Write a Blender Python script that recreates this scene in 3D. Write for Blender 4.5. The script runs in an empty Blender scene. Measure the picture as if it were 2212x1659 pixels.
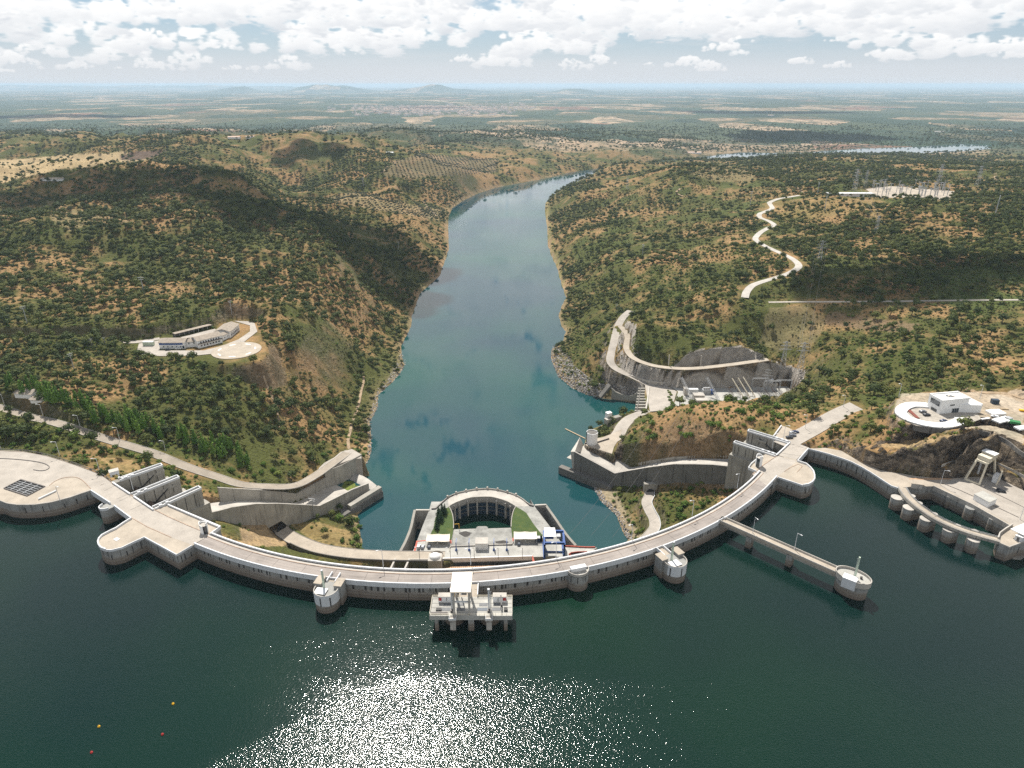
import bpy, bmesh, math, random
import numpy as np
from mathutils import Vector, Matrix, noise as mnoise

# ------------------------------------------------------------------ camera, light, sky, exposure
SC = bpy.context.scene
COL = SC.collection
CAM_H, PITCH, FPX = 200.0, math.radians(23.7), 1475.0     # camera height over the crest road, tilt, focal length (2212 px wide frame)
cam_data = bpy.data.cameras.new('camera')
cam = bpy.data.objects.new('camera', cam_data); COL.objects.link(cam)
cam.location = (0, 0, CAM_H); cam.rotation_euler = (math.radians(90) - PITCH, 0, 0)
cam_data.sensor_width = 36.0; cam_data.lens = 36.0 * FPX / 2212.0
cam_data.clip_start = 1.0; cam_data.clip_end = 200000.0
SC.camera = cam

SUN_EL, SUN_AZ = math.radians(55.5), math.radians(-15.0)   # azimuth measured from +Y (the view), negative = left
sun_dir = Vector((math.sin(SUN_AZ) * math.cos(SUN_EL), math.cos(SUN_AZ) * math.cos(SUN_EL), math.sin(SUN_EL)))
sd = bpy.data.lights.new('sun', 'SUN'); sd.energy = 5.0; sd.angle = math.radians(0.53); sd.color = (1.0, 0.95, 0.87)
sun = bpy.data.objects.new('sun', sd); COL.objects.link(sun)
sun.rotation_euler = (-sun_dir).to_track_quat('-Z', 'Y').to_euler()
sun.location = (0, 0, 1000)

SC.view_settings.view_transform = 'Standard'; SC.view_settings.look = 'None'
SC.view_settings.gamma = 1.0; SC.view_settings.use_curve_mapping = False
SC.view_settings.exposure = 0.42
SC.render.engine = 'CYCLES'
SC.cycles.max_bounces = 6; SC.cycles.diffuse_bounces = 2; SC.cycles.glossy_bounces = 3
SC.cycles.transmission_bounces = 2; SC.cycles.volume_bounces = 1; SC.cycles.transparent_max_bounces = 4
SC.cycles.use_denoising = False
SC.cycles.sample_clamp_indirect = 4.0
SC.cycles.use_adaptive_sampling = True

class NT:
    """small helper around a node tree"""
    def __init__(s, tree):
        s.t = tree; s.n = tree.nodes; s.l = tree.links; s.n.clear()
    def new(s, typ, **kw):
        nd = s.n.new(typ)
        for k, v in kw.items():
            if k.startswith('i_'):
                key = k[2:]; key = int(key) if key.isdigit() else key.replace('_', ' ')
                s.put(nd, key, v)
            else: setattr(nd, k, v)
        return nd
    def put(s, nd, key, v):
        sock = nd.inputs[key]
        if isinstance(v, bpy.types.NodeSocket): s.l.new(v, sock)
        else: sock.default_value = v
    def math(s, op, a, b=0.0, c=0.0, clamp=False):
        nd = s.n.new('ShaderNodeMath'); nd.operation = op; nd.use_clamp = clamp
        s.put(nd, 0, a); s.put(nd, 1, b); s.put(nd, 2, c); return nd.outputs[0]
    def vmath(s, op, a, b=(0, 0, 0)):
        nd = s.n.new('ShaderNodeVectorMath'); nd.operation = op
        s.put(nd, 0, a)
        if op == 'SCALE': s.put(nd, 'Scale', b)
        else: s.put(nd, 1, b)
        return nd.outputs[0]
    def noise(s, vec, scale, detail=4.0, rough=0.55, dist=0.0, out='Fac', dim='3D'):
        nd = s.n.new('ShaderNodeTexNoise'); nd.noise_dimensions = dim
        if vec is not None: s.put(nd, 'Vector', vec)
        nd.inputs['Scale'].default_value = scale; nd.inputs['Detail'].default_value = detail
        nd.inputs['Roughness'].default_value = rough; nd.inputs['Distortion'].default_value = dist
        return nd.outputs[out]
    def ramp(s, fac, stops, interp='LINEAR'):
        nd = s.n.new('ShaderNodeValToRGB'); cr = nd.color_ramp; cr.interpolation = interp
        while len(cr.elements) > 1: cr.elements.remove(cr.elements[0])
        cr.elements[0].position = stops[0][0]
        def c4(c): return (c, c, c, 1) if isinstance(c, (int, float)) else (c[0], c[1], c[2], 1)
        cr.elements[0].color = c4(stops[0][1])
        for p, c in stops[1:]:
            e = cr.elements.new(p); e.color = c4(c)
        s.put(nd, 'Fac', fac); return nd.outputs['Color']
    def mix(s, fac, a, b, mode='MIX'):
        nd = s.n.new('ShaderNodeMix'); nd.data_type = 'RGBA'; nd.blend_type = mode
        s.put(nd, 0, fac); s.put(nd, 6, c_(a)); s.put(nd, 7, c_(b)); return nd.outputs[2]
def c_(c):
    if isinstance(c, (tuple, list)) and len(c) == 3: return (c[0], c[1], c[2], 1.0)
    return c

# sky: Nishita air with heaped cumulus computed here, each a pile of lit puffs standing at its own distance and height
def cloud_chart(w=4096, h=900, seed=4):
    """coverage and brightness over azimuth (0..360) and elevation (rows follow the square root of the elevation)"""
    r = np.random.default_rng(seed); br = np.zeros((h, w), np.float32); al = np.zeros((h, w), np.float32)
    el = ((np.arange(h) + 0.5) / h) ** 2 * (math.pi / 2); du = 2 * math.pi / w
    def grid_noise(cx, cy):
        g = r.random((cy + 1, cx)).astype(np.float32); g = np.concatenate([g, g[:, :1]], 1); yy = np.linspace(0, cy - 1e-3, h); xx = np.linspace(0, cx - 1e-3, w, endpoint=False)
        y0, x0 = yy.astype(int), xx.astype(int); fy, fx = (yy - y0)[:, None], (xx - x0)[None]; fy = fy * fy * (3 - 2 * fy); fx = fx * fx * (3 - 2 * fx)
        return (g[y0][:, x0] * (1 - fx) + g[y0][:, x0 + 1] * fx) * (1 - fy) + (g[y0 + 1][:, x0] * (1 - fx) + g[y0 + 1][:, x0 + 1] * fx) * fy
    nz = (grid_noise(300, 90) * 0.5 + grid_noise(760, 210) * 0.3 + grid_noise(1500, 420) * 0.2 - 0.5).astype(np.float32)
    base = 1150.0; n = 720
    dist = 2900 * np.exp(r.random(n) ** 0.8 * math.log(70000 / 2900)); dist[:3] = (3300, 3900, 5200); order = np.argsort(-dist)
    for q in order:
        d = dist[q]; a0 = r.random() * 2 * math.pi; W_ = r.uniform(600, 2300) * (1.5 if r.random() < 0.2 else 1)
        if q < 3: a0 = (0.02, -0.05, 0.06)[q]; W_ = (420, 330, 900)[q]
        H_ = W_ * r.uniform(0.32, 0.66); base = r.uniform(950, 1650); far = 1 - math.exp(-d / 70000.0)
        big = r.random() < 0.75; npf = int(r.integers(26, 46)) if big else 9
        if not big: W_ *= 0.35; H_ *= 0.22
        xs = np.clip(r.normal(0, 0.42, npf), -1, 1); top = np.maximum(0.10, 1 - np.abs(xs + r.uniform(-.25, .25)) ** 1.5)
        hs = top * r.random(npf) ** 0.7; rad = W_ * r.uniform(0.11, 0.24, npf) * (1.12 - 0.55 * hs); dep = r.normal(0, 0.25, npf)
        for k in np.argsort(dep - hs * 0.55)[::-1]:
            dd = d + dep[k] * W_; az = a0 + xs[k] * W_ / d; e = math.atan2(base + hs[k] * H_ + rad[k] * 0.5 - CAM_H, dd); ra = rad[k] / dd
            if ra < du * 0.7 or e - ra > 1.45: continue
            ux = az / du; rx = ra / du / max(0.25, math.cos(e)); r0, r1 = int(h * math.sqrt(max(0, e - ra * 1.5) / (math.pi / 2))), int(h * math.sqrt(min(math.pi / 2, e + ra * 1.5) / (math.pi / 2))) + 2
            rows = np.arange(max(0, r0), min(h, r1)); cols = np.arange(int(ux - rx * 1.5) - 1, int(ux + rx * 1.5) + 2); cw = cols % w
            if len(rows) == 0: continue
            X = ((cols - ux) / rx)[None]; Z = ((el[rows] - e) / ra)[:, None]; Zf = np.where(Z < 0, Z * 1.7, Z); ix = np.ix_(rows, cw)
            rr = np.sqrt(X * X + Zf * Zf) + nz[ix] * 1.45; a = np.clip((1.0 - rr) / 0.55, 0, 1); a = a * a * (3 - 2 * a)
            lum = 0.66 + 0.36 * np.clip(Z * 0.62 - X * 0.16 + 0.42, -0.6, 1) + 0.30 * (hs[k] - 0.42) + nz[ix] * 0.15
            lum = lum * (1 - 0.55 * far) + 0.885 * 0.55 * far; a = a * (0.97 - 0.35 * far) * (1 if big else 0.7)
            br[ix] = br[ix] * (1 - a) + lum * a; al[ix] = al[ix] * (1 - a) + a
    br = np.where(al > 1e-3, br / np.maximum(al, 1e-3), 0.8)
    return np.stack([br, al, np.zeros_like(br), np.ones_like(br)], -1).astype(np.float32)
W = bpy.data.worlds.new('World'); SC.world = W; W.use_nodes = True
T = NT(W.node_tree)
sky = T.new('ShaderNodeTexSky', sky_type='NISHITA', sun_disc=False)
sky.sun_elevation = SUN_EL; sky.sun_rotation = SUN_AZ; sky.altitude = 300; sky.air_density = 1.0; sky.dust_density = 0.6; sky.ozone_density = 1.2
chart = cloud_chart(); cim = bpy.data.images.new('cloud_chart', chart.shape[1], chart.shape[0], float_buffer=True, alpha=True); cim.colorspace_settings.name = 'Non-Color'
cim.pixels.foreach_set(chart.ravel()); cim.update(); cim.pack()
tc = T.new('ShaderNodeTexCoord')
dirv = T.vmath('NORMALIZE', tc.outputs['Generated'])
sep = T.new('ShaderNodeSeparateXYZ', i_0=dirv); el = sep.outputs['Z']
az = T.math('MULTIPLY', T.math('ARCTAN2', sep.outputs['X'], sep.outputs['Y']), 1 / (2 * math.pi))
elv = T.math('SQRT', T.math('MULTIPLY', T.math('ARCSINE', T.math('MAXIMUM', el, 0.0)), 2 / math.pi))
uv = T.new('ShaderNodeCombineXYZ', i_0=az, i_1=elv)
ti = T.new('ShaderNodeTexImage', image=cim, interpolation='Linear', extension='REPEAT'); T.put(ti, 'Vector', uv.outputs[0])
csep = T.new('ShaderNodeSeparateColor', i_0=ti.outputs['Color']); lum, mask = csep.outputs[0], csep.outputs[1]
ccol = T.ramp(lum, [(0.42, (6.6, 7.1, 7.8)), (0.60, (9.6, 10.0, 10.5)), (0.76, (12.2, 12.3, 12.4)), (0.95, (14.2, 14.1, 13.9))])
hz = T.ramp(el, [(0.0, 1.0), (0.02, 0.85), (0.045, 0.3), (0.085, 0.0)])
ccol = T.mix(T.math('MULTIPLY', hz, 0.7), ccol, (9.3, 9.6, 10.0))
hi = T.ramp(el, [(0.10, 1.0), (0.45, 0.85), (1.0, 0.6)])
ccol = T.mix(1.0, ccol, hi, 'MULTIPLY')
skyc = T.mix(T.ramp(el, [(0.0, 0.55), (0.2, 0.3), (1.0, 0.0)]), sky.outputs['Color'], (4.4, 7.2, 10.2))
skyc = T.mix(T.math('MULTIPLY', hz, 0.95), skyc, (9.2, 9.6, 10.1))
wisp = T.math('MULTIPLY', T.ramp(el, [(0.0, 1.0), (0.15, 1.0), (0.4, 0.0)]), T.ramp(T.noise(T.vmath('MULTIPLY', dirv, (5.0, 5.0, 40.0)), 1.0, 5.0, 0.62, 0.6), [(0.5, 0.0), (0.75, 0.5)]))
skyc = T.mix(wisp, skyc, (9.0, 9.4, 9.8))
final = T.mix(mask, skyc, ccol)
bg = T.new('ShaderNodeBackground'); T.put(bg, 'Color', final); bg.inputs['Strength'].default_value = 0.060
W.cycles.sampling_method = 'MANUAL'; W.cycles.sample_map_resolution = 512
wo = T.new('ShaderNodeOutputWorld'); T.l.new(bg.outputs[0], wo.inputs['Surface'])

# ------------------------------------------------------------------ survey helpers: a sightline of the photo met with a level or with an upright plane
CP, SP = math.cos(PITCH), math.sin(PITCH)
def sight(px, py):
    u = (px - 1106.0) / FPX; v = (829.5 - py) / FPX
    return (u, CP + v * SP, -SP + v * CP)
def at(px, py, z):
    d = sight(px, py); t = (z - CAM_H) / d[2]
    return Vector((d[0] * t, d[1] * t, z))
def ats(pts, z=None): return [at(p[0], p[1], p[2] if len(p) > 2 else z) for p in pts]
def on_plane(px, py, A, B):
    """sightline met with the upright plane through A and B"""
    d = sight(px, py); nx, ny = -(B[1] - A[1]), (B[0] - A[0])
    t = (nx * A[0] + ny * A[1]) / (nx * d[0] + ny * d[1])
    return Vector((d[0] * t, d[1] * t, CAM_H + d[2] * t))
def project(x, y, z):
    zc = y * CP - (z - CAM_H) * SP
    return 1106.0 + FPX * x / zc, 829.5 - FPX * (y * SP + (z - CAM_H) * CP) / zc

Z_LAKE, Z_RIVER, Z_PH = -8.5, -66.0, -52.0
RND = random.Random(7)

# ------------------------------------------------------------------ mesh helpers
class MB:
    def __init__(s): s.v = []; s.f = []
    def add(s, vs, fs):
        o = len(s.v); s.v += [tuple(p) for p in vs]; s.f += [tuple(i + o for i in f) for f in fs]; return s
    def prism(s, poly, z0, z1, grow=0.0, bottom=True):
        """poly: xy outline; grow > 0 widens the foot (battered faces)"""
        n = len(poly)
        area = sum(poly[i][0] * poly[(i + 1) % n][1] - poly[(i + 1) % n][0] * poly[i][1] for i in range(n))
        p = [(q[0], q[1]) for q in poly]
        if area < 0: p.reverse()
        low = offset(p, grow) if grow else p
        vs = [(x, y, z0) for x, y in low] + [(x, y, z1) for x, y in p]
        fs = [tuple(range(n, 2 * n))] + ([tuple(reversed(range(n)))] if bottom else [])
        fs += [(i, (i + 1) % n, n + (i + 1) % n, n + i) for i in range(n)]
        return s.add(vs, fs)
    def box(s, c, size, rz=0.0):
        sx, sy, sz = size[0] / 2, size[1] / 2, size[2] / 2; co, si = math.cos(rz), math.sin(rz)
        vs = []
        for z in (-sz, sz):
            for x, y in ((-sx, -sy), (sx, -sy), (sx, sy), (-sx, sy)):
                vs.append((c[0] + x * co - y * si, c[1] + x * si + y * co, c[2] + z))
        return s.add(vs, [(3, 2, 1, 0), (4, 5, 6, 7), (0, 1, 5, 4), (1, 2, 6, 5), (2, 3, 7, 6), (3, 0, 4, 7)])
    def beam(s, p, q, w, h=None):
        h = h or w; p, q = Vector(p), Vector(q); d = q - p
        if d.length < 1e-6: return s
        d.normalize(); up = Vector((0, 0, 1)) if abs(d.z) < 0.99 else Vector((0, 1, 0))
        a = d.cross(up).normalized() * (w / 2); b = a.cross(d).normalized() * (h / 2)
        vs = [p - a - b, p + a - b, p + a + b, p - a + b, q - a - b, q + a - b, q + a + b, q - a + b]
        return s.add(vs, [(0, 1, 2, 3), (7, 6, 5, 4), (0, 4, 5, 1), (1, 5, 6, 2), (2, 6, 7, 3), (3, 7, 4, 0)])
    def tube(s, p, q, r0, r1=None, n=8, caps=True):
        r1 = r0 if r1 is None else r1; p, q = Vector(p), Vector(q); d = (q - p).normalized()
        up = Vector((0, 0, 1)) if abs(d.z) < 0.99 else Vector((1, 0, 0))
        a = d.cross(up).normalized(); b = a.cross(d)
        vs = []
        for c, r in ((p, r0), (q, r1)):
            for i in range(n):
                t = 2 * math.pi * i / n; vs.append(c + a * (r * math.cos(t)) + b * (r * math.sin(t)))
        fs = [(i, n + i, n + (i + 1) % n, (i + 1) % n) for i in range(n)]
        if caps: fs += [tuple(range(n)), tuple(reversed(range(n, 2 * n)))]
        return s.add(vs, fs)
    def lathe(s, c, prof, n=24, a0=0.0, a1=2 * math.pi, cap_top=True):
        """prof: (radius, z) pairs from bottom to top"""
        full = abs(a1 - a0 - 2 * math.pi) < 1e-6; m = n if full else n + 1
        vs = []
        for r, z in prof:
            for i in range(m):
                t = a0 + (a1 - a0) * i / n; vs.append((c[0] + r * math.cos(t), c[1] + r * math.sin(t), c[2] + z))
        fs = []
        for k in range(len(prof) - 1):
            for i in range(n):
                j = (i + 1) % m; fs.append((k * m + i, k * m + j, (k + 1) * m + j, (k + 1) * m + i))
        if cap_top and prof[-1][0] > 1e-4: fs.append(tuple((len(prof) - 1) * m + i for i in range(m)))
        return s.add(vs, fs)
    def band(s, pts, w, z0=None, z1=None, side=0.0):
        """upright wall along a polyline of 3D points (top edge); w thick, from z0 (number, list or None = top-h) to the points' z"""
        n = len(pts); L, R = side_lines(pts, w, side)
        z0l = z0 if isinstance(z0, (list, tuple)) else [z0] * n
        z1l = [p[2] for p in pts] if z1 is None else (z1 if isinstance(z1, (list, tuple)) else [z1] * n)
        vs = []
        for i in range(n):
            vs += [(L[i][0], L[i][1], z0l[i]), (R[i][0], R[i][1], z0l[i]), (R[i][0], R[i][1], z1l[i]), (L[i][0], L[i][1], z1l[i])]
        fs = []
        for i in range(n - 1):
            a, b = 4 * i, 4 * i + 4
            fs += [(a, a + 3, b + 3, b), (a + 1, b + 1, b + 2, a + 2), (a + 3, a + 2, b + 2, b + 3), (a, b, b + 1, a + 1)]
        e = 4 * (n - 1); fs += [(0, 1, 2, 3), (e + 3, e + 2, e + 1, e)]
        return s.add(vs, fs)
    def strip(s, pts, w, thick=0.12, side=0.0):
        """road-like ribbon with a little thickness; pts carry the top level"""
        n = len(pts); ws = w if isinstance(w, (list, tuple)) else [w] * n
        L, R = side_lines(pts, ws, side); vs = []
        for i in range(n):
            z = pts[i][2]; vs += [(L[i][0], L[i][1], z), (R[i][0], R[i][1], z), (L[i][0], L[i][1], z - thick), (R[i][0], R[i][1], z - thick)]
        fs = []
        for i in range(n - 1):
            a, b = 4 * i, 4 * i + 4
            fs += [(a, a + 1, b + 1, b), (a, b, b + 2, a + 2), (a + 1, a + 3, b + 3, b + 1)]
        return s.add(vs, fs)
    def quadwall(s, a, b, c, d): return s.add([a, b, c, d], [(0, 1, 2, 3)])

def offset(p, g):
    n = len(p); out = []
    for i in range(n):
        a, b, c = Vector(p[i - 1]), Vector(p[i]), Vector(p[(i + 1) % n])
        d1, d2 = (b - a).normalized(), (c - b).normalized()
        n1, n2 = Vector((d1.y, -d1.x)), Vector((d2.y, -d2.x)); m = n1 + n2
        k = max(0.35, m.dot(n1)); out.append((b.x + m.x * g / k, b.y + m.y * g / k))
    return out
def side_lines(pts, w, side=0.0):
    n = len(pts); ws = w if isinstance(w, (list, tuple)) else [w] * n; L = []; R = []
    for i in range(n):
        a = Vector(pts[max(0, i - 1)][:2]); b = Vector(pts[min(n - 1, i + 1)][:2]); d = (b - a)
        if d.length < 1e-9: d = Vector((1, 0))
        d.normalize(); nn = Vector((-d.y, d.x))
        if 0 < i < n - 1:
            d0 = (Vector(pts[i][:2]) - a); d0 = d0.normalized() if d0.length > 1e-9 else d
            k = max(0.6, nn.dot(Vector((-d0.y, d0.x))))
        else: k = 1.0
        c = Vector(pts[i][:2]); hw = ws[i] / 2 / k
        l = c + nn * (hw + side * ws[i] / 2); r = c - nn * (hw - side * ws[i] / 2); L.append(l); R.append(r)
    return L, R
def smooth_line(pts, k=6):
    """Catmull-Rom through 3D points"""
    P = [Vector(p) for p in pts]; out = []
    for i in range(len(P) - 1):
        a = P[i - 1] if i else P[0] * 2 - P[1]; b, c = P[i], P[i + 1]; d = P[i + 2] if i + 2 < len(P) else P[-1] * 2 - P[-2]
        for j in range(k):
            t = j / k
            out.append(0.5 * ((2 * b) + (c - a) * t + (2 * a - 5 * b + 4 * c - d) * t * t + (3 * b - a - 3 * c + d) * t ** 3))
    out.append(P[-1]); return out

def mesh_from(name, mb, mat, smooth=False, off=None):
    me = bpy.data.meshes.new(name)
    vs = mb.v if off is None else [(x - off[0], y - off[1], z - off[2]) for x, y, z in mb.v]
    me.from_pydata(vs, [], mb.f); me.update()
    if mat is not None: me.materials.append(mat)
    if smooth: me.polygons.foreach_set('use_smooth', [True] * len(me.polygons))
    return me
ROOT_LOC = {}
def link(o): COL.objects.link(o); return o
def thing(name, label, cat, loc=(0, 0, 0), group=None, rz=0.0):
    o = bpy.data.objects.new(name, None); o.empty_display_size = 1.0; link(o)
    o.location = loc; o.rotation_euler = (0, 0, rz); o['label'] = label; o['category'] = cat
    if group: o['group'] = group
    ROOT_LOC[o] = Vector(loc); return o
def part(name, mb, mat, parent, smooth=False, local=False, label=None, kind=None):
    root = parent
    while root.parent: root = root.parent
    off = None if local else ROOT_LOC.get(root)
    o = bpy.data.objects.new(name, mesh_from(name, mb, mat, smooth, off)); link(o); o.parent = parent
    if label: o['label'] = label
    if kind: o['kind'] = kind
    return o
def solo(name, mb, mat, label, cat, smooth=False, group=None, kind=None):
    """a thing that is one mesh"""
    c = Vector((sum(v[0] for v in mb.v), sum(v[1] for v in mb.v), 0)) / max(1, len(mb.v)); c.z = min(v[2] for v in mb.v)
    o = bpy.data.objects.new(name, mesh_from(name, mb, mat, smooth, c)); link(o); o.location = c
    o['label'] = label; o['category'] = cat
    if group: o['group'] = group
    if kind: o['kind'] = kind
    return o
def struct(name, mb, mat, smooth=False, parent=None):
    o = bpy.data.objects.new(name, mesh_from(name, mb, mat, smooth)); link(o)
    if parent: o.parent = parent
    else: o['kind'] = 'structure'
    return o
def kids(o): return [c for c in bpy.data.objects if c.parent is o]
KIDS = {}
def copy_tree(root, loc, rz=0.0, label=None, group=None, scale=None):
    if root not in KIDS: KIDS[root] = [(c, kids(c)) for c in kids(root)]
    r = link(root.copy()); r.location = loc; r.rotation_euler = (0, 0, rz)
    if scale: r.scale = (scale,) * 3
    if label: r['label'] = label
    if group: r['group'] = group
    for c, gs in KIDS[root]:
        cc = link(c.copy()); cc.parent = r
        for g in gs:
            gc = link(g.copy()); gc.parent = cc
    return r

# ------------------------------------------------------------------ materials
def new_mat(name):
    m = bpy.data.materials.new(name); m.use_nodes = True; t = NT(m.node_tree)
    o = t.new('ShaderNodeOutputMaterial'); b = t.new('ShaderNodeBsdfPrincipled'); t.l.new(b.outputs[0], o.inputs['Surface'])
    return m, t, b
def geo_pos(t): return t.new('ShaderNodeNewGeometry').outputs['Position']
def plain(name, col, rough=0.6, metal=0.0, var=0.12, scale=0.6, spec=0.4):
    m, t, b = new_mat(name); p = geo_pos(t)
    n = t.noise(p, scale, 5.0, 0.6)
    c = t.mix(1.0, col, t.ramp(n, [(0.3, 1 - var), (0.7, 1 + var)]), 'MULTIPLY')
    t.put(b, 'Base Color', c); b.inputs['Roughness'].default_value = rough; b.inputs['Metallic'].default_value = metal
    b.inputs['Specular IOR Level'].default_value = spec
    return m
def concrete(name, col, streak=0.5, tide=False, patch=0.22, lifts=0.0):
    """weathered concrete: mottling, vertical run-off streaks, lift lines, tide bands by the lake"""
    m, t, b = new_mat(name); p = geo_pos(t)
    n1 = t.noise(p, 0.12, 5.0, 0.6); n2 = t.noise(p, 1.3, 4.0, 0.6)
    c = t.mix(1.0, col, t.ramp(n1, [(0.3, 1 - patch), (0.7, 1 + patch * 0.6)]), 'MULTIPLY')
    c = t.mix(1.0, c, t.ramp(n2, [(0.3, 0.9), (0.7, 1.06)]), 'MULTIPLY')
    if streak:
        v = t.vmath('MULTIPLY', p, (0.75, 0.75, 0.035)); s = t.noise(v, 1.0, 4.0, 0.65)
        nz = t.new('ShaderNodeSeparateXYZ', i_0=t.new('ShaderNodeNewGeometry').outputs['Normal']).outputs['Z']
        up = t.math('SUBTRACT', 1.0, t.math('MULTIPLY', t.math('ABSOLUTE', nz), 1.4), clamp=True)
        f = t.math('MULTIPLY', t.ramp(s, [(0.54, 0.0), (0.66, 1.0)]), t.math('MULTIPLY', up, streak))
        c = t.mix(f, c, tuple(k * 0.33 for k in col))
    if not streak:   # decks: darker blotches, rust-brown spots and hairline cracks
        sp = t.noise(p, 0.33, 6.0, 0.7, 0.8); c = t.mix(t.ramp(sp, [(0.56, 0.0), (0.72, 0.55)]), c, tuple(k * 0.55 for k in col)); c = t.mix(t.ramp(t.noise(p, 0.8, 2.0, 0.5), [(0.70, 0.0), (0.74, 0.45)]), c, (0.12, 0.085, 0.06))
    z = t.new('ShaderNodeSeparateXYZ', i_0=p).outputs['Z']
    if lifts:
        fr = t.math('FRACT', t.math('MULTIPLY', z, 1.0 / lifts))
        ln = t.ramp(fr, [(0.0, 1.0), (0.05, 0.0), (1.0, 0.0)])
        c = t.mix(t.math('MULTIPLY', ln, 0.4), c, tuple(k * 0.5 for k in col))
    if tide:
        wob = t.math('ADD', z, t.math('MULTIPLY', t.math('SUBTRACT', n1, 0.5), 1.2))
        k = t.new('ShaderNodeMapRange', i_0=wob, i_1=-8.5, i_2=-1.5).outputs[0]
        band = t.ramp(k, [(0.0, (0.07, 0.058, 0.045)), (0.10, (0.19, 0.15, 0.115)), (0.22, (0.15, 0.12, 0.095)), (0.34, (0.24, 0.20, 0.155)), (0.46, (0.19, 0.16, 0.13)), (0.6, (0.28, 0.245, 0.205)), (1.0, col)])
        f = t.ramp(k, [(0.0, 0.97), (0.5, 0.9), (0.72, 0.0)])
        c = t.mix(f, c, t.mix(1.0, band, t.ramp(n2, [(0.3, 0.85), (0.7, 1.1)]), 'MULTIPLY'))
    t.put(b, 'Base Color', c); b.inputs['Roughness'].default_value = 0.85
    b.inputs['Specular IOR Level'].default_value = 0.25
    bp = t.new('ShaderNodeBump', i_Strength=0.35, i_Distance=0.15); t.put(bp, 'Height', n2); t.l.new(bp.outputs[0], b.inputs['Normal'])
    return m
M = {}
M['conc'] = concrete('concrete_grey', (0.345, 0.325, 0.285), 0.6, lifts=2.0)
M['conc_lake'] = concrete('concrete_lakeside', (0.31, 0.307, 0.288), 0.85, tide=True)
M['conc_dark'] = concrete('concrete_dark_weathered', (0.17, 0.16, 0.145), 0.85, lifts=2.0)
M['conc_pale'] = concrete('concrete_pale', (0.46, 0.43, 0.385), 0.4)
M['deck'] = concrete('concrete_deck_buff', (0.405, 0.352, 0.285), 0.0, patch=0.2)
M['deck_grey'] = concrete('concrete_deck_grey', (0.42, 0.41, 0.375), 0.0, patch=0.25)
M['deck_stain'] = concrete('concrete_deck_stained', (0.33, 0.325, 0.30), 0.0, patch=0.45)
M['road'] = concrete('roadway_pinkish', (0.305, 0.262, 0.228), 0.0, patch=0.09)
M['road_pale'] = concrete('roadway_pale', (0.40, 0.362, 0.315), 0.0, patch=0.18)
M['asphalt'] = concrete('asphalt_old', (0.33, 0.285, 0.23), 0.0, patch=0.2)
M['white'] = plain('white_paint', (0.60, 0.61, 0.62), 0.6, var=0.08, scale=0.4)
M['white_wall'] = plain('white_render', (0.78, 0.78, 0.77), 0.7, var=0.05)
M['kerb'] = plain('kerb_stained', (0.36, 0.26, 0.19), 0.8, var=0.35, scale=0.35)
M['rail'] = plain('rail_dark_steel', (0.11, 0.10, 0.095), 0.5, 0.3)
M['dark'] = plain('dark_opening', (0.018, 0.017, 0.016), 0.8)
M['stain'] = plain('dark_slot', (0.055, 0.05, 0.045), 0.9, var=0.4, scale=0.8)
M['gate'] = plain('gate_steel', (0.19, 0.14, 0.115), 0.55, 0.2, var=0.25, scale=0.3)
M['black_steel'] = plain('black_steel', (0.03, 0.03, 0.03), 0.5, 0.3)
M['steel'] = plain('galvanised_steel', (0.38, 0.39, 0.40), 0.6, 0.15)
M['grate'] = plain('floor_grating', (0.17, 0.175, 0.18), 0.8)
M['mast'] = plain('pale_green_mast', (0.50, 0.58, 0.46), 0.5)
M['blue'] = plain('blue_paint', (0.012, 0.07, 0.26), 0.4, var=0.15)
M['cream'] = plain('cream_paint', (0.66, 0.60, 0.47), 0.5)
M['canopy'] = plain('cream_canopy_panel', (0.74, 0.66, 0.55), 0.6, var=0.05)
M['red'] = plain('red_paint', (0.42, 0.035, 0.03), 0.6)
M['redwalk'] = plain('red_walkway', (0.42, 0.10, 0.065), 0.8, var=0.25)
M['tan_tile'] = plain('tan_tile', (0.47, 0.30, 0.18), 0.8, var=0.15)
M['brown'] = plain('brown_timber', (0.20, 0.055, 0.03), 0.8, var=0.25)
M['yellow'] = plain('yellow_paint', (0.75, 0.42, 0.02), 0.5)
M['glass'] = plain('window_glass', (0.025, 0.035, 0.045), 0.08, spec=0.8)
M['panel_blue'] = plain('dark_blue_panel', (0.022, 0.045, 0.075), 0.35, var=0.3, scale=0.25)
M['fibre'] = plain('fibre_cement_roof', (0.30, 0.255, 0.205), 0.9, var=0.22, scale=0.5)
M['bark'] = plain('bark', (0.085, 0.06, 0.042), 0.9)
M['cable'] = plain('cable', (0.22, 0.21, 0.20), 0.5, 0.3)
M['insul'] = plain('insulator_brown', (0.10, 0.045, 0.035), 0.4)
M['rubber'] = plain('rubber', (0.02, 0.02, 0.02), 0.8)
M['gravel'] = plain('gravel', (0.37, 0.335, 0.285), 0.95, var=0.22, scale=0.5)
M['dirt'] = plain('packed_dirt', (0.32, 0.235, 0.15), 0.95, var=0.25, scale=0.4)
M['wood'] = plain('weathered_boom', (0.40, 0.31, 0.2), 0.8)
M['green_paint'] = plain('green_paint', (0.03, 0.2, 0.06), 0.6)
M['copper'] = plain('red_brown_cladding', (0.19, 0.05, 0.032), 0.7)

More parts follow.
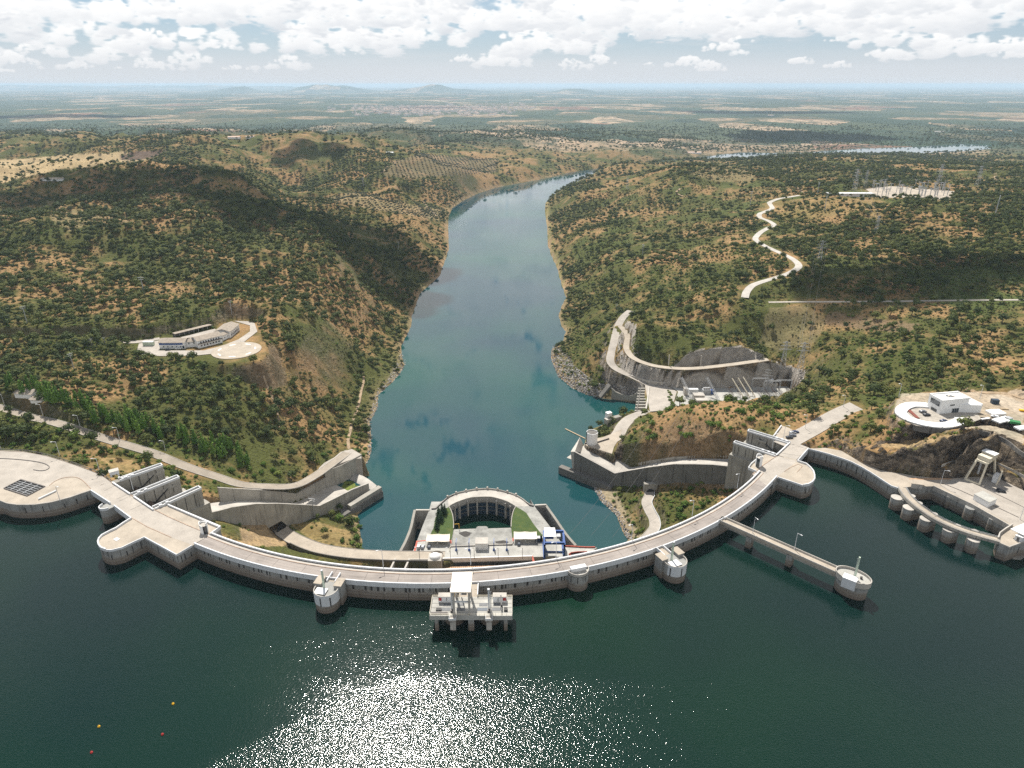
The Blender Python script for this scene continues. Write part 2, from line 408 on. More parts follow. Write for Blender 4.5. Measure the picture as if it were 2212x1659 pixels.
def roadway_mat():
    """worn carriageway of the dam: wheel tracks and patches run round the arc"""
    m, t, b = new_mat('roadway_worn'); p = geo_pos(t); q = t.vmath('SUBTRACT', p, (ARC_X, ARC_Y, 0)); s = t.new('ShaderNodeSeparateXYZ', i_0=q)
    r = t.math('SQRT', t.math('ADD', t.math('MULTIPLY', s.outputs[0], s.outputs[0]), t.math('MULTIPLY', s.outputs[1], s.outputs[1]))); th = t.math('ARCTAN2', s.outputs[0], t.math('MULTIPLY', s.outputs[1], -1.0))
    v = t.new('ShaderNodeCombineXYZ', i_0=r, i_1=t.math('MULTIPLY', th, 9.0)).outputs[0]
    tr = t.noise(v, 1.1, 5.0, 0.6); pa = t.noise(p, 0.09, 5.0, 0.6); fi = t.noise(p, 1.6, 3.0, 0.6)
    c = t.mix(1.0, (0.30, 0.266, 0.24), t.ramp(tr, [(0.32, 0.80), (0.5, 1.0), (0.7, 1.12)]), 'MULTIPLY'); c = t.mix(1.0, c, t.ramp(pa, [(0.35, 0.84), (0.62, 1.08)]), 'MULTIPLY'); c = t.mix(1.0, c, t.ramp(fi, [(0.3, 0.94), (0.7, 1.05)]), 'MULTIPLY')
    c = t.mix(t.ramp(t.noise(p, 0.45, 2.0, 0.5), [(0.68, 0.0), (0.72, 0.5)]), c, (0.15, 0.125, 0.11))
    t.put(b, 'Base Color', c); b.inputs['Roughness'].default_value = 0.9; b.inputs['Specular IOR Level'].default_value = 0.2; return m
ARC_X, ARC_Y = -37.8, 473.0
M['road'] = roadway_mat()
def rock_mat():
    m, t, b = new_mat('rock'); p = geo_pos(t)
    n1 = t.noise(p, 0.25, 8.0, 0.65, 0.6); n2 = t.noise(t.vmath('MULTIPLY', p, (1, 1, 2.2)), 0.9, 6.0, 0.65)
    c = t.ramp(n1, [(0.3, (0.045, 0.038, 0.032)), (0.48, (0.12, 0.095, 0.072)), (0.62, (0.20, 0.155, 0.11)), (0.8, (0.30, 0.25, 0.19))])
    t.put(b, 'Base Color', t.mix(0.5, c, t.ramp(n2, [(0.35, 0.35), (0.65, 1.25)]), 'MULTIPLY')); b.inputs['Roughness'].default_value = 0.9
    bp = t.new('ShaderNodeBump', i_Strength=0.9, i_Distance=1.2); t.put(bp, 'Height', n2); t.l.new(bp.outputs[0], b.inputs['Normal'])
    return m
M['rock'] = rock_mat()
def stone_mat():
    m, t, b = new_mat('riprap_stone'); p = geo_pos(t); r = t.new('ShaderNodeObjectInfo').outputs['Random']
    c = t.ramp(r, [(0.0, (0.10, 0.09, 0.085)), (0.4, (0.22, 0.205, 0.19)), (0.75, (0.34, 0.32, 0.30)), (1.0, (0.46, 0.42, 0.37))])
    t.put(b, 'Base Color', c); b.inputs['Roughness'].default_value = 0.9; return m
M['stone'] = stone_mat()
def lawn_mat():
    m, t, b = new_mat('lawn'); p = geo_pos(t); n = t.noise(p, 0.25, 6.0, 0.65)
    t.put(b, 'Base Color', t.ramp(n, [(0.3, (0.026, 0.056, 0.007)), (0.55, (0.046, 0.078, 0.009)), (0.75, (0.10, 0.095, 0.018))])); b.inputs['Roughness'].default_value = 0.9
    return m
M['lawn'] = lawn_mat()
def leaf_mat(name, c0, c1, c2):
    m, t, b = new_mat(name); r = t.new('ShaderNodeObjectInfo').outputs['Random']; p = geo_pos(t)
    n = t.noise(p, 0.9, 3.0, 0.6)
    k = t.math('ADD', t.math('MULTIPLY', r, 0.65), t.math('MULTIPLY', n, 0.45), clamp=True)
    t.put(b, 'Base Color', t.ramp(k, [(0.1, c0), (0.55, c1), (0.95, c2)])); b.inputs['Roughness'].default_value = 0.75
    b.inputs['Specular IOR Level'].default_value = 0.2
    return m
M['oak'] = leaf_mat('oak_leaves', (0.026, 0.043, 0.011), (0.060, 0.082, 0.017), (0.130, 0.140, 0.032))
M['bush'] = leaf_mat('bush_leaves', (0.045, 0.088, 0.014), (0.085, 0.145, 0.020), (0.170, 0.195, 0.038))
M['scrub'] = leaf_mat('scrub_leaves', (0.045, 0.058, 0.013), (0.090, 0.092, 0.023), (0.165, 0.138, 0.044))
M['pine'] = leaf_mat('pine_needles', (0.050, 0.112, 0.014), (0.095, 0.185, 0.024), (0.150, 0.240, 0.038))
M['conifer'] = leaf_mat('conifer_needles', (0.018, 0.045, 0.022), (0.03, 0.065, 0.03), (0.045, 0.085, 0.035))
M['olive'] = leaf_mat('olive_leaves', (0.045, 0.058, 0.030), (0.075, 0.088, 0.048), (0.11, 0.12, 0.07))

def water_mat(name, col, bump_scale, bump_str, rough, zone=False):
    m, t, b = new_mat(name); p = geo_pos(t)
    big = t.noise(p, 0.006, 3.0, 0.5); 
    n1 = t.noise(t.vmath('MULTIPLY', p, (1.0, 1.5, 1.0)), bump_scale, 1.6, 0.5, 0.3); n2 = t.noise(p, bump_scale * 0.17, 3.0, 0.55, 0.5)
    h = t.math('ADD', t.math('MULTIPLY', n1, 0.55), t.math('MULTIPLY', n2, 0.4 if zone else 1.0))
    c = t.mix(1.0, col, t.ramp(big, [(0.35, (0.7, 0.78, 1.05)), (0.65, (1.3, 1.3, 1.0))]), 'MULTIPLY')
    t.put(b, 'Base Color', c); b.inputs['IOR'].default_value = 1.33 if zone else 1.52
    b.inputs['Specular IOR Level'].default_value = 0.5
    st = bump_str
    if zone:   # the ruffled, glittering wind patch by the viewer and calmer, slick water elsewhere
        A, B = at(400, 1659, Z_LAKE), at(900, 1440, Z_LAKE)
        d = (B - A).normalized(); nrm = Vector((d.y, -d.x, 0))
        wig = t.math('MULTIPLY', t.math('SUBTRACT', t.noise(p, 0.03, 4.0, 0.6), 0.5), 9.0)
        dist = t.math('ADD', t.math('SUBTRACT', t.new('ShaderNodeVectorMath', operation='DOT_PRODUCT', i_0=p, i_1=nrm).outputs['Value'], A.dot(nrm)), wig)
        ins = t.new('ShaderNodeMapRange', i_0=dist, i_1=-1.0, i_2=5.0).outputs[0]
        A2, B2 = at(850, 1462, Z_LAKE), at(1700, 1430, Z_LAKE); d2 = (B2 - A2).normalized(); n2_ = Vector((d2.y, -d2.x, 0))
        dist2 = t.math('ADD', t.math('SUBTRACT', t.new('ShaderNodeVectorMath', operation='DOT_PRODUCT', i_0=p, i_1=n2_).outputs['Value'], A2.dot(n2_)), wig)
        ins = t.math('MINIMUM', ins, t.new('ShaderNodeMapRange', i_0=dist2, i_1=-2.0, i_2=9.0).outputs[0])
        streak = t.ramp(t.noise(t.vmath('MULTIPLY', p, (0.010, 0.03, 1)), 1.0, 5.0, 0.6, 0.6), [(0.52, 0.0), (0.66, 0.8)])
        st = t.math('ADD', bump_str * 0.34, t.math('MULTIPLY', t.math('MAXIMUM', ins, t.math('MULTIPLY', streak, 0.3)), bump_str * 0.66))
        b.inputs['Roughness'].default_value = rough
    else:
        rr = t.ramp(t.noise(t.vmath('MULTIPLY', p, (0.012, 0.006, 1)), 1.0, 4.0, 0.6, 0.8), [(0.4, rough * 0.5), (0.65, rough * 2.2)])
        t.put(b, 'Roughness', rr)
    bp = t.new('ShaderNodeBump', i_Distance=0.6); t.put(bp, 'Strength', st); t.put(bp, 'Height', h); t.l.new(bp.outputs[0], b.inputs['Normal'])
    return m
M['river'] = water_mat('river_water', (0.008, 0.052, 0.056), 0.35, 0.012, 0.05)
M['lake'] = water_mat('reservoir_water', (0.0032, 0.0175, 0.0120), 1.3, 0.46, 0.09, zone=True)

# ------------------------------------------------------------------ terrain
def hash2(ix, iy, seed):
    n = (ix.astype(np.int64) * 374761393 + iy.astype(np.int64) * 668265263 + seed * 1442695041) & 0x7fffffff
    n = ((n ^ (n >> 13)) * 1274126177) & 0x7fffffff
    return ((n ^ (n >> 16)) & 0xffff) / 65535.0
def vnoise(x, y, seed=0):
    ix, iy = np.floor(x), np.floor(y); fx, fy = x - ix, y - iy
    fx = fx * fx * fx * (fx * (fx * 6 - 15) + 10); fy = fy * fy * fy * (fy * (fy * 6 - 15) + 10)
    a, b = hash2(ix, iy, seed), hash2(ix + 1, iy, seed); c, d = hash2(ix, iy + 1, seed), hash2(ix + 1, iy + 1, seed)
    return (a + (b - a) * fx) * (1 - fy) + (c + (d - c) * fx) * fy
def fbm(x, y, octv=5, seed=0, gain=0.5):
    s = np.zeros_like(x); a = 1.0; tot = 0.0
    for k in range(octv):
        s += a * (vnoise(x * 2 ** k + 17.3 * k, y * 2 ** k - 9.1 * k, seed + k) - 0.5); tot += a; a *= gain
    return s / tot * 2.0
def inside(X, Y, poly):
    r = np.zeros(X.shape, bool); n = len(poly)
    for i in range(n):
        x1, y1 = poly[i][0], poly[i][1]; x2, y2 = poly[(i + 1) % n][0], poly[(i + 1) % n][1]
        if y1 == y2: continue
        c = ((Y < y1) != (Y < y2)) & (X < (x2 - x1) * (Y - y1) / (y2 - y1) + x1); r ^= c
    return r
def seg_dist(X, Y, pts, closed=False):
    """distance to a polyline and the level of its nearest point"""
    D = np.full(X.shape, 1e9); Z = np.zeros(X.shape); n = len(pts)
    for i in range(n if closed else n - 1):
        a, b = pts[i], pts[(i + 1) % n]; dx, dy = b[0] - a[0], b[1] - a[1]; L = dx * dx + dy * dy + 1e-9
        t = np.clip(((X - a[0]) * dx + (Y - a[1]) * dy) / L, 0, 1)
        d = np.hypot(X - a[0] - t * dx, Y - a[1] - t * dy); k = d < D
        D = np.where(k, d, D)
        if len(a) > 2: Z = np.where(k, a[2] + t * (b[2] - a[2]), Z)
    return D, Z
def sdist(X, Y, poly):
    D, _ = seg_dist(X, Y, poly, True); return np.where(inside(X, Y, poly), -D, D)
def sstep(x): x = np.clip(x, 0, 1); return x * x * (3 - 2 * x)

CTRL = [
 # left valley side
 (1700,803,-34),(1745,828,-24),(1720,790,-30),(1480,872,-46),(1540,870,-46),(1600,866,-46),(1680,862,-44),(1720,856,-38),
 (1900,337,-30),(1900,333.5,-60),(2060,328.5,-60),(1700,342,5),(1780,341,0),(2140,329,-55),(1600,349,-50),(1560,346,-62),(2000,345,-38),(2130,341,-45),
 (100,900,4),(300,900,-8),(450,900,-14),(600,900,-32),(700,900,-48),(640,800,-25),(750,820,-48),(560,850,-18),(250,820,2),(60,780,12),(30,840,10),
 (450,740,0),(640,740,-8),(760,720,-40),(650,660,2),(760,640,-25),(860,600,-45),(560,620,10),(400,640,12),(250,650,16),(100,650,18),(100,560,26),
 (300,540,30),(200,480,42),(450,500,34),(600,530,22),(700,560,8),(800,540,-15),(880,520,-40),(330,390,54),(300,450,26),(100,430,40),(600,440,6),(750,480,-15),
 (850,440,-20),(950,440,-45),(440,315,64),(250,330,42),(100,355,35),(30,300,15),(600,350,28),(700,318,42),(800,390,0),(900,350,10),(1000,370,-32),
 (1100,345,-30),(1250,325,-40),(1400,320,-30),(900,300,5),(600,300,0),(1000,285,-20),(1200,285,-25),(520,410,38),(400,420,40),
 (60,960,-3),(250,1000,-7),(370,1010,-15),(420,1030,-22),(150,900,3),
 # left foot of the dam, islands
 (500,1135,-24),(530,1150,-32),(560,1160,-40),(600,1165,-48),(680,1140,-54),(750,1150,-58),(700,1120,-58),(640,1180,-55),(760,1120,-61),
 (1440,1080,-46),(1500,1050,-38),(1550,1060,-34),(1500,1110,-43),(1340,1090,-61),(1380,1100,-53),(1531,1040,-33),(1375,1150,-57),(1440,1130,-48),(1330,1055,-60),
 # right bank mound and abutment
 (1600,880,0),(1560,920,-4),(1500,900,-8),(1430,900,-20),(1380,930,-34),(1500,975,-29),(1440,960,-32),(1650,872,-2),(1740,866,0),(1560,876,-4),(1700,905,1),(1560,960,-16),
 (1860,930,8),(1858,888,11),(1872,893,13),(1900,960,9),(1940,940,16),(1840,900,7),(1880,900,14),
 (1260,560,-35),(1330,500,-15),(1300,430,-20),(1400,420,5),(1450,380,25),(1330,392,-5),(1550,370,38),(1520,430,15),(1650,400,30),(1650,350,8),(1850,345,-12),
 (1750,380,28),(2100,357,0),(2150,380,35),(1950,425,38),(2100,440,40),(2200,470,50),(2000,500,32),(1850,480,30),(1760,480,25),(1640,480,12),(1520,520,-2),
 (1400,560,-12),(1300,640,-40),(1250,720,-60),(1420,640,-12),(1500,600,-2),(1600,620,5),(1690,575,18),(1800,560,22),(2000,560,28),(2180,580,32),(1700,650,2),
 (1900,650,12),(2150,650,20),(1730,730,-15),(1650,740,-20),(1550,690,-10),(1450,705,-14),(1400,660,-13),(1600,725,-15),(1800,760,-8),(1950,720,10),(1950,800,12),(2150,780,22),
 (1800,840,-2),(1900,870,10),(2150,880,22),(2300,700,26),(2400,500,48),(2400,900,24),(-100,700,22),(-100,500,36),(-200,900,8),(-150,350,30),
 (1443,770,-22),(1530,772,-21),(1606,770,-18),(1640,772,-17),(1378,745,-18),(1374,705,-12),
]
FAR = [(-300,260,-55),(200,262,-55),(600,262,-55),(1100,262,-55),(1600,262,-55),(2000,262,-55),(2500,262,-55),(300,282,-45),(1500,290,-55),(1750,290,-58),(2000,290,-58),(2250,300,-50),(2250,330,-45),(1500,335,-55),(-300,290,-20)]
cp = np.array([tuple(at(*q)) for q in CTRL + FAR])
def tps_fit(c, lam=2.0):
    n = len(c); s = 1000.0; x, y = c[:, 0] / s, c[:, 1] / s
    r = np.hypot(x[:, None] - x[None], y[:, None] - y[None]); K = np.where(r > 0, r * r * np.log(r + 1e-12), 0) + np.eye(n) * lam * 1e-4
    P = np.c_[np.ones(n), x, y]; A = np.block([[K, P], [P.T, np.zeros((3, 3))]])
    w = np.linalg.solve(A, np.r_[c[:, 2], 0, 0, 0]); return x, y, w, s
def tps_eval(m, X, Y):
    x, y, w, s = m; n = len(x); out = w[n] + w[n + 1] * X / s + w[n + 2] * Y / s
    for i in range(n):
        r2 = (X / s - x[i]) ** 2 + (Y / s - y[i]) ** 2 + 1e-12; out = out + w[i] * 0.5 * r2 * np.log(r2)
    return out

# the two shores of the river and the bend behind the right-hand hills
RIVER = [(100+0,0)][:0] + ats([
 (900,1212),(780,1192),(783,1172),(779,1145),(773,1112),(818,1069),(812,1050),(783,1026),(787,1010),(799,990),(803,966),(803,931),(799,911),(808,897),(815,883),(817,868),(818,853),(848,826),
 (866,804),(875,788),(868,770),(867,748),(888,706),(890,683),(908,633),(930,614),(950,596),(956,576),(964,556),(969,538),(967,492),(968,470),(976,450),(1000,433),(1033,417.5),(1068,406),(1103,399),(1167,387.5),
 (1230,372.6),(1296,362.6),(1370,354),(1436,346),(1480,342),(1540,336),(1600,329),(1700,331.5),(1800,325),(1860,321),(1990,317),(2090,310.5),(2146,313),(2138,322),(2060,329),
 (1900,334),(1700,334),(1590,345),(1500,352),(1440,359),(1370,367),(1310,378),(1262,392),(1210,414),(1188,428),(1180,438),(1178,455),(1180,472),(1183,505),(1185,532),(1193,556),(1203,576),(1212,610),(1223,643),(1214,660),(1206,681),
 (1213,706),(1221,716),(1216,736),(1200,745),(1191,756),(1190,770),(1193,783),(1206,813),(1236,838),(1268,853),(1291,858),(1303,861),(1333,864),(1388,874),(1390,889),(1355,893),(1318,913),(1268,932),(1262,960),(1233,981),
 (1221,1021),(1256,1036),(1278,1046),(1296,1081),(1331,1114),(1346,1151),(1356,1167),(1330,1190),(1250,1205),(1100,1222)], Z_RIVER)
# the reservoir's edge, inside the concrete that holds it
ARC_C, ARC_RO, ARC_RI = (-37.8, 473.0), 236.0, 226.3
def arc_pt(th, r, z=0.0): return Vector((ARC_C[0] + r * math.sin(th), ARC_C[1] - r * math.cos(th), z))
TH0, TH1 = math.radians(-28.6), math.radians(51.6)
LAKE = [(-1500, 330), (-420, 330)] + [tuple(p.xy) for p in ats([(0,1070),(75,1078),(150,1066),(200,1050),(240,1074),(283,1100),(340,1140),(414,1165)], 0)]
LAKE += [tuple(arc_pt(TH0 + (TH1 - TH0) * k / 24, ARC_RO - 3).xy) for k in range(25)]
LAKE += [tuple(p.xy) for p in ats([(1690,1016),(1735,1020),(1728,985),(1760,968),(1800,978),(1880,1008),(1940,1040),(2010,1035),(2190,1120),(2212,1130)], 0)] + [(330, 262), (700, 240), (1500, 240), (1500, -1200), (-1500, -1200)]

ys = np.concatenate([np.arange(150, 230, 4.0), np.arange(230, 480, 1.1), np.arange(480, 760, 1.8), np.arange(760, 1200, 3.0), np.arange(1200, 2000, 6.0), np.arange(2000, 4200, 16.0), 4200 * 1.0348 ** np.arange(0, 100)])
NT_COL = 600
ts = np.linspace(-1.32, 1.32, NT_COL)
YY, TT = np.meshgrid(ys, ts, indexing='ij'); XX = YY * TT
model = tps_fit(cp)
ZB = tps_eval(model, XX, YY)
far_w = sstep((YY - 3300) / 1500.0)
ZB = ZB * (1 - far_w) + far_w * (-55.0)
RD = sdist(XX, YY, RIVER)
amp = np.clip((YY - 380) / 900.0, 0.25, 1.0) * (1 + 0.75 * sstep((YY - 900) / 500.0)) * (1 - 0.75 * sstep((TT - 0.15) / 0.15) * sstep((YY - 1500) / 500.0))
rough_w = np.clip(RD / 60.0, 0.0, 1.0)
ZB = ZB + (fbm(XX / 170.0, YY / 170.0, 5, 3) * 13.0 * amp + fbm(XX / 26.0, YY / 26.0, 4, 11) * 2.2) * rough_w * (1 - 0.6 * far_w)
rid = 1 - np.abs(fbm(XX / 420.0 + 3.1, YY / 520.0, 4, 101)) * 2.2
ZB = ZB + (rid - 0.55) * np.where(TT < 0.03, 40.0, 6.0) * sstep((YY - 640) / 260.0) * (1 - far_w) * np.clip(RD / 110.0, 0, 1) * (1 - 0.8 * sstep((YY - 1500) / 300.0) * sstep((TT + 0.16) / 0.06)) * (1 - 0.8 * sstep((TT - 0.15) / 0.15) * sstep((YY - 1500) / 500.0))
gul = 1 - np.abs(fbm(XX / 120.0 + 7.7, YY / 150.0, 3, 131)) * 2.2
ZB = ZB + (gul - 0.5) * 9.0 * sstep((YY - 600) / 150.0) * (1 - far_w) * np.clip(RD / 70.0, 0, 1) * np.where(TT < 0.03, 1.0, 0.35)
ZB = ZB + far_w * fbm(XX / 2600.0, YY / 2600.0, 4, 21) * 34.0 * np.clip((YY - 3600) / 4000, 0, 1)
# far hills on the skyline
for hx, hy, h, sx, sy in [(-9300,25500,215,520,900),(-10000,25800,140,700,900),(-5900,25500,225,900,900),(-7000,25900,205,800,900),(-2600,25000,190,560,900),(-1800,25200,130,1500,900),(-3600,25400,120,800,900),(1900,22500,150,700,700),(-18000,42000,235,9000,3000),(-30000,40000,215,6000,3000)]:
    ZB = ZB + h * np.exp(-((XX - hx) / sx) ** 2 - ((YY - hy) / sy) ** 2) * (0.85 + 0.3 * fbm(XX / 700.0, YY / 900.0, 3, 31))
# the river cut
wid = np.where(YY < 450, 26.0, np.where(YY < 2200, 70.0, 120.0))
k = np.clip(RD / wid, 0, 1); up = 1 - (1 - k) ** 1.7
jag = fbm(XX / 9.0, YY / 9.0, 4, 5) * 1.2
ZT = np.where(RD > 0, Z_RIVER + np.minimum(RD * 0.45, 1.6) + jag * np.clip(RD / 4.0, 0, 1) + (np.maximum(ZB, Z_RIVER + 1.5) - Z_RIVER - 1.6) * up, np.maximum(Z_RIVER - 0.5 + RD * 0.4, Z_RIVER - 12.0))
BUILT = np.zeros_like(ZT); ROCKY = np.zeros_like(ZT)
def bbox_rows(pts, m):
    x0, x1 = min(p[0] for p in pts) - m, max(p[0] for p in pts) + m; y0, y1 = min(p[1] for p in pts) - m, max(p[1] for p in pts) + m
    i0, i1 = np.searchsorted(ys, y0), np.searchsorted(ys, y1); return max(0, i0 - 1), min(len(ys), i1 + 1), x0, x1
def pad(poly, z, blend=4.0, built=1.0, rocky=0.0):
    i0, i1, _, _ = bbox_rows(poly, blend + 2); X, Y = XX[i0:i1], YY[i0:i1]
    d = sdist(X, Y, poly); w = 1 - sstep(d / blend); ZT[i0:i1] = ZT[i0:i1] * (1 - w) + z * w
    BUILT[i0:i1] = np.maximum(BUILT[i0:i1], np.where(d < 1.0, built, 0))
    if rocky: ROCKY[i0:i1] = np.maximum(ROCKY[i0:i1], np.where((d < blend + 3) & (d > 0.5), rocky, 0))
def bench(line, half, blend=4.0, drop=0.25, built=1.0, rocky=0.0):
    i0, i1, _, _ = bbox_rows(line, half + blend + 2); X, Y = XX[i0:i1], YY[i0:i1]
    d, z = seg_dist(X, Y, line); w = 1 - sstep((d - half) / blend); ZT[i0:i1] = ZT[i0:i1] * (1 - w) + (z - drop) * w
    BUILT[i0:i1] = np.maximum(BUILT[i0:i1], np.where(d < half + 0.8, built, 0))
    if rocky: ROCKY[i0:i1] = np.maximum(ROCKY[i0:i1], np.where((d < half + blend + 3) & (d > half), rocky, 0))

# cut and fill (levels of yards, roads and berms)
LAKE_D = sdist(XX, YY, LAKE); ZT = np.where(LAKE_D < 0, np.maximum(-40.0, -12 + LAKE_D * 2), ZT)
BUILT = np.maximum(BUILT, np.where(LAKE_D < 4, 1, 0))
R_SERVICE = smooth_line(ats([(-120,850,4),(0,881,2),(50,897,1),(112,911,0),(162,926,-2),(237,951,-7),(325,977,-13),(400,1007,-20),(475,1032,-28),(520,1046,-33),(573,1050.5,-38),(635,1049,-43),(678,1029,-46),(725,996,-48),(755,974,-49)]), 5)
bench(R_SERVICE, 4.2, 5.0)
R_WALKPATH = smooth_line(ats([(757,972,-49),(752,950,-52),(758,920,-54),(768,890,-55),(775,862,-54),(783,820,-50),(787,800,-46)]), 4)
pad([tuple(p.xy) for p in ats([(690,1010),(725,985),(750,970),(780,980),(783,1000),(730,1005)], -49)], -49.4, 5)
PLATEAU = [tuple(p.xy) for p in ats([(300,768),(290,745),(345,728),(470,708),(500,692),(552,696),(566,728),(574,762),(560,778),(500,784),(440,778),(380,772)], 0)]
pad(PLATEAU, -0.35, 13, 1.0, 0.25)
R_HILLTOP = smooth_line(ats([(-60,757,6),(0,754,5),(60,748,4),(150,741,2.5),(220,740,1.5),(250,739,0.5),(300,738,0),(345,731,0)]), 5)
bench(R_HILLTOP, 3.6, 9.0)
R_ACCESS = smooth_line(ats([(606,1140),(613,1150),(625,1158),(640,1166),(665,1177),(700,1187.5),(760,1196.5),(830,1200.5),(893,1201.5),(960,1202)], Z_PH), 6)
L_CHUTE = [(-179.5, 323.5, -27), (-161.5, 348, -38), (-143.2, 372, -58), (-107, 422.5, -66.5)]; bench([(-196, 303, -26), (-179.5, 323.5, -27)], 13, 2.5, 0); bench(L_CHUTE, 13.2, 2.0, 0)
R_CHUTE = [(142.5, 377, -27), (118, 396, -38), (92, 417, -58), (40, 458.5, -70)]; bench([(167, 356.5, -26), (142.5, 377, -27)], 9.3, 2.0, 0); bench(R_CHUTE, 12.2, 2.0, 0)
bench(R_ACCESS, 5.0, 5.0, 0.3)
R_ISLE = smooth_line(ats([(1402,1058,-53),(1403,1070,-53),(1397,1086,-53),(1404,1105,-53),(1413,1122,-53),(1414,1140,-53),(1402,1156,-53),(1390,1168,-53)]), 6)
bench(R_ISLE, 3.6, 3.0)
R_RIGHT = smooth_line(ats([(1690,962,0),(1725,943,0),(1760,924,0.6),(1795,903,2.2),(1820,890,4.0),(1838,882,5.5),(1850,877,6.5)]), 6)
bench(R_RIGHT, 6.5, 4.0, 0.3)
QUAY = [tuple(p.xy) for p in ats([(1738,968),(1783,968),(1800,962),(1818,972),(1850,991),(1900,1014),(1978,1026),(2042,1033),(2080,1030),(2157,1026),(2212,1057),(2420,1150),(2420,1300),(2212,1200),(2100,1120),(1940,1045),(1830,990)], 0)]
pad(QUAY, -1.2, 3.5, 1.0, 1.0)
TERR = [tuple(p.xy) for p in ats([(1895,966),(1946,966),(2010,951),(2106,936),(2170,950),(2215,968),(2420,1030),(2420,1010),(2212,958),(2160,940),(2106,930),(2010,944),(1940,960)], 11)]
pad(TERR, 11, 3.0, 0.6, 1.0)
VISIT = [tuple(p.xy) for p in ats([(1932,880),(1942,906),(1980,921),(2050,928),(2110,920),(2212,968),(2420,1040),(2500,900),(2250,860),(2130,848),(2000,845),(1940,860)], 21)]
pad(VISIT, 20.8, 4.0, 1.0, 0.6)
pad([tuple(p.xy) for p in ats([(1688,917),(1722,925),(1742,945),(1705,957),(1655,936)], 0)], -0.6, 2.0)
R_WALL_UP = smooth_line(ats([(1815,955,2),(1835,940,3),(1868,921,7),(1892,905,13)]), 4)
YARD = [tuple(p.xy) for p in ats([(1392,829),(1440,829),(1480,819),(1600,824),(1700,832),(1722,848),(1716,862),(1620,868),(1520,880),(1441,888),(1396,889)], -48)]
pad(YARD, -48.3, 3.0, 1.0, 2.0)
R_RAMP = smooth_line(ats([(1418,850,-48),(1404,832,-48),(1370,815,-46),(1343,803,-43),(1326,792,-41),(1318,778,-38),(1321,760,-34.5),(1326,740,-30),(1331,718,-26),(1337,700,-22),(1348,683,-18),(1362,671,-15)]), 6)
bench(R_RAMP, 4.2, 3.0, 0.25, 1.0, 1.4)
R_BENCH = smooth_line(ats([(1340,704,-22.5),(1350,716,-24.5),(1356,730,-26.5),(1353,750,-29),(1367,772,-31),(1406,788,-32),(1456,795,-32),(1506,795,-31),(1581,787,-28),(1659,776,-24)]), 6)
bench(R_BENCH, 3.4, 2.5, 0.25, 1.0, 2.0)
R_SHORE = smooth_line(ats([(1404,889,-49),(1380,896,-49.5),(1360,905,-50),(1345,920,-50),(1335,938,-50),(1318,952,-50),(1290,962,-50)]), 5)
bench(R_SHORE, 5.5, 3.0, 0.25, 1.0, 0.8)
pad([tuple(p.xy) for p in ats([(1264,951),(1320,938),(1345,925),(1332,965),(1325,982),(1266,962)], -50)], -50.3, 3.0, 1.0, 1.0)
R_WHITE = smooth_line(ats([(1609,643,5),(1613,630,6),(1625,617,8),(1645,609,9.5),(1672,601,12),(1700,592,15),(1722,580,18),(1724,570,18.5),(1708,557,18),(1680,544,16),(1652,531,14.5),(1636,521,14),(1632,514,14),(1643,502,14),(1660,492,14.5),(1672,486,15),(1660,477,15.5),(1642,470,16),(1641,462,17),(1655,456,19),(1668,450,20.5),(1664,442,22),(1663,437,23.5),(1680,430,26),(1702,426,29),(1727,422,31)]), 4)
bench(R_WHITE, 16.0, 45.0, 0.4, 0.0); bench(R_WHITE, 9.0, 6.0, 0.2, 1.0, 0.3)
R_LEVEL = smooth_line(ats([(1660,653,3),(1720,652,5),(1790,652,8),(1860,651.5,11),(1960,650.5,14),(2060,649,18),(2160,648,21),(2260,648,24)]), 5)
bench(R_LEVEL, 8.0, 25.0, 0.3, 0.0); bench(R_LEVEL, 3.0, 5.0, 0.2)
SUBST = [tuple(p.xy) for p in ats([(1790,416),(1900,405),(2060,413),(2045,436),(1940,432),(1830,428)], 36)]
pad(SUBST, 35.8, 16.0)
bench(ats([(640,1190,-57),(690,1206,-60),(780,1214,-60),(890,1217,-60)]), 3.5, 2.5, 0.2, 0)

bench([(167, 356.5, -26), (142.5, 377, -27)], 9.3, 1.5, 0)
bench(smooth_line(ats([(1880,972,9),(1946,962,11),(2010,952,11.5),(2106,940,11.5),(2170,953,11),(2225,975,10.5),(2330,1015,10)]), 4), 3.6, 2.0, 0.2, 0.4, 1.0)
bench(smooth_line(ats([(2035,1006,5.6),(2093,991,6.2),(2130,988,6.2),(2190,1018,6),(2260,1050,6)]), 4), 2.2, 1.6, 0.2, 0.4, 1.0)
# the basins are open water right up to their walls; quays stand on firm bottom
BASIN = [tuple(p.xy) for p in ats([(1962,1056),(2016,1049),(2100,1089),(2184,1136),(2157,1160),(2106,1153),(2040,1128),(1996,1104)], 0)]
for poly_ in (LAKE, BASIN):
    d_ = sdist(XX, YY, poly_); ZT = np.where(d_ < 0.5, np.minimum(ZT, -13.0), ZT)
LQ_PAD = [tuple(p.xy) for p in ats([(240,1039),(217,1024),(175,1007),(137,994),(100,983),(50,974),(0,971.7)], 0)] + [(-420, 372), (-700, 372), (-700, 286), (-330, 290)] + [tuple(p.xy) for p in ats([(0,1078),(75,1087),(150,1072),(197,1056)], 0)]
pad(LQ_PAD, -1.6, 2.5)

# broken faces on the rock cuts
knob = np.abs(fbm(XX / 7.0, YY / 5.0, 4, 77)) * 5.0 - 1.2
ZT = ZT + knob * np.clip(ROCKY, 0, 1) * (1 - 0.6 * np.clip(ROCKY - 1, 0, 1)) * (BUILT < 0.5)

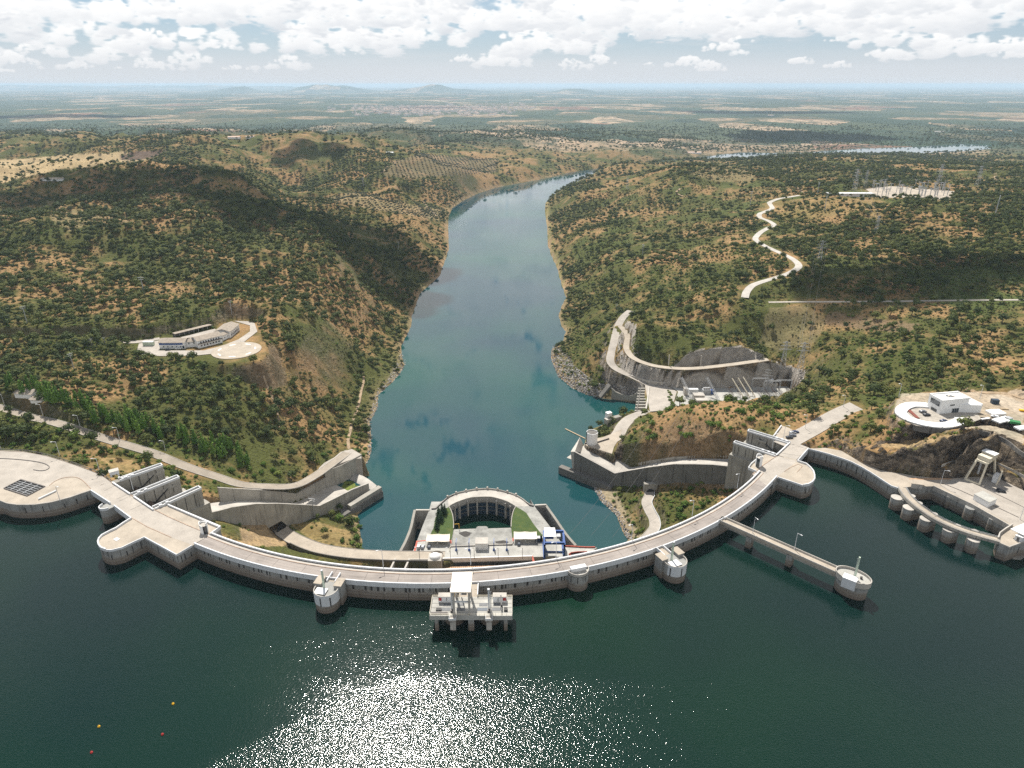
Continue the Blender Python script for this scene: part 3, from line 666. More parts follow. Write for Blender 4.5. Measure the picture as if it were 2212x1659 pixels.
class Ground:
    def __call__(s, x, y):
        y = np.asarray(y, float); x = np.asarray(x, float)
        i = np.interp(y, ys, np.arange(len(ys))); j = (x / y - ts[0]) / (ts[1] - ts[0]); j = np.clip(j, 0, NT_COL - 1.001); i = np.clip(i, 0, len(ys) - 1.001)
        i0, j0 = i.astype(int), j.astype(int); fi, fj = i - i0, j - j0
        return (ZT[i0, j0] * (1 - fi) + ZT[i0 + 1, j0] * fi) * (1 - fj) + (ZT[i0, j0 + 1] * (1 - fi) + ZT[i0 + 1, j0 + 1] * fi) * fj
    def idx(s, x, y):
        i = np.clip(np.rint(np.interp(y, ys, np.arange(len(ys)))).astype(int), 0, len(ys) - 1)
        j = np.clip(np.rint((x / y - ts[0]) / (ts[1] - ts[0])).astype(int), 0, NT_COL - 1); return i, j
G = Ground()
def gz(x, y): return float(G(np.array([x]), np.array([y]))[0])
def hit(px, py, z0=0.0):
    """where the sightline meets the ground"""
    d = sight(px, py); t = 180.0; prev = t
    while t < 9000:
        x, y, z = d[0] * t, d[1] * t, CAM_H + d[2] * t
        if z <= gz(x, y):
            a, b = prev, t
            for _ in range(12):
                m = (a + b) / 2
                if CAM_H + d[2] * m <= gz(d[0] * m, d[1] * m): b = m
                else: a = m
            return Vector((d[0] * b, d[1] * b, CAM_H + d[2] * b))
        prev = t; t += max(1.5, t * 0.006)
    return at(px, py, -50)

# ground cover masks (what grows there), kept per vertex
PX, PY = project(XX, YY, ZT)
def region(poly): return inside(PX, PY, poly)
n40 = fbm(XX / 60.0, YY / 60.0, 5, 41); n12 = fbm(XX / 15.0, YY / 15.0, 4, 51)
soil = np.array([0.285, 0.178, 0.082]); olive = np.array([0.074, 0.080, 0.022]); green = np.array([0.075, 0.098, 0.026]); field = np.array([0.42, 0.315, 0.175])
wgt = sstep(0.66 + n40 * 1.2 + n12 * 0.9)
lush = sstep(0.30 + fbm(XX / 130.0, YY / 130.0, 4, 61) * 1.5)
right_near = sstep((TT - 0.05) / 0.1) * sstep((1500 - YY) / 500)
cover = olive[None, None] * (1 - (lush * (0.25 + 0.55 * right_near))[..., None]) + green[None, None] * (lush * (0.25 + 0.55 * right_near))[..., None]
land = soil[None, None] * (1 - wgt[..., None]) + cover * wgt[..., None]
OPEN = np.zeros_like(ZT)      # 1 where no scrub grows
def paint(poly, col, k=1.0, open_=1.0):
    m = region(poly)[..., None] * k; global land
    land = land * (1 - m) + np.array(col)[None, None] * m; OPEN[...] = np.maximum(OPEN, m[..., 0] * open_)
paint([(-200,345),(0,345),(60,342),(150,333),(240,331),(262,327),(300,330),(330,345),(240,352),(190,362),(130,366),(90,376),(40,384),(0,398),(-200,420)], field, 0.95, 0.85)
paint([(262,335),(300,326),(362,326),(330,341),(290,347),(262,345)], (0.11, 0.075, 0.055), 0.95, 1.0)
paint([(100,430),(170,455),(280,470),(280,482),(200,482),(150,500),(110,475)], field * 0.8, 0.5, 0.5)
paint([(1480,372),(1560,355),(1640,372),(1620,395),(1540,392)], (0.25, 0.19, 0.10), 0.6, 0.75)
paint([(1180,430),(1186,440),(1186,470),(1196,530),(1215,590),(1222,640),(1210,640),(1196,560),(1180,480)], (0.16, 0.165, 0.035), 0.8, 0.7)
paint([(1640,440),(1760,425),(1900,432),(1960,450),(1940,475),(1800,470),(1690,470)], (0.28, 0.19, 0.08), 0.6, 0.6)
paint([(1660,665),(1740,660),(1790,690),(1760,740),(1680,760),(1640,740)], (0.20, 0.165, 0.085), 0.65, 0.8)
paint([(1790,670),(1900,690),(1990,700),(1960,720),(1860,712),(1780,700)], (0.20, 0.135, 0.085), 0.7, 0.8)
paint([(520,1120),(615,1130),(620,1180),(520,1180)], (0.42, 0.29, 0.165), 0.8, 0.9)
paint([(620,1128),(690,1128),(760,1150),(750,1185),(690,1180)], (0.32, 0.22, 0.10), 0.6, 0.6)
paint([(210,985),(330,1000),(350,1020),(270,1020),(230,1005)], (0.33, 0.225, 0.105), 0.7, 0.5)
paint([(1400,880),(1600,850),(1640,905),(1560,960),(1420,940)], (0.30, 0.185, 0.09), 0.6, 0.55)
paint([(1280,1046),(1300,1085),(1335,1118),(1360,1170),(1385,1160),(1355,1110),(1330,1060)], (0.40, 0.335, 0.24), 0.6, 0.8)
paint([(2130,860),(2212,900),(2400,1000),(2400,880),(2200,840)], (0.43, 0.34, 0.25), 0.8, 1.0)
paint([(1890,962),(1946,952),(2010,944),(2106,932),(2170,944),(2230,968),(2230,985),(2170,962),(2106,948),(2010,960),(1946,970)], (0.36, 0.26, 0.14), 0.8, 0.6)
paint([(1925,900),(1945,850),(2140,845),(2212,870),(2212,960),(2110,925),(1980,925)], (0.40, 0.345, 0.27), 0.75, 1.0)
paint([(700,432),(760,415),(960,455),(945,475),(820,455)], field * 0.85, 0.6, 1.0)
paint([(826,380),(850,348),(910,334),(1000,340),(1075,345),(1070,372),(960,380),(880,386)], (0.22, 0.16, 0.10), 0.55, 1.0)
shore = np.exp(-np.clip(RD, 0, 99) / 5.0) * (YY < 2300) * (RD > -2); tan_shore = np.array([0.36, 0.255, 0.155])
sn = 0.5 + 0.5 * vnoise(XX / 8, YY / 8, 71); land = land * (1 - (shore * sn)[..., None]) + tan_shore[None, None] * (shore * sn)[..., None]
far_c = sstep((YY - 2500) / 700.0)
# terrain mesh: leave out the sheet under the open reservoir
NR, NC = ZT.shape
co = np.stack([XX, YY, ZT], -1).reshape(-1, 3).astype(np.float32)
ii, jj = np.meshgrid(np.arange(NR - 1), np.arange(NC - 1), indexing='ij')
q = np.stack([ii * NC + jj, ii * NC + jj + 1, (ii + 1) * NC + jj + 1, (ii + 1) * NC + jj], -1).reshape(-1, 4)
keep = ~((LAKE_D[:-1, :-1] < -12) & (LAKE_D[1:, 1:] < -12)).reshape(-1) & ~((RD[:-1, :-1] < -60) & (RD[1:, 1:] < -60)).reshape(-1)
q = q[keep]
me = bpy.data.meshes.new('terrain'); me.vertices.add(len(co)); me.vertices.foreach_set('co', co.ravel())
me.loops.add(q.size); me.loops.foreach_set('vertex_index', q.ravel().astype(np.int32))
me.polygons.add(len(q)); me.polygons.foreach_set('loop_start', np.arange(0, q.size, 4, dtype=np.int32))
try: me.polygons.foreach_set('loop_total', np.full(len(q), 4, dtype=np.int32))
except Exception: pass
me.polygons.foreach_set('use_smooth', np.ones(len(q), bool))
me.update(calc_edges=True)
ca = me.color_attributes.new('land', 'FLOAT_COLOR', 'POINT')
ca.data.foreach_set('color', np.concatenate([land, far_c[..., None]], -1).reshape(-1).astype(np.float32))
ra = me.attributes.new('rocky', 'FLOAT', 'POINT'); ra.data.foreach_set('value', ROCKY.reshape(-1).astype(np.float32))
oa = me.attributes.new('open', 'FLOAT', 'POINT'); oa.data.foreach_set('value', np.maximum(OPEN, BUILT).reshape(-1).astype(np.float32))

def terrain_mat():
    m, t, b = new_mat('terrain_ground'); p = geo_pos(t)
    at_ = t.new('ShaderNodeAttribute', attribute_name='land'); rk = t.new('ShaderNodeAttribute', attribute_name='rocky').outputs['Fac']
    op = t.new('ShaderNodeAttribute', attribute_name='open').outputs['Fac']
    c = at_.outputs['Color']; farf = at_.outputs['Alpha']
    nf = t.noise(p, 0.5, 6.0, 0.65); nm = t.noise(p, 0.09, 5.0, 0.6)
    c = t.mix(0.8, c, t.ramp(nf, [(0.3, 0.55), (0.7, 1.4)]), 'MULTIPLY')
    c = t.mix(0.6, c, t.ramp(nm, [(0.3, 0.7), (0.7, 1.25)]), 'MULTIPLY')
    # low scrub tussocks
    vo = t.new('ShaderNodeTexVoronoi', feature='F1'); t.put(vo, 'Vector', p); vo.inputs['Scale'].default_value = 0.42; vo.inputs['Randomness'].default_value = 1.0
    tus = t.ramp(vo.outputs['Distance'], [(0.25, 1.0), (0.5, 0.0)])
    tus = t.math('MULTIPLY', tus, t.ramp(nm, [(0.42, 0.0), (0.55, 1.0)]))
    tus = t.math('MULTIPLY', tus, t.math('SUBTRACT', 1.0, op, clamp=True))
    c = t.mix(t.math('MULTIPLY', tus, 0.8), c, t.mix(vo.outputs['Color'], (0.05, 0.055, 0.02), (0.10, 0.10, 0.035)))
    # the patchwork of the plain
    pw = t.vmath('MULTIPLY', p, (1.0, 0.62, 0.0)); wob = t.new('ShaderNodeTexNoise'); t.put(wob, 'Vector', p); wob.inputs['Scale'].default_value = 0.0012; wob.inputs['Detail'].default_value = 3
    pw = t.vmath('ADD', pw, t.vmath('SCALE', wob.outputs['Color'], 420.0))
    v2 = t.new('ShaderNodeTexVoronoi', feature='F1'); t.put(v2, 'Vector', pw); v2.inputs['Scale'].default_value = 0.0021
    cell = t.new('ShaderNodeSeparateColor', i_0=v2.outputs['Color']).outputs[0]
    large = t.noise(p, 0.00035, 3.0, 0.6)
    fsel = t.math('ADD', t.math('MULTIPLY', cell, 0.72), t.math('MULTIPLY', large, 0.5))
    fc = t.ramp(fsel, [(0.0, (0.020, 0.040, 0.030)), (0.26, (0.034, 0.058, 0.036)), (0.46, (0.046, 0.072, 0.042)), (0.60, (0.070, 0.088, 0.048)), (0.72, (0.12, 0.108, 0.062)), (0.80, (0.31, 0.225, 0.145)), (0.90, (0.40, 0.295, 0.20)), (0.96, (0.22, 0.12, 0.08))], 'CONSTANT')
    sp = t.noise(p, 0.014, 5.0, 0.75)
    fc = t.mix(t.ramp(sp, [(0.47, 0.0), (0.58, 0.9)]), fc, (0.026, 0.045, 0.032))
    sp2 = t.noise(p, 0.003, 4.0, 0.7)
    fc = t.mix(t.ramp(sp2, [(0.5, 0.0), (0.6, 0.7)]), fc, (0.055, 0.072, 0.042))
    c = t.mix(farf, c, fc)
    # bare rock on steep cuts
    ge = t.new('ShaderNodeNewGeometry'); nz = t.new('ShaderNodeSeparateXYZ', i_0=ge.outputs['True Normal']).outputs['Z']
    rn = t.noise(p, 0.22, 7.0, 0.68, 0.5); rn2 = t.noise(t.vmath('MULTIPLY', p, (1, 1, 2.5)), 0.8, 6.0, 0.65)
    rc = t.ramp(rn, [(0.3, (0.06, 0.05, 0.043)), (0.45, (0.15, 0.122, 0.094)), (0.58, (0.25, 0.20, 0.145)), (0.72, (0.36, 0.29, 0.21))])
    rc = t.mix(0.7, rc, t.ramp(rn2, [(0.35, 0.3), (0.65, 1.3)]), 'MULTIPLY')
    steep = t.ramp(t.math('ADD', nz, t.math('MULTIPLY', t.math('SUBTRACT', rn2, 0.5), 0.3)), [(0.62, 1.0), (0.76, 0.0)])
    steep = t.math('MAXIMUM', t.math('MULTIPLY', steep, t.math('SUBTRACT', 1.0, farf)), 0.0)
    rk1 = t.math('MINIMUM', rk, 1.0)
    vb = t.new('ShaderNodeTexVoronoi', feature='F1'); t.put(vb, 'Vector', t.vmath('ADD', t.vmath('MULTIPLY', p, (0.30, 0.30, 0.5)), t.vmath('SCALE', t.new('ShaderNodeTexNoise', i_Vector=p, i_Scale=0.35, i_Detail=4.0).outputs['Color'], 1.6))); vb.inputs['Scale'].default_value = 1.0
    rc = t.mix(0.75, rc, t.ramp(t.new('ShaderNodeSeparateColor', i_0=vb.outputs['Color']).outputs[0], [(0.0, 0.35), (0.5, 0.9), (1.0, 1.75)]), 'MULTIPLY')
    shot = t.mix(0.6, (0.44, 0.40, 0.35), t.ramp(rn, [(0.35, 0.55), (0.65, 1.35)]), 'MULTIPLY')
    rc = t.mix(t.math('SUBTRACT', rk, 1.0, clamp=True), rc, shot)
    f = t.math('MULTIPLY', steep, t.math('ADD', 0.35, t.math('MULTIPLY', rk1, 0.65)))
    c = t.mix(f, c, rc)
    t.put(b, 'Base Color', c); b.inputs['Roughness'].default_value = 0.95; b.inputs['Specular IOR Level'].default_value = 0.1
    hgt = t.math('ADD', t.math('MULTIPLY', nf, 0.6), t.math('MULTIPLY', t.math('MULTIPLY', rn2, f), 3.0))
    hgt = t.math('ADD', hgt, t.math('MULTIPLY', tus, 0.7))
    bp = t.new('ShaderNodeBump', i_Strength=0.8, i_Distance=1.0); t.put(bp, 'Height', hgt); t.l.new(bp.outputs[0], b.inputs['Normal'])
    return m
me.materials.append(terrain_mat())
terrain = link(bpy.data.objects.new('terrain', me)); terrain['kind'] = 'structure'

# water sheets
wr = MB(); wr.add([(-420, 236, Z_RIVER), (900, 236, Z_RIVER), (3600, 1500, Z_RIVER), (3600, 5200, Z_RIVER), (-420, 3600, Z_RIVER)], [(0, 1, 2, 3, 4)])
struct('river_water', wr, M['river'])
wl = MB(); n = len(LAKE); wl.add([(x, y, Z_LAKE) for x, y in LAKE], [tuple(reversed(range(n)))])
struct('reservoir_water', wl, M['lake'])
# closed box of hazy air round everything
hb = MB(); hb.box((0, 62000, 59), (340000, 140000, 338))
hz_o = link(bpy.data.objects.new('haze', mesh_from('haze', hb, None))); hz_o['kind'] = 'stuff'
hm = bpy.data.materials.new('hazy_air'); hm.use_nodes = True; ht = NT(hm.node_tree)
pv = ht.new('ShaderNodeVolumePrincipled'); pv.inputs['Density'].default_value = 4.2e-5; pv.inputs['Color'].default_value = (0.60, 0.77, 0.95, 1); pv.inputs['Anisotropy'].default_value = 0.1
ho = ht.new('ShaderNodeOutputMaterial'); ht.l.new(pv.outputs[0], ho.inputs['Volume']); hz_o.data.materials.append(hm)

# ------------------------------------------------------------------ the arch dam
def arc_theta(px, py, z=1.2):
    p = at(px, py, z); return math.atan2(p.x - ARC_C[0], ARC_C[1] - p.y)
def sweep(prof, t0, t1, n, mb=None):
    """closed cross-section (radius, level) swept round the dam's centre"""
    mb = mb or MB(); m = len(prof); vs = []
    for i in range(n + 1):
        th = t0 + (t1 - t0) * i / n
        vs += [tuple(arc_pt(th, r, z)) for r, z in prof]
    fs = [(i * m + j, (i + 1) * m + j, (i + 1) * m + (j + 1) % m, i * m + (j + 1) % m) for i in range(n) for j in range(m)]
    fs += [tuple(reversed(range(m))), tuple(n * m + j for j in range(m))]
    return mb.add(vs, fs)
RO, RI = ARC_RO, ARC_RI
dam = thing('arch_dam', 'long curved concrete arch dam carrying a road between white parapets', 'dam', (-38, 240, -9))
NB = 30
for k in range(NB):
    t0 = TH0 + (TH1 - TH0) * k / NB + 0.00025; t1 = TH0 + (TH1 - TH0) * (k + 1) / NB - 0.00025
    prof = [(RI - 9, -75), (RO - 0.3, -75), (RO - 0.3, -5.0), (RO - 0.9, -4.7), (RO - 0.9, -1.4), (RI + 0.5, -1.4), (RI + 0.2, -3.5), (RI - 3, -30)]
    part('wall_block', sweep(prof, t0, t1, 3), M['conc_lake'], dam)
part('roadway', sweep([(RI + 2.0, -1.3), (RO - 0.6, -1.3), (RO - 0.6, 0.0), (RI + 2.0, 0.0)], TH0 - 0.01, TH1 + 0.012, 72), M['road'], dam)
part('footpath', sweep([(RI + 0.28, -1.3), (RI + 1.95, -1.3), (RI + 1.95, 0.17), (RI + 0.28, 0.17)], TH0, TH1, 72), M['conc_pale'], dam)
part('kerb', sweep([(RI + 1.96, -0.2), (RI + 2.3, -0.2), (RI + 2.3, 0.2), (RI + 1.96, 0.2)], TH0, TH1, 72), M['kerb'], dam)
part('gutter', sweep([(RI + 0.5, 0.10), (RI + 1.0, 0.10), (RI + 1.0, 0.22), (RI + 0.5, 0.22)], TH0, TH1, 72), M['stain'], dam)
for k in range(NB):
    t0 = TH0 + (TH1 - TH0) * k / NB; t1 = TH0 + (TH1 - TH0) * (k + 1) / NB - 0.0003
    part('parapet', sweep([(RI - 0.4, -1.5), (RI + 0.3, -1.5), (RI + 0.3, 1.05), (RI - 0.4, 1.05)], t0, t1, 3), M['white'], dam)
gaps = [(arc_theta(703, 1245), arc_theta(732, 1248)), (arc_theta(982, 1260.5), arc_theta(1035.5, 1258)), (arc_theta(1228.5, 1235), arc_theta(1273.5, 1226.5)),
        (arc_theta(1411, 1186), arc_theta(1431, 1178)), (arc_theta(1551, 1125), arc_theta(1562, 1116))]
edges = [TH0] + [v for g in gaps for v in g] + [TH1]
for a, b in zip(edges[::2], edges[1::2]):
    n = max(1, round((b - a) * RO / 11.0))
    for k in range(n):
        t0 = a + (b - a) * k / n; t1 = a + (b - a) * (k + 1) / n - (0.0003 if k < n - 1 else 0)
        part('parapet', sweep([(RO - 0.55, -1.4), (RO, -1.4), (RO, 1.2), (RO - 0.55, 1.2)], t0, t1, 3), M['white'], dam)
for a, b in gaps: part('parapet', sweep([(RO - 0.9, -1.38), (RO - 0.58, -1.38), (RO - 0.58, 0.9), (RO - 0.9, 0.9)], a, b, 3), M['white'], dam)
slot_src = None
for k in range(1, 22):
    t0 = TH0 + (TH1 - TH0) * k / 22; part('joint', sweep([(RI + 2.35, -0.05), (RO - 0.62, -0.05), (RO - 0.62, 0.014), (RI + 2.35, 0.014)], t0, t0 + 0.00045, 1), M['stain'], dam)
t = TH0 + 0.02
while t < TH1 - 0.02:
    if not any(a - 0.012 < t < b + 0.012 for a, b in gaps):
        w = RND.choice([0.0028, 0.0042, 0.0034]); d = RND.uniform(-4.65, -4.2)
        part('slot', sweep([(RO - 0.93, d), (RO - 0.84, d), (RO - 0.84, -1.45), (RO - 0.93, -1.45)], t, t + w, 1), M['stain'], dam)
        if RND.random() < 0.35:
            t += w + 0.0035; part('slot', sweep([(RO - 0.93, d), (RO - 0.84, d), (RO - 0.84, -1.45), (RO - 0.93, -1.45)], t, t + w * 0.7, 1), M['stain'], dam)
    t += RND.choice([0.012, 0.017, 0.024])

def slots_on(poly, parent, n_each=3, z0=-5.2, z1=-1.2):
    """dark run-off slots on an upright face given by its top edge"""
    for a, b in zip(poly[:-1], poly[1:]):
        a2, b2 = Vector(a[:2]), Vector(b[:2]); L = (b2 - a2).length; n = int(L / n_each)
        d = (b2 - a2).normalized()
        for k in range(n):
            if RND.random() < 0.55:
                c = a2 + d * (L * (k + RND.uniform(0.3, 0.7)) / n); w = RND.uniform(0.3, 0.6); h = RND.uniform(0.6, 1.0)
                m = MB(); m.box((c.x, c.y, z0 + (z1 - z0) * h / 2), (w, 0.12, (z1 - z0) * h), math.atan2(d.y, d.x)); part('slot', m, M['stain'], parent)

# left abutment: rounded platform upstream, block downstream
BULGE = ats([(282,1118),(266,1128),(250,1139),(234,1146.5),(220,1154),(213.5,1161),(211,1168),(212.5,1175),(217.5,1181),(228,1185),(240,1185.5),(262.5,1180),(287.5,1168),(311,1157.5),(381,1195.5),(414,1175.5)], 1.0)
LB_IN = ats([(454,1152),(475,1136.7),(362.5,1089),(331,1098)], 1.0)
la = thing('left_abutment', 'buff concrete platform with a rounded end sticking into the reservoir, left end of the dam', 'abutment', (-175, 275, 0))
poly = [p.xy for p in BULGE] + [p.xy for p in LB_IN]
m = MB(); m.prism(poly, -45, -0.1); part('body', m, M['conc_lake'], la)
m = MB(); m.prism(offset([p for p in poly], -0.5), -0.2, 0.0) if False else m.prism(poly, -0.09, 0.0, bottom=False); part('deck', m, M['deck'], la)
m = MB(); m.band(BULGE[:10], 0.6, -0.6); part('parapet', m, M['white'], la)
m = MB(); m.band([p - Vector((0, 0, 0.45)) for p in BULGE[9:14]], 0.4, -0.6); part('parapet', m, M['white'], la)
m = MB(); m.band([p - Vector((0, 0, 0.45)) for p in BULGE[13:16]], 0.4, -0.6); part('parapet', m, M['white'], la)
m = MB(); m.band(LB_IN[0:3], 0.6, -0.8); part('parapet', m, M['white'], la)
m = MB(); m.prism([p.xy for p in [LB_IN[0], LB_IN[1], LB_IN[2], at(345, 1105, 0), at(414, 1160, 0)]], -66, -3, 5.0); part('foot', m, M['conc'], la)
slots_on([p.xy for p in BULGE[9:16]], la, 2.6)
m = MB(); c = at(252, 1165, 0); m.box((c.x, c.y, 0.08), (2.6, 1.9, 0.16), -0.5); part('hatch', m, M['white'], la)
# roadway over the left abutment and the gate bays, tangent to the arc
def road_piece(name, pa, pb, root, mat, z=0.006):
    m = MB(); n = len(pa); m.add([(p.x, p.y, z) for p in pa] + [(p.x, p.y, z) for p in pb], [(i + 1, i, n + i, n + i + 1) for i in range(n - 1)]); return part(name, m, mat, root)
up_edge = ats([(197,1059),(242,1089),(284,1118.5),(318,1138),(370,1161),(416,1177)], 0); dn_edge = ats([(238,1041),(281,1067),(330,1099.5),(365,1117),(408,1136),(456,1155)], 0)
road_piece('roadway', up_edge, dn_edge, la, M['road_pale'], 0.012)
m = MB(); m.band([p + Vector((0, 0, 0.2)) for p in dn_edge[2:]], 0.35, -0.1); part('kerb', m, M['kerb'], la)
m = MB(); m.band([p + Vector((0, 0, 0.16)) for p in up_edge[2:5]], 0.3, -0.1); part('kerb', m, M['kerb'], la)

# left spillway: bridge slab, three piers, radial gates, chute
ls = thing('left_spillway', 'two-bay gated spillway with white-edged piers and a long curved chute, left of the dam', 'spillway', (-195, 310, 0))
m = MB(); m.prism([p.xy for p in ats([(195,1058),(283,1118.4),(331,1099),(240,1039)], 0)], -2.6, 0.004); part('bridge_slab', m, M['road_pale'], ls)
for a, b in (((196,1058),(238,1085)), ((246,1090.5),(283,1118))):
    m = MB(); m.band(ats([a, b], 1.1), 0.5, -2.2); part('parapet', m, M['white'], ls)
for a, b in (((236,1057),(254,1046)), ((262,1075),(282,1065)), ((267,1080),(287,1069)), ((292,1098),(314,1087))):   # expansion joints across the slab
    m = MB(); m.band(ats([(a[0]-10, a[1]+3), b], 0.03), 0.16, 0.0); part('joint', m, M['stain'], ls)
m = MB(); m.band([p + Vector((0, 0, 0.22)) for p in ats([(240,1042.5),(281,1068.5),(330,1101)], 0)], 0.35, 0); part('kerb', m, M['kerb'], ls)
pc = at(238, 1091, 0); nose_dir = Vector((-0.59, -0.807))
noses = []
for k in range(13):
    a = math.pi * k / 12; ax = Vector((0.807, -0.59)); noses.append(pc.xy + ax * (3.0 * math.cos(a)) + nose_dir * (2.2 + 3.0 * math.sin(a)))
m = MB(); m.prism(noses + [pc.xy - Vector((0.807, -0.59)) * 3.0 - nose_dir * 3, pc.xy + Vector((0.807, -0.59)) * 3.0 - nose_dir * 3], -40, -0.05); part('pier_nose', m, M['conc_lake'], ls)
m = MB(); m.band([Vector((p.x, p.y, 1.0)) for p in noses], 0.45, -0.4); part('parapet', m, M['white'], ls)
PIERS = [((256.7,1034),(348.6,1002)), ((285.3,1066.9),(383.9,1027.3)), ((331.5,1095.5),(430.9,1050.8))]
pier_ends = []
for a, b in PIERS:
    A, B = at(*a, 0.9), at(*b, 0.9); d = (B - A).normalized(); nrm = Vector((-d.y, d.x, 0)); pier_ends.append((A, B))
    m = MB(); m.band([A - d * 9, B], 3.4, -30, 0.0); p_ = part('pier', m, M['conc'], ls)
    m = MB(); m.band([A + d * 3, B + d * 2.5], 5.6, -30, -9.5); part('pier_foot', m, M['conc'], ls)
    for s in (1, -1):
        m = MB(); m.band([A + nrm * 1.45 * s, B + nrm * 1.45 * s], 0.55, -0.3); part('parapet', m, M['white'], ls)
    m = MB(); m.band([B + nrm * 1.7, B - nrm * 1.7], 0.5, -0.3, 0.9); part('parapet', m, M['white'], ls)
    for q in (3.0, 6.5):
        m = MB(); m.box(tuple(A + d * q + nrm * -1.5 + Vector((0, 0, 0.1))), (1.5, 1.1, 1.1), math.atan2(d.y, d.x)); part('bearing_block', m, M['white'], ls)
    for q in (0.2, 0.42, 0.62, 0.82):
        L = (B - A).length; c = A + d * L * q - nrm * 1.72
        m = MB(); m.box((c.x, c.y, -4.6), (0.35, 0.12, RND.uniform(5, 8)), math.atan2(d.y, d.x)); part('slot', m, M['stain'], ls)
for a, b in (((243,1041),(280.7,1065.7)), ((288.8,1070.9),(331,1099.5))):
    m = MB(); m.band(ats([a, b], 0.9), 0.7, -2.4); part('parapet', m, M['white'], ls)
m = MB(); m.band([*ats([(256,1029),(264,1032),(285,1022)], 0.9)], 0.5, -0.5); part('parapet', m, M['white'], ls)
for i in (0, 1):
    (A0, B0), (A1, B1) = pier_ends[i], pier_ends[i + 1]
    d = ((B0 - A0).normalized() + (B1 - A1).normalized()).normalized(); P0, P1 = A0 + (B0 - A0).normalized() * 5, A1 + (B1 - A1).normalized() * 5
    ax = (P1 - P0).normalized(); P0 = P0 + ax * 1.9; P1 = P1 - ax * 1.9; vs = []
    for k in range(9):
        a = math.radians(-28 + 56 * k / 8); r = 11.0
        for P in (P0, P1): q = P + d * (r - r * math.cos(a)) ; vs.append((q.x, q.y, -10.5 + r * math.sin(a)))
    m = MB(); m.add(vs, [(2 * k, 2 * k + 1, 2 * k + 3, 2 * k + 2) for k in range(8)]); g_ = part('gate', m, M['gate'], ls)
    m = MB()
    for P in (P0 + ax * 0.6, P1 - ax * 0.6):
        for zz in (-8, -14): m.beam((P.x, P.y, zz + 1.5), tuple(P + d * 11 + Vector((0, 0, -10.5 - P.z))), 0.5)
    part('gate_arm', m, M['black_steel'], g_)
    for P, s in ((P0, 1), (P1, -1)):
        q = P + d * 12 + ax * 0.5 * s; m = MB(); m.tube((P.x + d.x * 3, P.y + d.y * 3, -9.5), (q.x, q.y, -3.2), 0.35); part('ram', m, M['black_steel'], ls)
        q = P + d * 9; m = MB(); m.beam((q.x, q.y, -3.6), tuple(q + d * 9 + Vector((0, 0, -3.2 - q.z))), 1.0, 1.4); part('trunnion_beam', m, M['conc'], ls)
for i in (0, 1):
    (A0, B0), (A1, B1) = pier_ends[i], pier_ends[i + 1]; m = MB(); m.prism([(A0 - (B0 - A0).normalized() * 8).xy, B0.xy, B1.xy, (A1 - (B1 - A1).normalized() * 8).xy], -32, -21.5); part('bay_floor', m, M['conc_dark'], ls)
# chute walls: plan lines, tops met with the sightlines
def chute(root, near_px, far_px, PA, PB, FA, FB, thick, floor_drop, mat_near, end_level):
    near = [on_plane(px, py, PA, PB) for px, py in near_px]; far = [on_plane(px, py, FA, FB) for px, py in far_px]
    m = MB(); m.band(near, thick, [min(-46, p.z - 12) if p.z > -40 else -70 for p in near]); part('near_wall', m, mat_near, root)
    m = MB(); m.band([p + Vector((0, 0, 0.03)) for p in near], thick * 0.55, [p.z - 0.25 for p in near]); part('coping', m, M['conc_pale'], root)
    m = MB(); m.band(far, thick, [p.z - 20 for p in far]); part('far_wall', m, M['conc'], root)
    m = MB(); m.band([p + Vector((0, 0, 0.03)) for p in far], thick * 0.55, [p.z - 0.25 for p in far]); part('coping', m, M['conc_pale'], root)
    n = len(near); vs = []; N = 24
    for k in range(N + 1):
        u = k / N; a = Vector(PA).lerp(Vector(PB), u); b = Vector(FA).lerp(Vector(FB), u)
        za = np.interp((a - Vector(PA)).length, [(p.xy - Vector(PA)).length for p in near], [p.z for p in near])
        zf = max(za - floor_drop, end_level); vs += [(a.x, a.y, zf), (b.x, b.y, zf)]
    m = MB(); m.add(vs, [(2 * k, 2 * k + 2, 2 * k + 3, 2 * k + 1) for k in range(N)]); part('chute_floor', m, M['conc_pale'], root); return near, far
LPA, LPB, LFA, LFB = (-168.5, 315.5), (-96, 414.5), (-190.5, 331.5), (-117.5, 431)
lnear, lfar = chute(ls, [(443,1109),(470,1103),(500,1095),(553,1087.5),(600,1087),(650,1089.5),(689,1092),(720,1077),(760,1057),(795,1043.5)],
      [(470,1052.5),(510,1055),(553,1057),(600,1061),(639,1066),(680,1043),(720,1022),(754,1004.7)], LPA, LPB, LFA, LFB, 1.3, 8.5, M['conc'], -64.0)
# ski-jump lips and stilling pool at the chute's end
m = MB(); m.prism([(-96.8, 413.5), (-90.5, 408.5), (-116, 372), (-122, 377)], -72, -61.5); part('toe_block', m, M['conc_dark'], ls)
m = MB(); m.prism([(-94.2, 411.6), (-91.3, 409.3), (-108, 385.5), (-111, 388)], -62, -58.6); part('toe_block', m, M['conc'], ls)
lip = MB(); vs = []
for k in range(7):
    u = k / 6; a = Vector(LPB).lerp(Vector(LFB), u); z = -60.5 + 2.6 * math.sin(u * math.pi); vs += [(a.x - 3.5, a.y - 5, -64.2), (a.x, a.y, z), (a.x + 1.2, a.y + 1.6, -70)]
lip.add(vs, [(3 * k + j, 3 * k + 3 + j, 3 * k + 4 + j, 3 * k + 1 + j) for k in range(6) for j in (0, 1)]); part('flip_lip', lip, M['conc_pale'], ls, smooth=True)
pool = MB(); a0, a1 = Vector(LPA).lerp(Vector(LPB), 0.60), Vector(LPA).lerp(Vector(LPB), 0.96); b0, b1 = Vector(LFA).lerp(Vector(LFB), 0.60), Vector(LFA).lerp(Vector(LFB), 0.96)
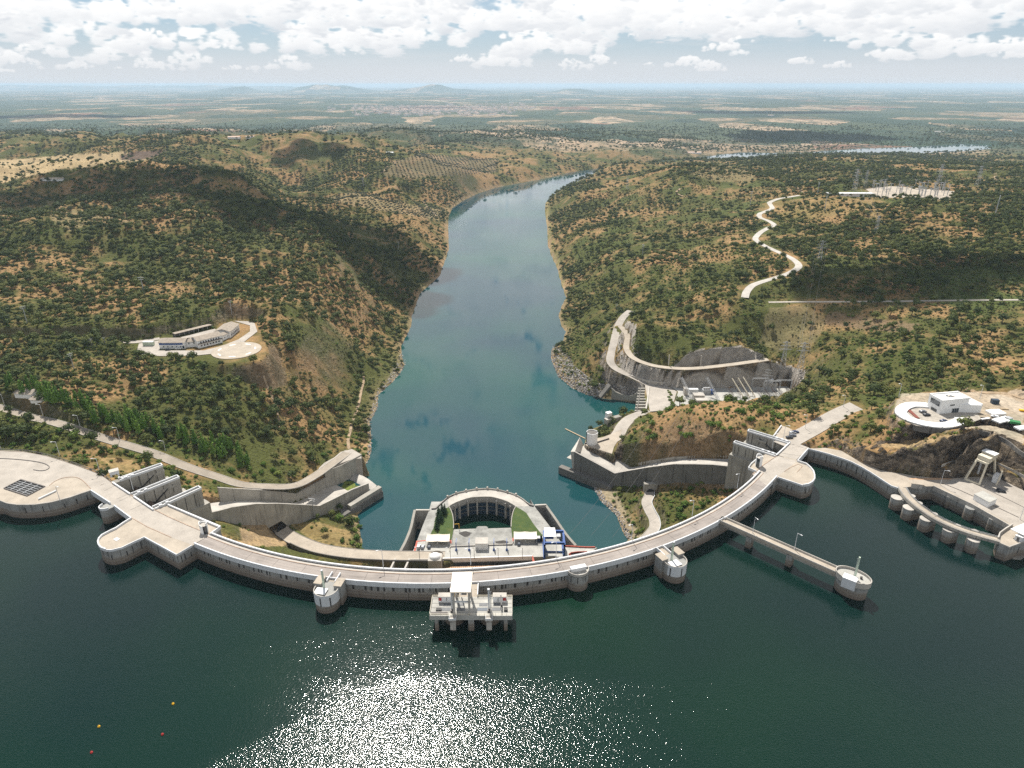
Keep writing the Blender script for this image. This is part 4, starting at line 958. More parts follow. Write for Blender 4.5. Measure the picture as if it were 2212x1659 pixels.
pool.add([(a0.x, a0.y, -62.0), (a1.x, a1.y, -62.0), (b1.x, b1.y, -62.0), (b0.x, b0.y, -62.0)], [(0, 1, 2, 3)]); part('pool_water', pool, M['river'], ls)
M['algae'] = plain('algae', (0.12, 0.15, 0.02), 0.9, var=0.5, scale=0.8)
for (u, v, r) in ((0.64, 0.3, 3.5), (0.70, 0.75, 3.0), (0.74, 0.5, 2.2), (0.90, 0.6, 5.0), (0.86, 0.35, 2.5), (0.93, 0.8, 3.0)):
    a = Vector(LPA).lerp(Vector(LPB), u); b = Vector(LFA).lerp(Vector(LFB), u); c = a.lerp(b, v); pts = []
    for k in range(18): q = 2 * math.pi * k / 18; rr = r * RND.uniform(0.55, 1.25); pts.append((c.x + rr * 1.6 * math.cos(q), c.y + rr * math.sin(q), -61.98))
    m = MB(); m.add(pts, [tuple(range(18))]); part('algae_mat', m, M['algae'], ls)
# tunnel mouth under the near chute wall
tp = on_plane(606, 1141, LPA, LPB); d = (Vector(LPB) - Vector(LPA)).normalized(); nr = Vector((d.y, -d.x))
m = MB(); vs = []
for k in range(13):
    a = math.pi * k / 12; q = tp.xy + d * (3.2 * math.cos(a)); vs.append((q.x + nr.x * 0.75, q.y + nr.y * 0.75, Z_PH - 0.6 + 4.4 * math.sin(a) + 0.6))
m.add(vs, [tuple(range(13))]); part('tunnel_mouth', m, M['dark'], ls)

# left quay platform
LP_FRONT = [Vector((-420, 285, 0.2)), Vector((-330, 288, 0.2))] + ats([(0,1080.5),(15,1086.5),(37,1089.7),(75,1089.3),(112,1084),(150,1074),(197,1058)], 0.2)
LP_BACK = ats([(240,1039),(217.5,1024),(175,1007),(137,994),(100,983),(50,974),(0,971.7)], 0.2) + [Vector((-420, 372, 0.2))]
lp = thing('left_quay', 'wide pale concrete quay with a sunken steel grid, left edge of the reservoir', 'quay', (-280, 325, 0))
m = MB(); m.prism([p.xy for p in LP_FRONT + LP_BACK], -40, -0.1); part('body', m, M['conc_lake'], lp)
m = MB(); m.prism([p.xy for p in LP_FRONT + LP_BACK], -0.09, 0.0, bottom=False); part('deck', m, M['road_pale'], lp)
buff = ats([(107,1049),(118,1040),(135,1033),(155,1030.5),(170,1033),(182,1041),(196,1056),(150,1072),(112,1082),(75,1087.5),(37,1088),(15,1084.5),(-60,1062),(-60,1050),(9,1056),(60,1072)], 0.01)
m = MB(); m.add([(p.x, p.y, 0.012) for p in buff], [tuple(reversed(range(len(buff))))]); part('verge', m, M['deck'], lp)
m = MB(); m.band([p + Vector((0, 0, 0.2)) for p in smooth_line(buff[0:7], 4)], 0.3, 0); part('kerb', m, M['kerb'], lp)
m = MB(); m.band([p for p in LP_FRONT[1:]], 0.3, -0.3); part('kerb', m, M['conc_pale'], lp)
isl = smooth_line(ats([(-20,989),(20,990.5),(60,994),(90,999),(104,1005),(106,1010),(98,1015),(85,1016),(72,1014)], 0.3), 4)
m = MB(); m.band(isl, 0.35, 0); part('kerb', m, M['rail'], lp)
rl = smooth_line([p + Vector((0, 0, 1.0)) for p in LP_BACK], 4)
for zz in (0.0, -0.45):
    m = MB(); m.band([p + Vector((0, 0, zz)) for p in rl], 0.12, [p.z + zz - 0.2 for p in rl]); part('guard_rail', m, M['rail'], lp)
m = MB()
for p in rl[::2]: m.box((p.x, p.y, 0.6), (0.18, 0.18, 1.2))
part('guard_rail_posts', m, M['rail'], lp, kind='stuff')
m = MB(); m.band([p + Vector((0, 0, 0.1 - p.z)) for p in [q + Vector((0.5, -0.8, 0)) for q in rl]], 0.3, -0.05); part('kerb', m, M['kerb'], lp)
g = ats([(9,1055.5),(45,1037),(97,1051.7),(60,1071.7)], 0.0)
m = MB(); m.add([(p.x, p.y, 0.03) for p in g], [(3, 2, 1, 0)]); pit = part('grid_pit', m, M['dark'], lp)
m = MB(); m.band([p + Vector((0, 0, 0.5)) for p in g + g[:1]], 0.5, 0.0); part('rim', m, M['rail'], pit)
for k in range(1, 4):
    m = MB(); m.beam(tuple(g[0].lerp(g[3], k / 4) + Vector((0, 0, 0.25))), tuple(g[1].lerp(g[2], k / 4) + Vector((0, 0, 0.25))), 0.35); part('beam', m, M['steel'], pit)
for k in range(1, 6):
    m = MB(); m.beam(tuple(g[0].lerp(g[1], k / 6) + Vector((0, 0, 0.2))), tuple(g[3].lerp(g[2], k / 6) + Vector((0, 0, 0.2))), 0.2); part('beam', m, M['steel'], pit)
m = MB(); m.beam(tuple(at(83, 1078, 0.5)), tuple(at(121, 1060, 0.5)), 0.7, 0.7); solo('concrete_beam', m, M['white'], 'long white beam lying on the left quay beside the sunken grid', 'beam')
slots_on([p.xy for p in LP_FRONT[2:]], lp, 5)
# small white hut by the left piers
hc = at(248, 1026.5, 0)
hut = thing('gate_hut', 'small white hut with arched legs at the head of the left spillway', 'hut', hc)
m = MB(); m.box((0, 0, 2.2), (4.6, 3.6, 1.9), 0.6); part('walls', m, M['white'], hut, local=True)
m = MB(); m.box((0, 0, 3.2), (4.9, 3.9, 0.14), 0.6); part('roof', m, M['conc_pale'], hut, local=True)
for sx in (-1.8, 1.8):
    m = MB(); m.box((sx * math.cos(.6) , sx * math.sin(.6), 0.62), (0.9, 3.4, 1.25), 0.6); part('leg', m, M['white'], hut, local=True)

def kiosk(name, label, c, r, h, rz):
    """white half-round stair head with a tall dark door and a wavy rim"""
    k_ = thing(name, label, 'stair head', c, rz=rz)
    m = MB(); n = 22; vs = []
    for i in range(n + 1):
        a = math.pi * 2 * i / n * 0.86 + 0.35; top = h + 0.55 * math.sin(a * 2.0)
        for rr, z in ((r, 0), (r, top), (r - 0.3, top), (r - 0.3, 0)): vs.append((rr * math.cos(a), rr * math.sin(a) * 0.8, z))
    m.add(vs, [(4 * i + j, 4 * i + 4 + j, 4 * i + 4 + (j + 1) % 4, 4 * i + (j + 1) % 4) for i in range(n) for j in range(4)]); part('wall', m, M['white_wall'], k_, local=True)
    m = MB(); m.lathe((0, 0, 0), [(r - 0.3, h - 1.2)], 20); m.add([((r - .3) * math.cos(a * math.pi / 10), 0.8 * (r - .3) * math.sin(a * math.pi / 10), h - 0.9) for a in range(20)], [tuple(range(20))]); part('roof', m, M['conc_pale'], k_, local=True)
    m = MB(); m.box((r * 0.98, 0.2, h * 0.42), (0.3, 1.5, h * 0.8)); part('door', m, M['glass'], k_, local=True)
    return k_
kiosk('stair_head', 'white rounded stair head with a dark doorway on the left abutment', at(442, 1149, 0), 2.3, 5.2, math.radians(-50))
kiosk('stair_head', 'white rounded stair head with a tall dark door on the right abutment', at(1638, 1006, 0), 2.3, 6.6, math.radians(-125))

# ------------------------------------------------------------------ towers in the reservoir
def intake_tower(label, c, r, heading, top=1.1, mast=9.5):
    """rounded water tower beside the dam; heading points away from the dam"""
    tw = thing('intake_tower', label, 'intake tower', (c.x, c.y, Z_LAKE), rz=heading)
    zl = -Z_LAKE
    m = MB(); m.lathe((0, 0, 0), [(r * 0.97, -12), (r * 0.97, 2.6), (r, 2.9), (r, zl + top - 0.9)], 36); b_ = part('shaft', m, M['conc_lake'], tw, local=True, smooth=False)
    m = MB(); m.lathe((0, 0, 0), [(r + 0.02, zl - 4.6), (r + 0.06, zl - 4.4), (r + 0.06, zl + top - 0.2), (r + 0.02, zl + top)], 30, math.radians(-75), math.radians(150), False); part('painted_band', m, M['white'], tw, local=True)
    m = MB(); m.lathe((0, 0, 0), [(r, zl - 0.2), (r, zl + top), (r - 0.35, zl + top), (r - 0.35, zl - 0.2)], 30, math.radians(-130), math.radians(130), False); part('rim', m, M['conc_pale'], tw, local=True)
    m = MB(); m.add([((r - .3) * math.cos(a * math.pi / 16), (r - .3) * math.sin(a * math.pi / 16), zl + 0.05) for a in range(32)], [tuple(range(32))]); part('deck', m, M['deck_grey'], tw, local=True)
    for s in (1, -1):
        m = MB(); m.box((-r * 0.72, s * r * 0.86, zl - 8), (r * 0.95, r * 0.62, 19.6)); part('side_block', m, M['conc_lake'], tw, local=True)
        m = MB(); m.box((-r * 0.72, s * r * 0.86, zl + 1.85), (r * 1.02, r * 0.68, 0.12)); part('block_roof', m, M['deck'], tw, local=True)
        m = MB(); m.box((-r - 2.6, s * 1.9, zl + 0.25), (6.2, 0.4, 1.7)); part('bridge_parapet', m, M['white'], tw, local=True)
    m = MB(); m.box((-r - 2.2, 0, zl - 0.45), (6.8, 3.4, 0.8)); part('bridge_deck', m, M['deck'], tw, local=True)
    m = MB(); m.box((r * 0.33, -r * 0.3, zl + 0.75), (r * 0.75, r * 0.95, 0.22)); part('hatch', m, M['white'], tw, local=True)
    mm = MB()
    mm.box((-0.8, -r * 0.25, zl + mast / 2), (0.62, 0.62, mast)); ma = part('mast', mm, M['mast'], tw, local=True)
    mm = MB(); mm.box((-1.35, -r * 0.25, zl + mast * 0.45), (0.08, 0.5, mast * 0.85)); part('ladder', mm, M['steel'], ma, local=True)
    mm = MB(); mm.box((-0.8, -r * 0.25, zl + mast + 0.2), (0.8, 0.8, 0.4)); part('mast_head', mm, M['white'], ma, local=True)
    for k in (-60, -5, 40):
        a = math.radians(k); m = MB(); m.box(((r + 0.09) * math.cos(a), (r + 0.09) * math.sin(a), zl - 2.4), (0.1, 0.5, 4.6), a); part('slot', m, M['stain'], tw, local=True)
    return tw
def away(c): return math.atan2(c[1] - ARC_C[1], c[0] - ARC_C[0])
c = Vector((-80.2, 234.2)); intake_tower('round grey water tower with a pale green mast, left of the central intake', c, 5.3, away(c))
c = Vector((74.6, 253.5)); intake_tower('round grey water tower with a green mast, right of the rounded bay on the dam', c, 5.4, away(c), mast=10.5)
# half-round bay on the dam
tb = arc_theta(1251, 1231); bc = arc_pt(tb, RO - 1.0); aa = away(bc)
by = thing('rounded_bay', 'half-round concrete bay bulging from the dam face with a white shelter on it', 'bay', bc, rz=aa)
m = MB(); m.lathe((0, 0, 0), [(4.9, -40), (4.9, -4.2), (5.1, -4.0), (5.1, -0.2)], 24, -math.pi / 2, math.pi / 2); part('body', m, M['conc_lake'], by, local=True)
m = MB(); m.lathe((0, 0, 0), [(5.1, -0.6), (5.1, 1.1), (4.8, 1.1), (4.8, -0.3)], 24, -math.pi / 2, math.pi / 2, False); part('parapet', m, M['conc_pale'], by, local=True)
m = MB(); m.add([(0, -4.9, 0.02)] + [(4.9 * math.cos(a), 4.9 * math.sin(a), 0.02) for a in [(-math.pi / 2 + math.pi * k / 12) for k in range(13)]], [tuple(range(14))]); part('deck', m, M['deck_grey'], by, local=True)
m = MB(); m.box((0.6, 0, 1.1), (2.0, 7.0, 1.9)); m.box((0.6, 0, 2.1), (2.3, 7.3, 0.15)); part('shelter', m, M['white'], by, local=True)
for k in (-55, -20, 25, 60):
    a = math.radians(k); m = MB(); m.box((5.12 * math.cos(a), 5.12 * math.sin(a), -2.1), (0.1, 0.4, 3.2), a); part('slot', m, M['stain'], by, local=True)

# bridge to the outer tower
ba, bb = at(1555, 1120, 0), at(1808, 1232, 0); bd = (bb - ba).normalized(); bn = Vector((-bd.y, bd.x, 0))
br = thing('footbridge', 'straight slim concrete bridge running from the dam to the outer tower', 'bridge', ba)
m = MB(); m.prism([(ba + bn * 1.9).xy, (bb + bn * 1.9).xy, (bb - bn * 1.9).xy, (ba - bn * 1.9).xy], -1.5, 0.0); part('deck', m, M['deck'], br)
for s in (1, -1):
    m = MB(); m.band([ba + bn * 1.8 * s + Vector((0, 0, 0.95 if s > 0 else 0.5)), bb + bn * 1.8 * s + Vector((0, 0, 0.95 if s > 0 else 0.5))], 0.3, -0.2); part('parapet', m, M['conc_pale'], br)
for s in (1, -1):
    m = MB(); m.beam(tuple(ba + bn * 1.1 * s + Vector((0, 0, -2.2))), tuple(bb + bn * 1.1 * s + Vector((0, 0, -2.2))), 0.6, 1.5); part('girder', m, M['conc'], br)
for u in (0.29, 0.64):
    p = ba.lerp(bb, u); m = MB(); m.box((p.x, p.y, -25), (2.6, 3.6, 46), math.atan2(bd.y, bd.x)); part('pier', m, M['conc_lake'], br)
tc_ = at(1843, 1246, 0); ot = thing('outer_tower', 'oval concrete tower standing alone in open water at the end of the straight bridge', 'intake tower', (tc_.x, tc_.y, Z_LAKE), rz=math.atan2(bd.y, bd.x))
def oval(mb, rx, ry, prof, n=36, cap=True):
    o = len(mb.v); vs = []
    for k, (f, z) in enumerate(prof):
        for i in range(n): a = 2 * math.pi * i / n; vs.append((rx * f * math.cos(a), ry * f * math.sin(a), z))
    fs = [(k * n + i, k * n + (i + 1) % n, (k + 1) * n + (i + 1) % n, (k + 1) * n + i) for k in range(len(prof) - 1) for i in range(n)]
    if cap: fs.append(tuple((len(prof) - 1) * n + i for i in range(n)))
    return mb.add(vs, fs)
m = MB(); oval(m, 7.6, 5.0, [(0.86, -12), (0.90, 2.5), (0.93, 5.6), (1.0, 6.8), (1.0, 8.5)]); part('shaft', m, M['conc_lake'], ot, local=True)
m = MB(); oval(m, 7.6, 5.0, [(1.004, 6.9), (1.004, 9.7), (0.95, 9.7), (0.95, 8.5)], cap=False); part('rim', m, M['conc_pale'], ot, local=True)
m = MB(); oval(m, 7.2, 4.7, [(0.98, 8.5), (0.98, 8.56)]); part('deck', m, M['deck_grey'], ot, local=True)
m = MB(); m.box((-0.2, -3.6, 7.6), (5.6, 3.6, 5.0), 0.1); part('gate_house', m, M['white'], ot, local=True)
m = MB(); m.box((-0.2, -3.6, 10.15), (5.8, 3.8, 0.12), 0.1); part('roof', m, M['white_wall'], ot, local=True)
m = MB(); m.box((0.8, -0.6, 14.2), (0.7, 0.7, 11.5)); ma = part('mast', m, M['mast'], ot, local=True)
m = MB(); m.box((0.2, -0.6, 14), (0.1, 0.5, 10)); part('ladder', m, M['steel'], ma, local=True)
m = MB(); m.box((3.0, 1.0, 9.1), (0.9, 0.9, 1.1), 0.4); part('winch', m, M['rail'], ot, local=True)

# ------------------------------------------------------------------ central intake platform in front of the dam
ci = thing('central_intake', 'concrete intake platform on columns in the water before the dam with a tall canopy', 'intake platform', (-17, 224, 0))
X0, X1, Y0, Y1 = -34.0, 0.2, 218.6, 230.0
m = MB(); m.prism([(X0, Y0), (X1, Y0), (X1, Y1), (X0, Y1)], -2.2, 0.0); part('deck', m, M['deck_grey'], ci)
for i in range(4):
    m = MB(); m.band([Vector((X0 + 0.3, Y0 + 2.2 + i * 2.6, 0.03)), Vector((X1 - 0.3, Y0 + 2.2 + i * 2.6, 0.03))], 0.12, 0.0); part('joint', m, M['stain'], ci)
for x in (-31.2, -24.3, -16.9, -9.4, -2.6):
    w = 1.5 if x != -16.9 else 2.4
    m = MB(); m.box((x, Y0 + 1.3, -14), (w, 1.6, 23.6)); part('column', m, M['conc_lake'], ci)
for x in (-31.2, -16.9, -2.6):
    m = MB(); m.box((x, Y1 - 1.5, -14), (1.5, 1.6, 23.6)); part('column', m, M['conc_lake'], ci)
for x in (-24.3, -9.4):
    m = MB(); m.lathe((x, Y0 + 7.5, 0), [(4.3, -30), (4.3, -6.6), (4.45, -6.4), (4.45, -4.4), (4.3, -4.2), (4.3, -2.2)], 28); part('intake_drum', m, M['conc_lake'], ci)
    m = MB(); m.box((x, Y0 - 1.2, -0.35), (3.0, 2.6, 0.35)); bal = part('balcony', m, M['conc_pale'], ci)
    m = MB(); m.band([Vector((x - 1.4, Y0, 0.7)), Vector((x - 1.4, Y0 - 2.4, 0.7)), Vector((x + 1.4, Y0 - 2.4, 0.7)), Vector((x + 1.4, Y0, 0.7))], 0.12, -0.2); part('balcony_rail', m, M['white'], bal)
    m = MB(); m.box((x, Y0 - 0.7, -4.2), (2.2, 1.5, 4.0)); part('corbel', m, M['conc_pale'], ci)
    for dx, dy, w, h, mt in ((-2.6, 6.6, 3.6, 1.9, 'grate'), (2.9, 6.6, 2.8, 1.6, 'grate'), (-2.9, 3.8, 4.2, 1.9, 'panel_blue' if x > -20 else 'grate'), (2.9, 3.8, 3.6, 1.7, 'grate')):
        m = MB(); m.box((x + dx, Y0 + dy, 0.05), (w, h, 0.1)); part('floor_grate', m, M[mt], ci)
ring = [Vector((X0 + 0.15, Y0 + 0.15, 1.1)), Vector((X1 - 0.15, Y0 + 0.15, 1.1)), Vector((X1 - 0.15, Y1 - 0.15, 1.1)), Vector((-14.8, Y1 - 0.15, 1.1))]
ring2 = [Vector((X0 + 0.15, Y0 + 0.15, 1.1)), Vector((X0 + 0.15, Y1 - 0.15, 1.1)), Vector((-22.5, Y1 - 0.15, 1.1))]
for rg in (ring, ring2):
    for zz in (0, -0.5):
        m = MB(); m.band([p + Vector((0, 0, zz)) for p in rg], 0.1, 1.02 + zz); part('handrail', m, M['cream'], ci)
    for a, b in zip(rg[:-1], rg[1:]):
        n = int((b - a).length / 2.2)
        for k in range(n + 1):
            p = a.lerp(b, k / max(1, n)); m = MB(); m.box((p.x, p.y, 0.55), (0.1, 0.1, 1.1)); part('post', m, M['cream'], ci)
# link to the road
m = MB(); m.prism([(-22.6, Y1 - 0.05), (-14.8, Y1 - 0.05), (-14.6, 238.0), (-22.8, 238.0)], -1.3, 0.002); part('link_bridge', m, M['deck'], ci)
m = MB(); m.box((-14.7, 233.7, 0.35), (0.35, 7.2, 1.9)); part('parapet', m, M['white'], ci)
m = MB(); m.box((-20.7, 232.6, -0.6), (2.6, 3.0, 1.24)); part('opening', m, M['dark'], ci)
# canopy: roof panels on four legs with a crane rail
cp0, cp1, RZ = -25.0, -16.6, 11.9
for x in (cp0 + 1.2, cp1 - 0.9):
    for y in (Y0 + 0.9, Y1 + 0.3):
        m = MB(); m.box((x, y, RZ / 2), (0.8, 0.9, RZ)); part('leg', m, M['conc_pale'], ci)
yb = [Y0 - 0.1, Y0 + 3.3, Y0 + 6.0, Y0 + 8.6, Y1 + 1.0]
for a, b in zip(yb[:-1], yb[1:]):
    m = MB(); m.box(((cp0 + cp1) / 2, (a + b) / 2, RZ + 0.22), (cp1 - cp0, b - a - 0.1, 0.42)); part('roof_panel', m, M['canopy'], ci)
m = MB(); m.box(((cp0 + cp1) / 2, (Y0 + Y1) / 2 + 0.4, RZ - 0.1), (cp1 - cp0 - 0.4, Y1 - Y0 + 0.6, 0.2)); part('roof_slab', m, M['conc_pale'], ci)
m = MB(); m.beam((cp0 + 0.4, Y0 + 0.9, 6.6), (cp1 - 0.2, Y0 + 0.9, 6.6), 0.5, 0.6); part('crane_rail', m, M['white'], ci)
for x in (cp0 + 1.2, cp1 - 0.9):
    m = MB(); m.beam((x, Y0 + 0.9, 7.0), (x, Y1 + 0.3, 7.0), 0.4, 0.5); part('crane_rail', m, M['yellow'], ci)
m = MB(); m.box((cp0 + 1.0, Y1 + 0.2, 5.5), (0.3, 0.8, 9)); m.box((cp0 + 3.4, Y1 + 0.2, 5.5), (0.3, 0.8, 9)); part('stair_frame', m, M['white'], ci)
def lattice(mb, p, w, h, n=10):
    for sx in (-1, 1):
        for sy in (-1, 1): mb.beam((p[0] + sx * w / 2, p[1] + sy * w / 2, p[2]), (p[0] + sx * w / 2, p[1] + sy * w / 2, p[2] + h), 0.13)
    for k in range(n):
        z0, z1 = p[2] + h * k / n, p[2] + h * (k + 1) / n; s = 1 if k % 2 else -1
        for sy in (-1, 1): mb.beam((p[0] - s * w / 2, p[1] + sy * w / 2, z0), (p[0] + s * w / 2, p[1] + sy * w / 2, z1), 0.08)
        for sx in (-1, 1): mb.beam((p[0] + sx * w / 2, p[1] - s * w / 2, z0), (p[0] + sx * w / 2, p[1] + s * w / 2, z1), 0.08)
    return mb
for x, lab in ((-24.9, 'white lattice hoist mast left of the canopy on the intake platform'), (-9.6, 'white lattice hoist mast right of the canopy on the intake platform')):
    hm_ = thing('hoist_mast', lab, 'mast', (x, Y0 + 3.2, 0))
    m = MB(); m.box((0, 0, 5.3), (0.62, 0.55, 10.6)); part('column', m, M['white'], hm_, local=True)
    m = MB(); lattice(m, (0.75, 0.1, 0), 0.5, 9.8, 12); part('ladder_cage', m, M['steel'], hm_, local=True)
    m = MB(); m.box((0, 0, 10.9), (0.9, 0.9, 0.6)); part('head', m, M['white'], hm_, local=True)
    m = MB(); m.box((0, -0.6, 0.5), (1.1, 1.5, 1.0)); part('winch', m, M['rail'], hm_, local=True)
for x, lab, s in ((-28.2, 'white container cabin with a red square, left half of the intake platform', -1), (-5.2, 'white container cabin with a red square, right half of the intake platform', 1)):
    cb = thing('cabin', lab, 'cabin', (x, Y1 - 2.2, 0))
    m = MB(); m.box((0, 0, 1.45), (5.6, 2.5, 2.9)); part('body', m, M['white_wall'], cb, local=True)
    m = MB(); m.box((0, 0, 2.98), (5.8, 2.7, 0.15)); part('roof', m, M['conc_pale'], cb, local=True)
    m = MB(); m.box((2.05 * s, -1.27, 1.7), (1.3, 0.06, 1.6)); part('red_panel', m, M['red'], cb, local=True)
    m = MB(); m.box((-0.7 * s * -1 * -1, -1.27, 1.5), (0.24, 0.06, 1.9)); part('door_slit', m, M['black_steel'], cb, local=True)
jc = thing('deck_crane', 'small black crane folded down on the right half of the intake platform', 'crane', (-4.4, Y0 + 3.8, 0))
m = MB(); m.tube((0, 0, 0), (0, 0, 2.2), 0.35); part('column', m, M['black_steel'], jc, local=True)
m = MB(); m.beam((0, 0, 2.2), (-0.3, 5.0, 3.0), 0.5); m.beam((0, 0, 1.6), (0.1, -2.4, 1.4), 0.4); part('boom', m, M['black_steel'], jc, local=True)
for (x, y, sx, sy, lab) in ((-30.4, Y0 + 3.2, 2.2, 1.6, 'black rack of slats on the left half of the intake deck'), (-2.6, Y0 + 3.4, 1.5, 2.0, 'black rack of slats on the right half of the intake deck')):
    m = MB()
    for k in range(4): m.box((x, y + (k - 1.5) * sy / 4, 0.4), (sx, sy / 6, 0.8))
    solo('slat_rack', m, M['black_steel'], lab, 'rack')
m = MB(); m.beam((-33.4, Y0 + 1.6, 0.3), (-26.6, Y0 + 1.7, 0.3), 0.5, 0.5); m.beam((-33.4, Y0 + 0.9, 0.25), (-26.2, Y0 + 1.0, 0.25), 0.4, 0.4)
solo('steel_beam', m, M['rail'], 'dark steel beams lying along the front left edge of the intake deck', 'beam')

# ------------------------------------------------------------------ right abutment, right spillway
RB = ats([(1672,1038),(1681,1028),(1735.5,1046),(1747,1044),(1755,1039.5),(1760,1033),(1760,1025),(1757.5,1016),(1751,1008),(1742,1000),(1723,994)], 1.0)
rb_in = ats([(1703,953),(1676,983),(1659,975),(1640,986),(1623,1000),(1617,1009),(1634,1016.5)], 1.0)
ra_ = thing('right_abutment', 'buff concrete platform with a rounded end above the reservoir, right end of the dam', 'abutment', (155, 335, 0))
poly = [p.xy for p in RB] + [p.xy for p in rb_in]
m = MB(); m.prism(poly, -45, -0.1); part('body', m, M['conc_lake'], ra_)
m = MB(); m.prism(poly, -0.09, 0.0, bottom=False); part('deck', m, M['deck'], ra_)
m = MB(); m.band(RB[2:], 0.55, -0.6); part('parapet', m, M['white'], ra_)
m = MB(); m.band([p - Vector((0, 0, 0.5)) for p in RB[1:3]], 0.5, -0.6); part('parapet', m, M['white'], ra_)
m = MB(); m.band(rb_in[3:], 0.4, -0.6); part('parapet', m, M['white'], ra_)
slots_on([p.xy for p in RB[1:7]], ra_, 2.8, -5.5, -2.0)
m = MB(); m.prism([p.xy for p in [rb_in[5], rb_in[6], at(1620, 1030, 0), at(1650, 1000, 0)]], -66, -0.4, 4.0); part('foot', m, M['conc'], ra_)
up_edge = ats([(1660,1052),(1684,1026),(1722,996),(1746,969)], 0); dn_edge = ats([(1625,1025),(1647,1006),(1679,984),(1706,955)], 0)
road_piece('roadway', [up_edge[0], up_edge[1], up_edge[2]], [dn_edge[0], dn_edge[1], dn_edge[2]], ra_, M['road_pale'], 0.012)
m = MB(); m.band([p + Vector((0, 0, 0.2)) for p in dn_edge[:3]], 0.4, -0.1); part('kerb', m, M['kerb'], ra_)
m = MB(); m.band([p + Vector((0, 0, 0.16)) for p in ats([(1694,1019),(1709,1009),(1724,1003),(1733,1007),(1722,1020)], 0)], 0.25, -0.1); part('kerb', m, M['kerb'], ra_)
rs = thing('right_spillway', 'gated spillway bay with white-edged piers and a bent grey chute on the right bank', 'spillway', (150, 365, 0))
m = MB(); m.prism([p.xy for p in ats([(1720,993),(1748,967),(1708,952),(1676,982)], 0)], -2.6, 0.004); part('bridge_slab', m, M['road_pale'], rs)
m = MB(); m.band(ats([(1723,994),(1746,968)], 1.1), 0.5, -2.4); part('parapet', m, M['white'], rs)
for a, b in (((1684,978),(1731,985)), ((1706,957),(1742,970))):
    m = MB(); m.band(ats([a, b], 0.03), 0.16, 0.0); part('joint', m, M['stain'], rs)
RP = [((1677,982),(1587,953)), ((1706,955),(1617,928))]
rpe = []
for a, b in RP:
    A, B = at(*a, 0.9), at(*b, 0.9); d = (B - A).normalized(); nrm = Vector((-d.y, d.x, 0)); rpe.append((A, B))
    m = MB(); m.band([A - d * 4, B], 3.2, -30, 0.0); part('pier', m, M['conc'], rs)
    m = MB(); m.band([A + d * 2, B + d * 1.2], 5.4, -48, -7.5); part('pier_foot', m, M['conc'], rs)
    for s in (1, -1):
        m = MB(); m.band([A + nrm * 1.35 * s, B + nrm * 1.35 * s], 0.5, -0.3); part('parapet', m, M['white'], rs)
    m = MB(); m.band([B + nrm * 1.6, B - nrm * 1.6], 0.5, -0.3, 0.9); part('parapet', m, M['white'], rs)
    for q in (2.0, 4.5, 8.0):
        m = MB(); m.box(tuple(A + d * q + Vector((0, 0, 0.1))), (1.5, 1.2, 1.1), math.atan2(d.y, d.x)); part('bearing_block', m, M['white'], rs)
    for q in (0.3, 0.5, 0.68, 0.86, 0.95):
        L = (B - A).length; c = A + d * L * q + nrm * 1.62
        m = MB(); m.box((c.x, c.y, -3.8), (0.35, 0.12, RND.uniform(5, 7)), math.atan2(d.y, d.x)); part('slot', m, M['stain'], rs)
m = MB(); m.band(ats([(1677,982),(1706,955)], 0.9), 0.7, -2.4); part('parapet', m, M['white'], rs)
m = MB(); m.band(ats([(1671,941),(1688,918)], 1.1), 0.6, -4); part('parapet', m, M['white'], rs)
(A0, B0), (A1, B1) = rpe; m = MB(); m.prism([(A0 - (B0 - A0).normalized() * 3).xy, B0.xy, B1.xy, (A1 - (B1 - A1).normalized() * 3).xy], -32, -20.5); part('bay_floor', m, M['conc_dark'], rs); d = (B0 - A0).normalized(); P0, P1 = A0 + d * 6, A1 + d * 6; ax = (P1 - P0).normalized(); P0 = P0 + ax * 1.8; P1 = P1 - ax * 1.8; vs = []
for k in range(9):
    a = math.radians(-28 + 56 * k / 8)
    for P in (P0, P1): q = P + d * (11 - 11 * math.cos(a)); vs.append((q.x, q.y, -9.5 + 11 * math.sin(a)))
m = MB(); m.add(vs, [(2 * k + 1, 2 * k, 2 * k + 2, 2 * k + 3) for k in range(8)]); g_ = part('gate', m, M['conc_dark'], rs)
m = MB(); m.tube(tuple(P1 + d * 3 + Vector((0, 0, -8))), tuple(P1 + d * 11 - ax * .6 + Vector((0, 0, -3))), 0.35); part('ram', m, M['black_steel'], rs)
q = P1 + d * 7 - ax * 0.4; m = MB(); m.beam((q.x, q.y, -3.4), tuple(q + d * 7 + Vector((0, 0, -3.0 - q.z))), 1.0, 1.3); part('trunnion_beam', m, M['conc'], rs)
RPA, RPB, RFA, RFB = (134.5, 367), (40.5, 441), (150.5, 387.5), (57, 462)
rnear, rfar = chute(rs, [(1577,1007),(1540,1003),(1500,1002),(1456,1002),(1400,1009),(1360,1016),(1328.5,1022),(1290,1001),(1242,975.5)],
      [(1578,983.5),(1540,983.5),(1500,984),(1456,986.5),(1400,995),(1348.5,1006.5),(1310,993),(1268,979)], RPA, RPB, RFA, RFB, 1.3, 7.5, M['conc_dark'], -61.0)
m = MB(); e = rnear[-1]; f = rfar[-1]; f.z = min(f.z, e.z + 1.0); print('chute ends', e, f)
m.add([(e.x, e.y, e.z), (e.x - 3, e.y + 1.5, e.z - 1), (f.x - 6, f.y - 1, e.z - 0.5), (f.x, f.y, f.z), (e.x, e.y, -72), (f.x, f.y, -72)], [(0, 3, 2, 1), (0, 1, 4), (1, 2, 5, 4), (2, 3, 5)]); part('flip_lip', m, M['conc_pale'], rs)
kb = [on_plane(px, py, (38.5, 438.5), (71, 412.5)) for px, py in ((1221,1021),(1336,1052))]
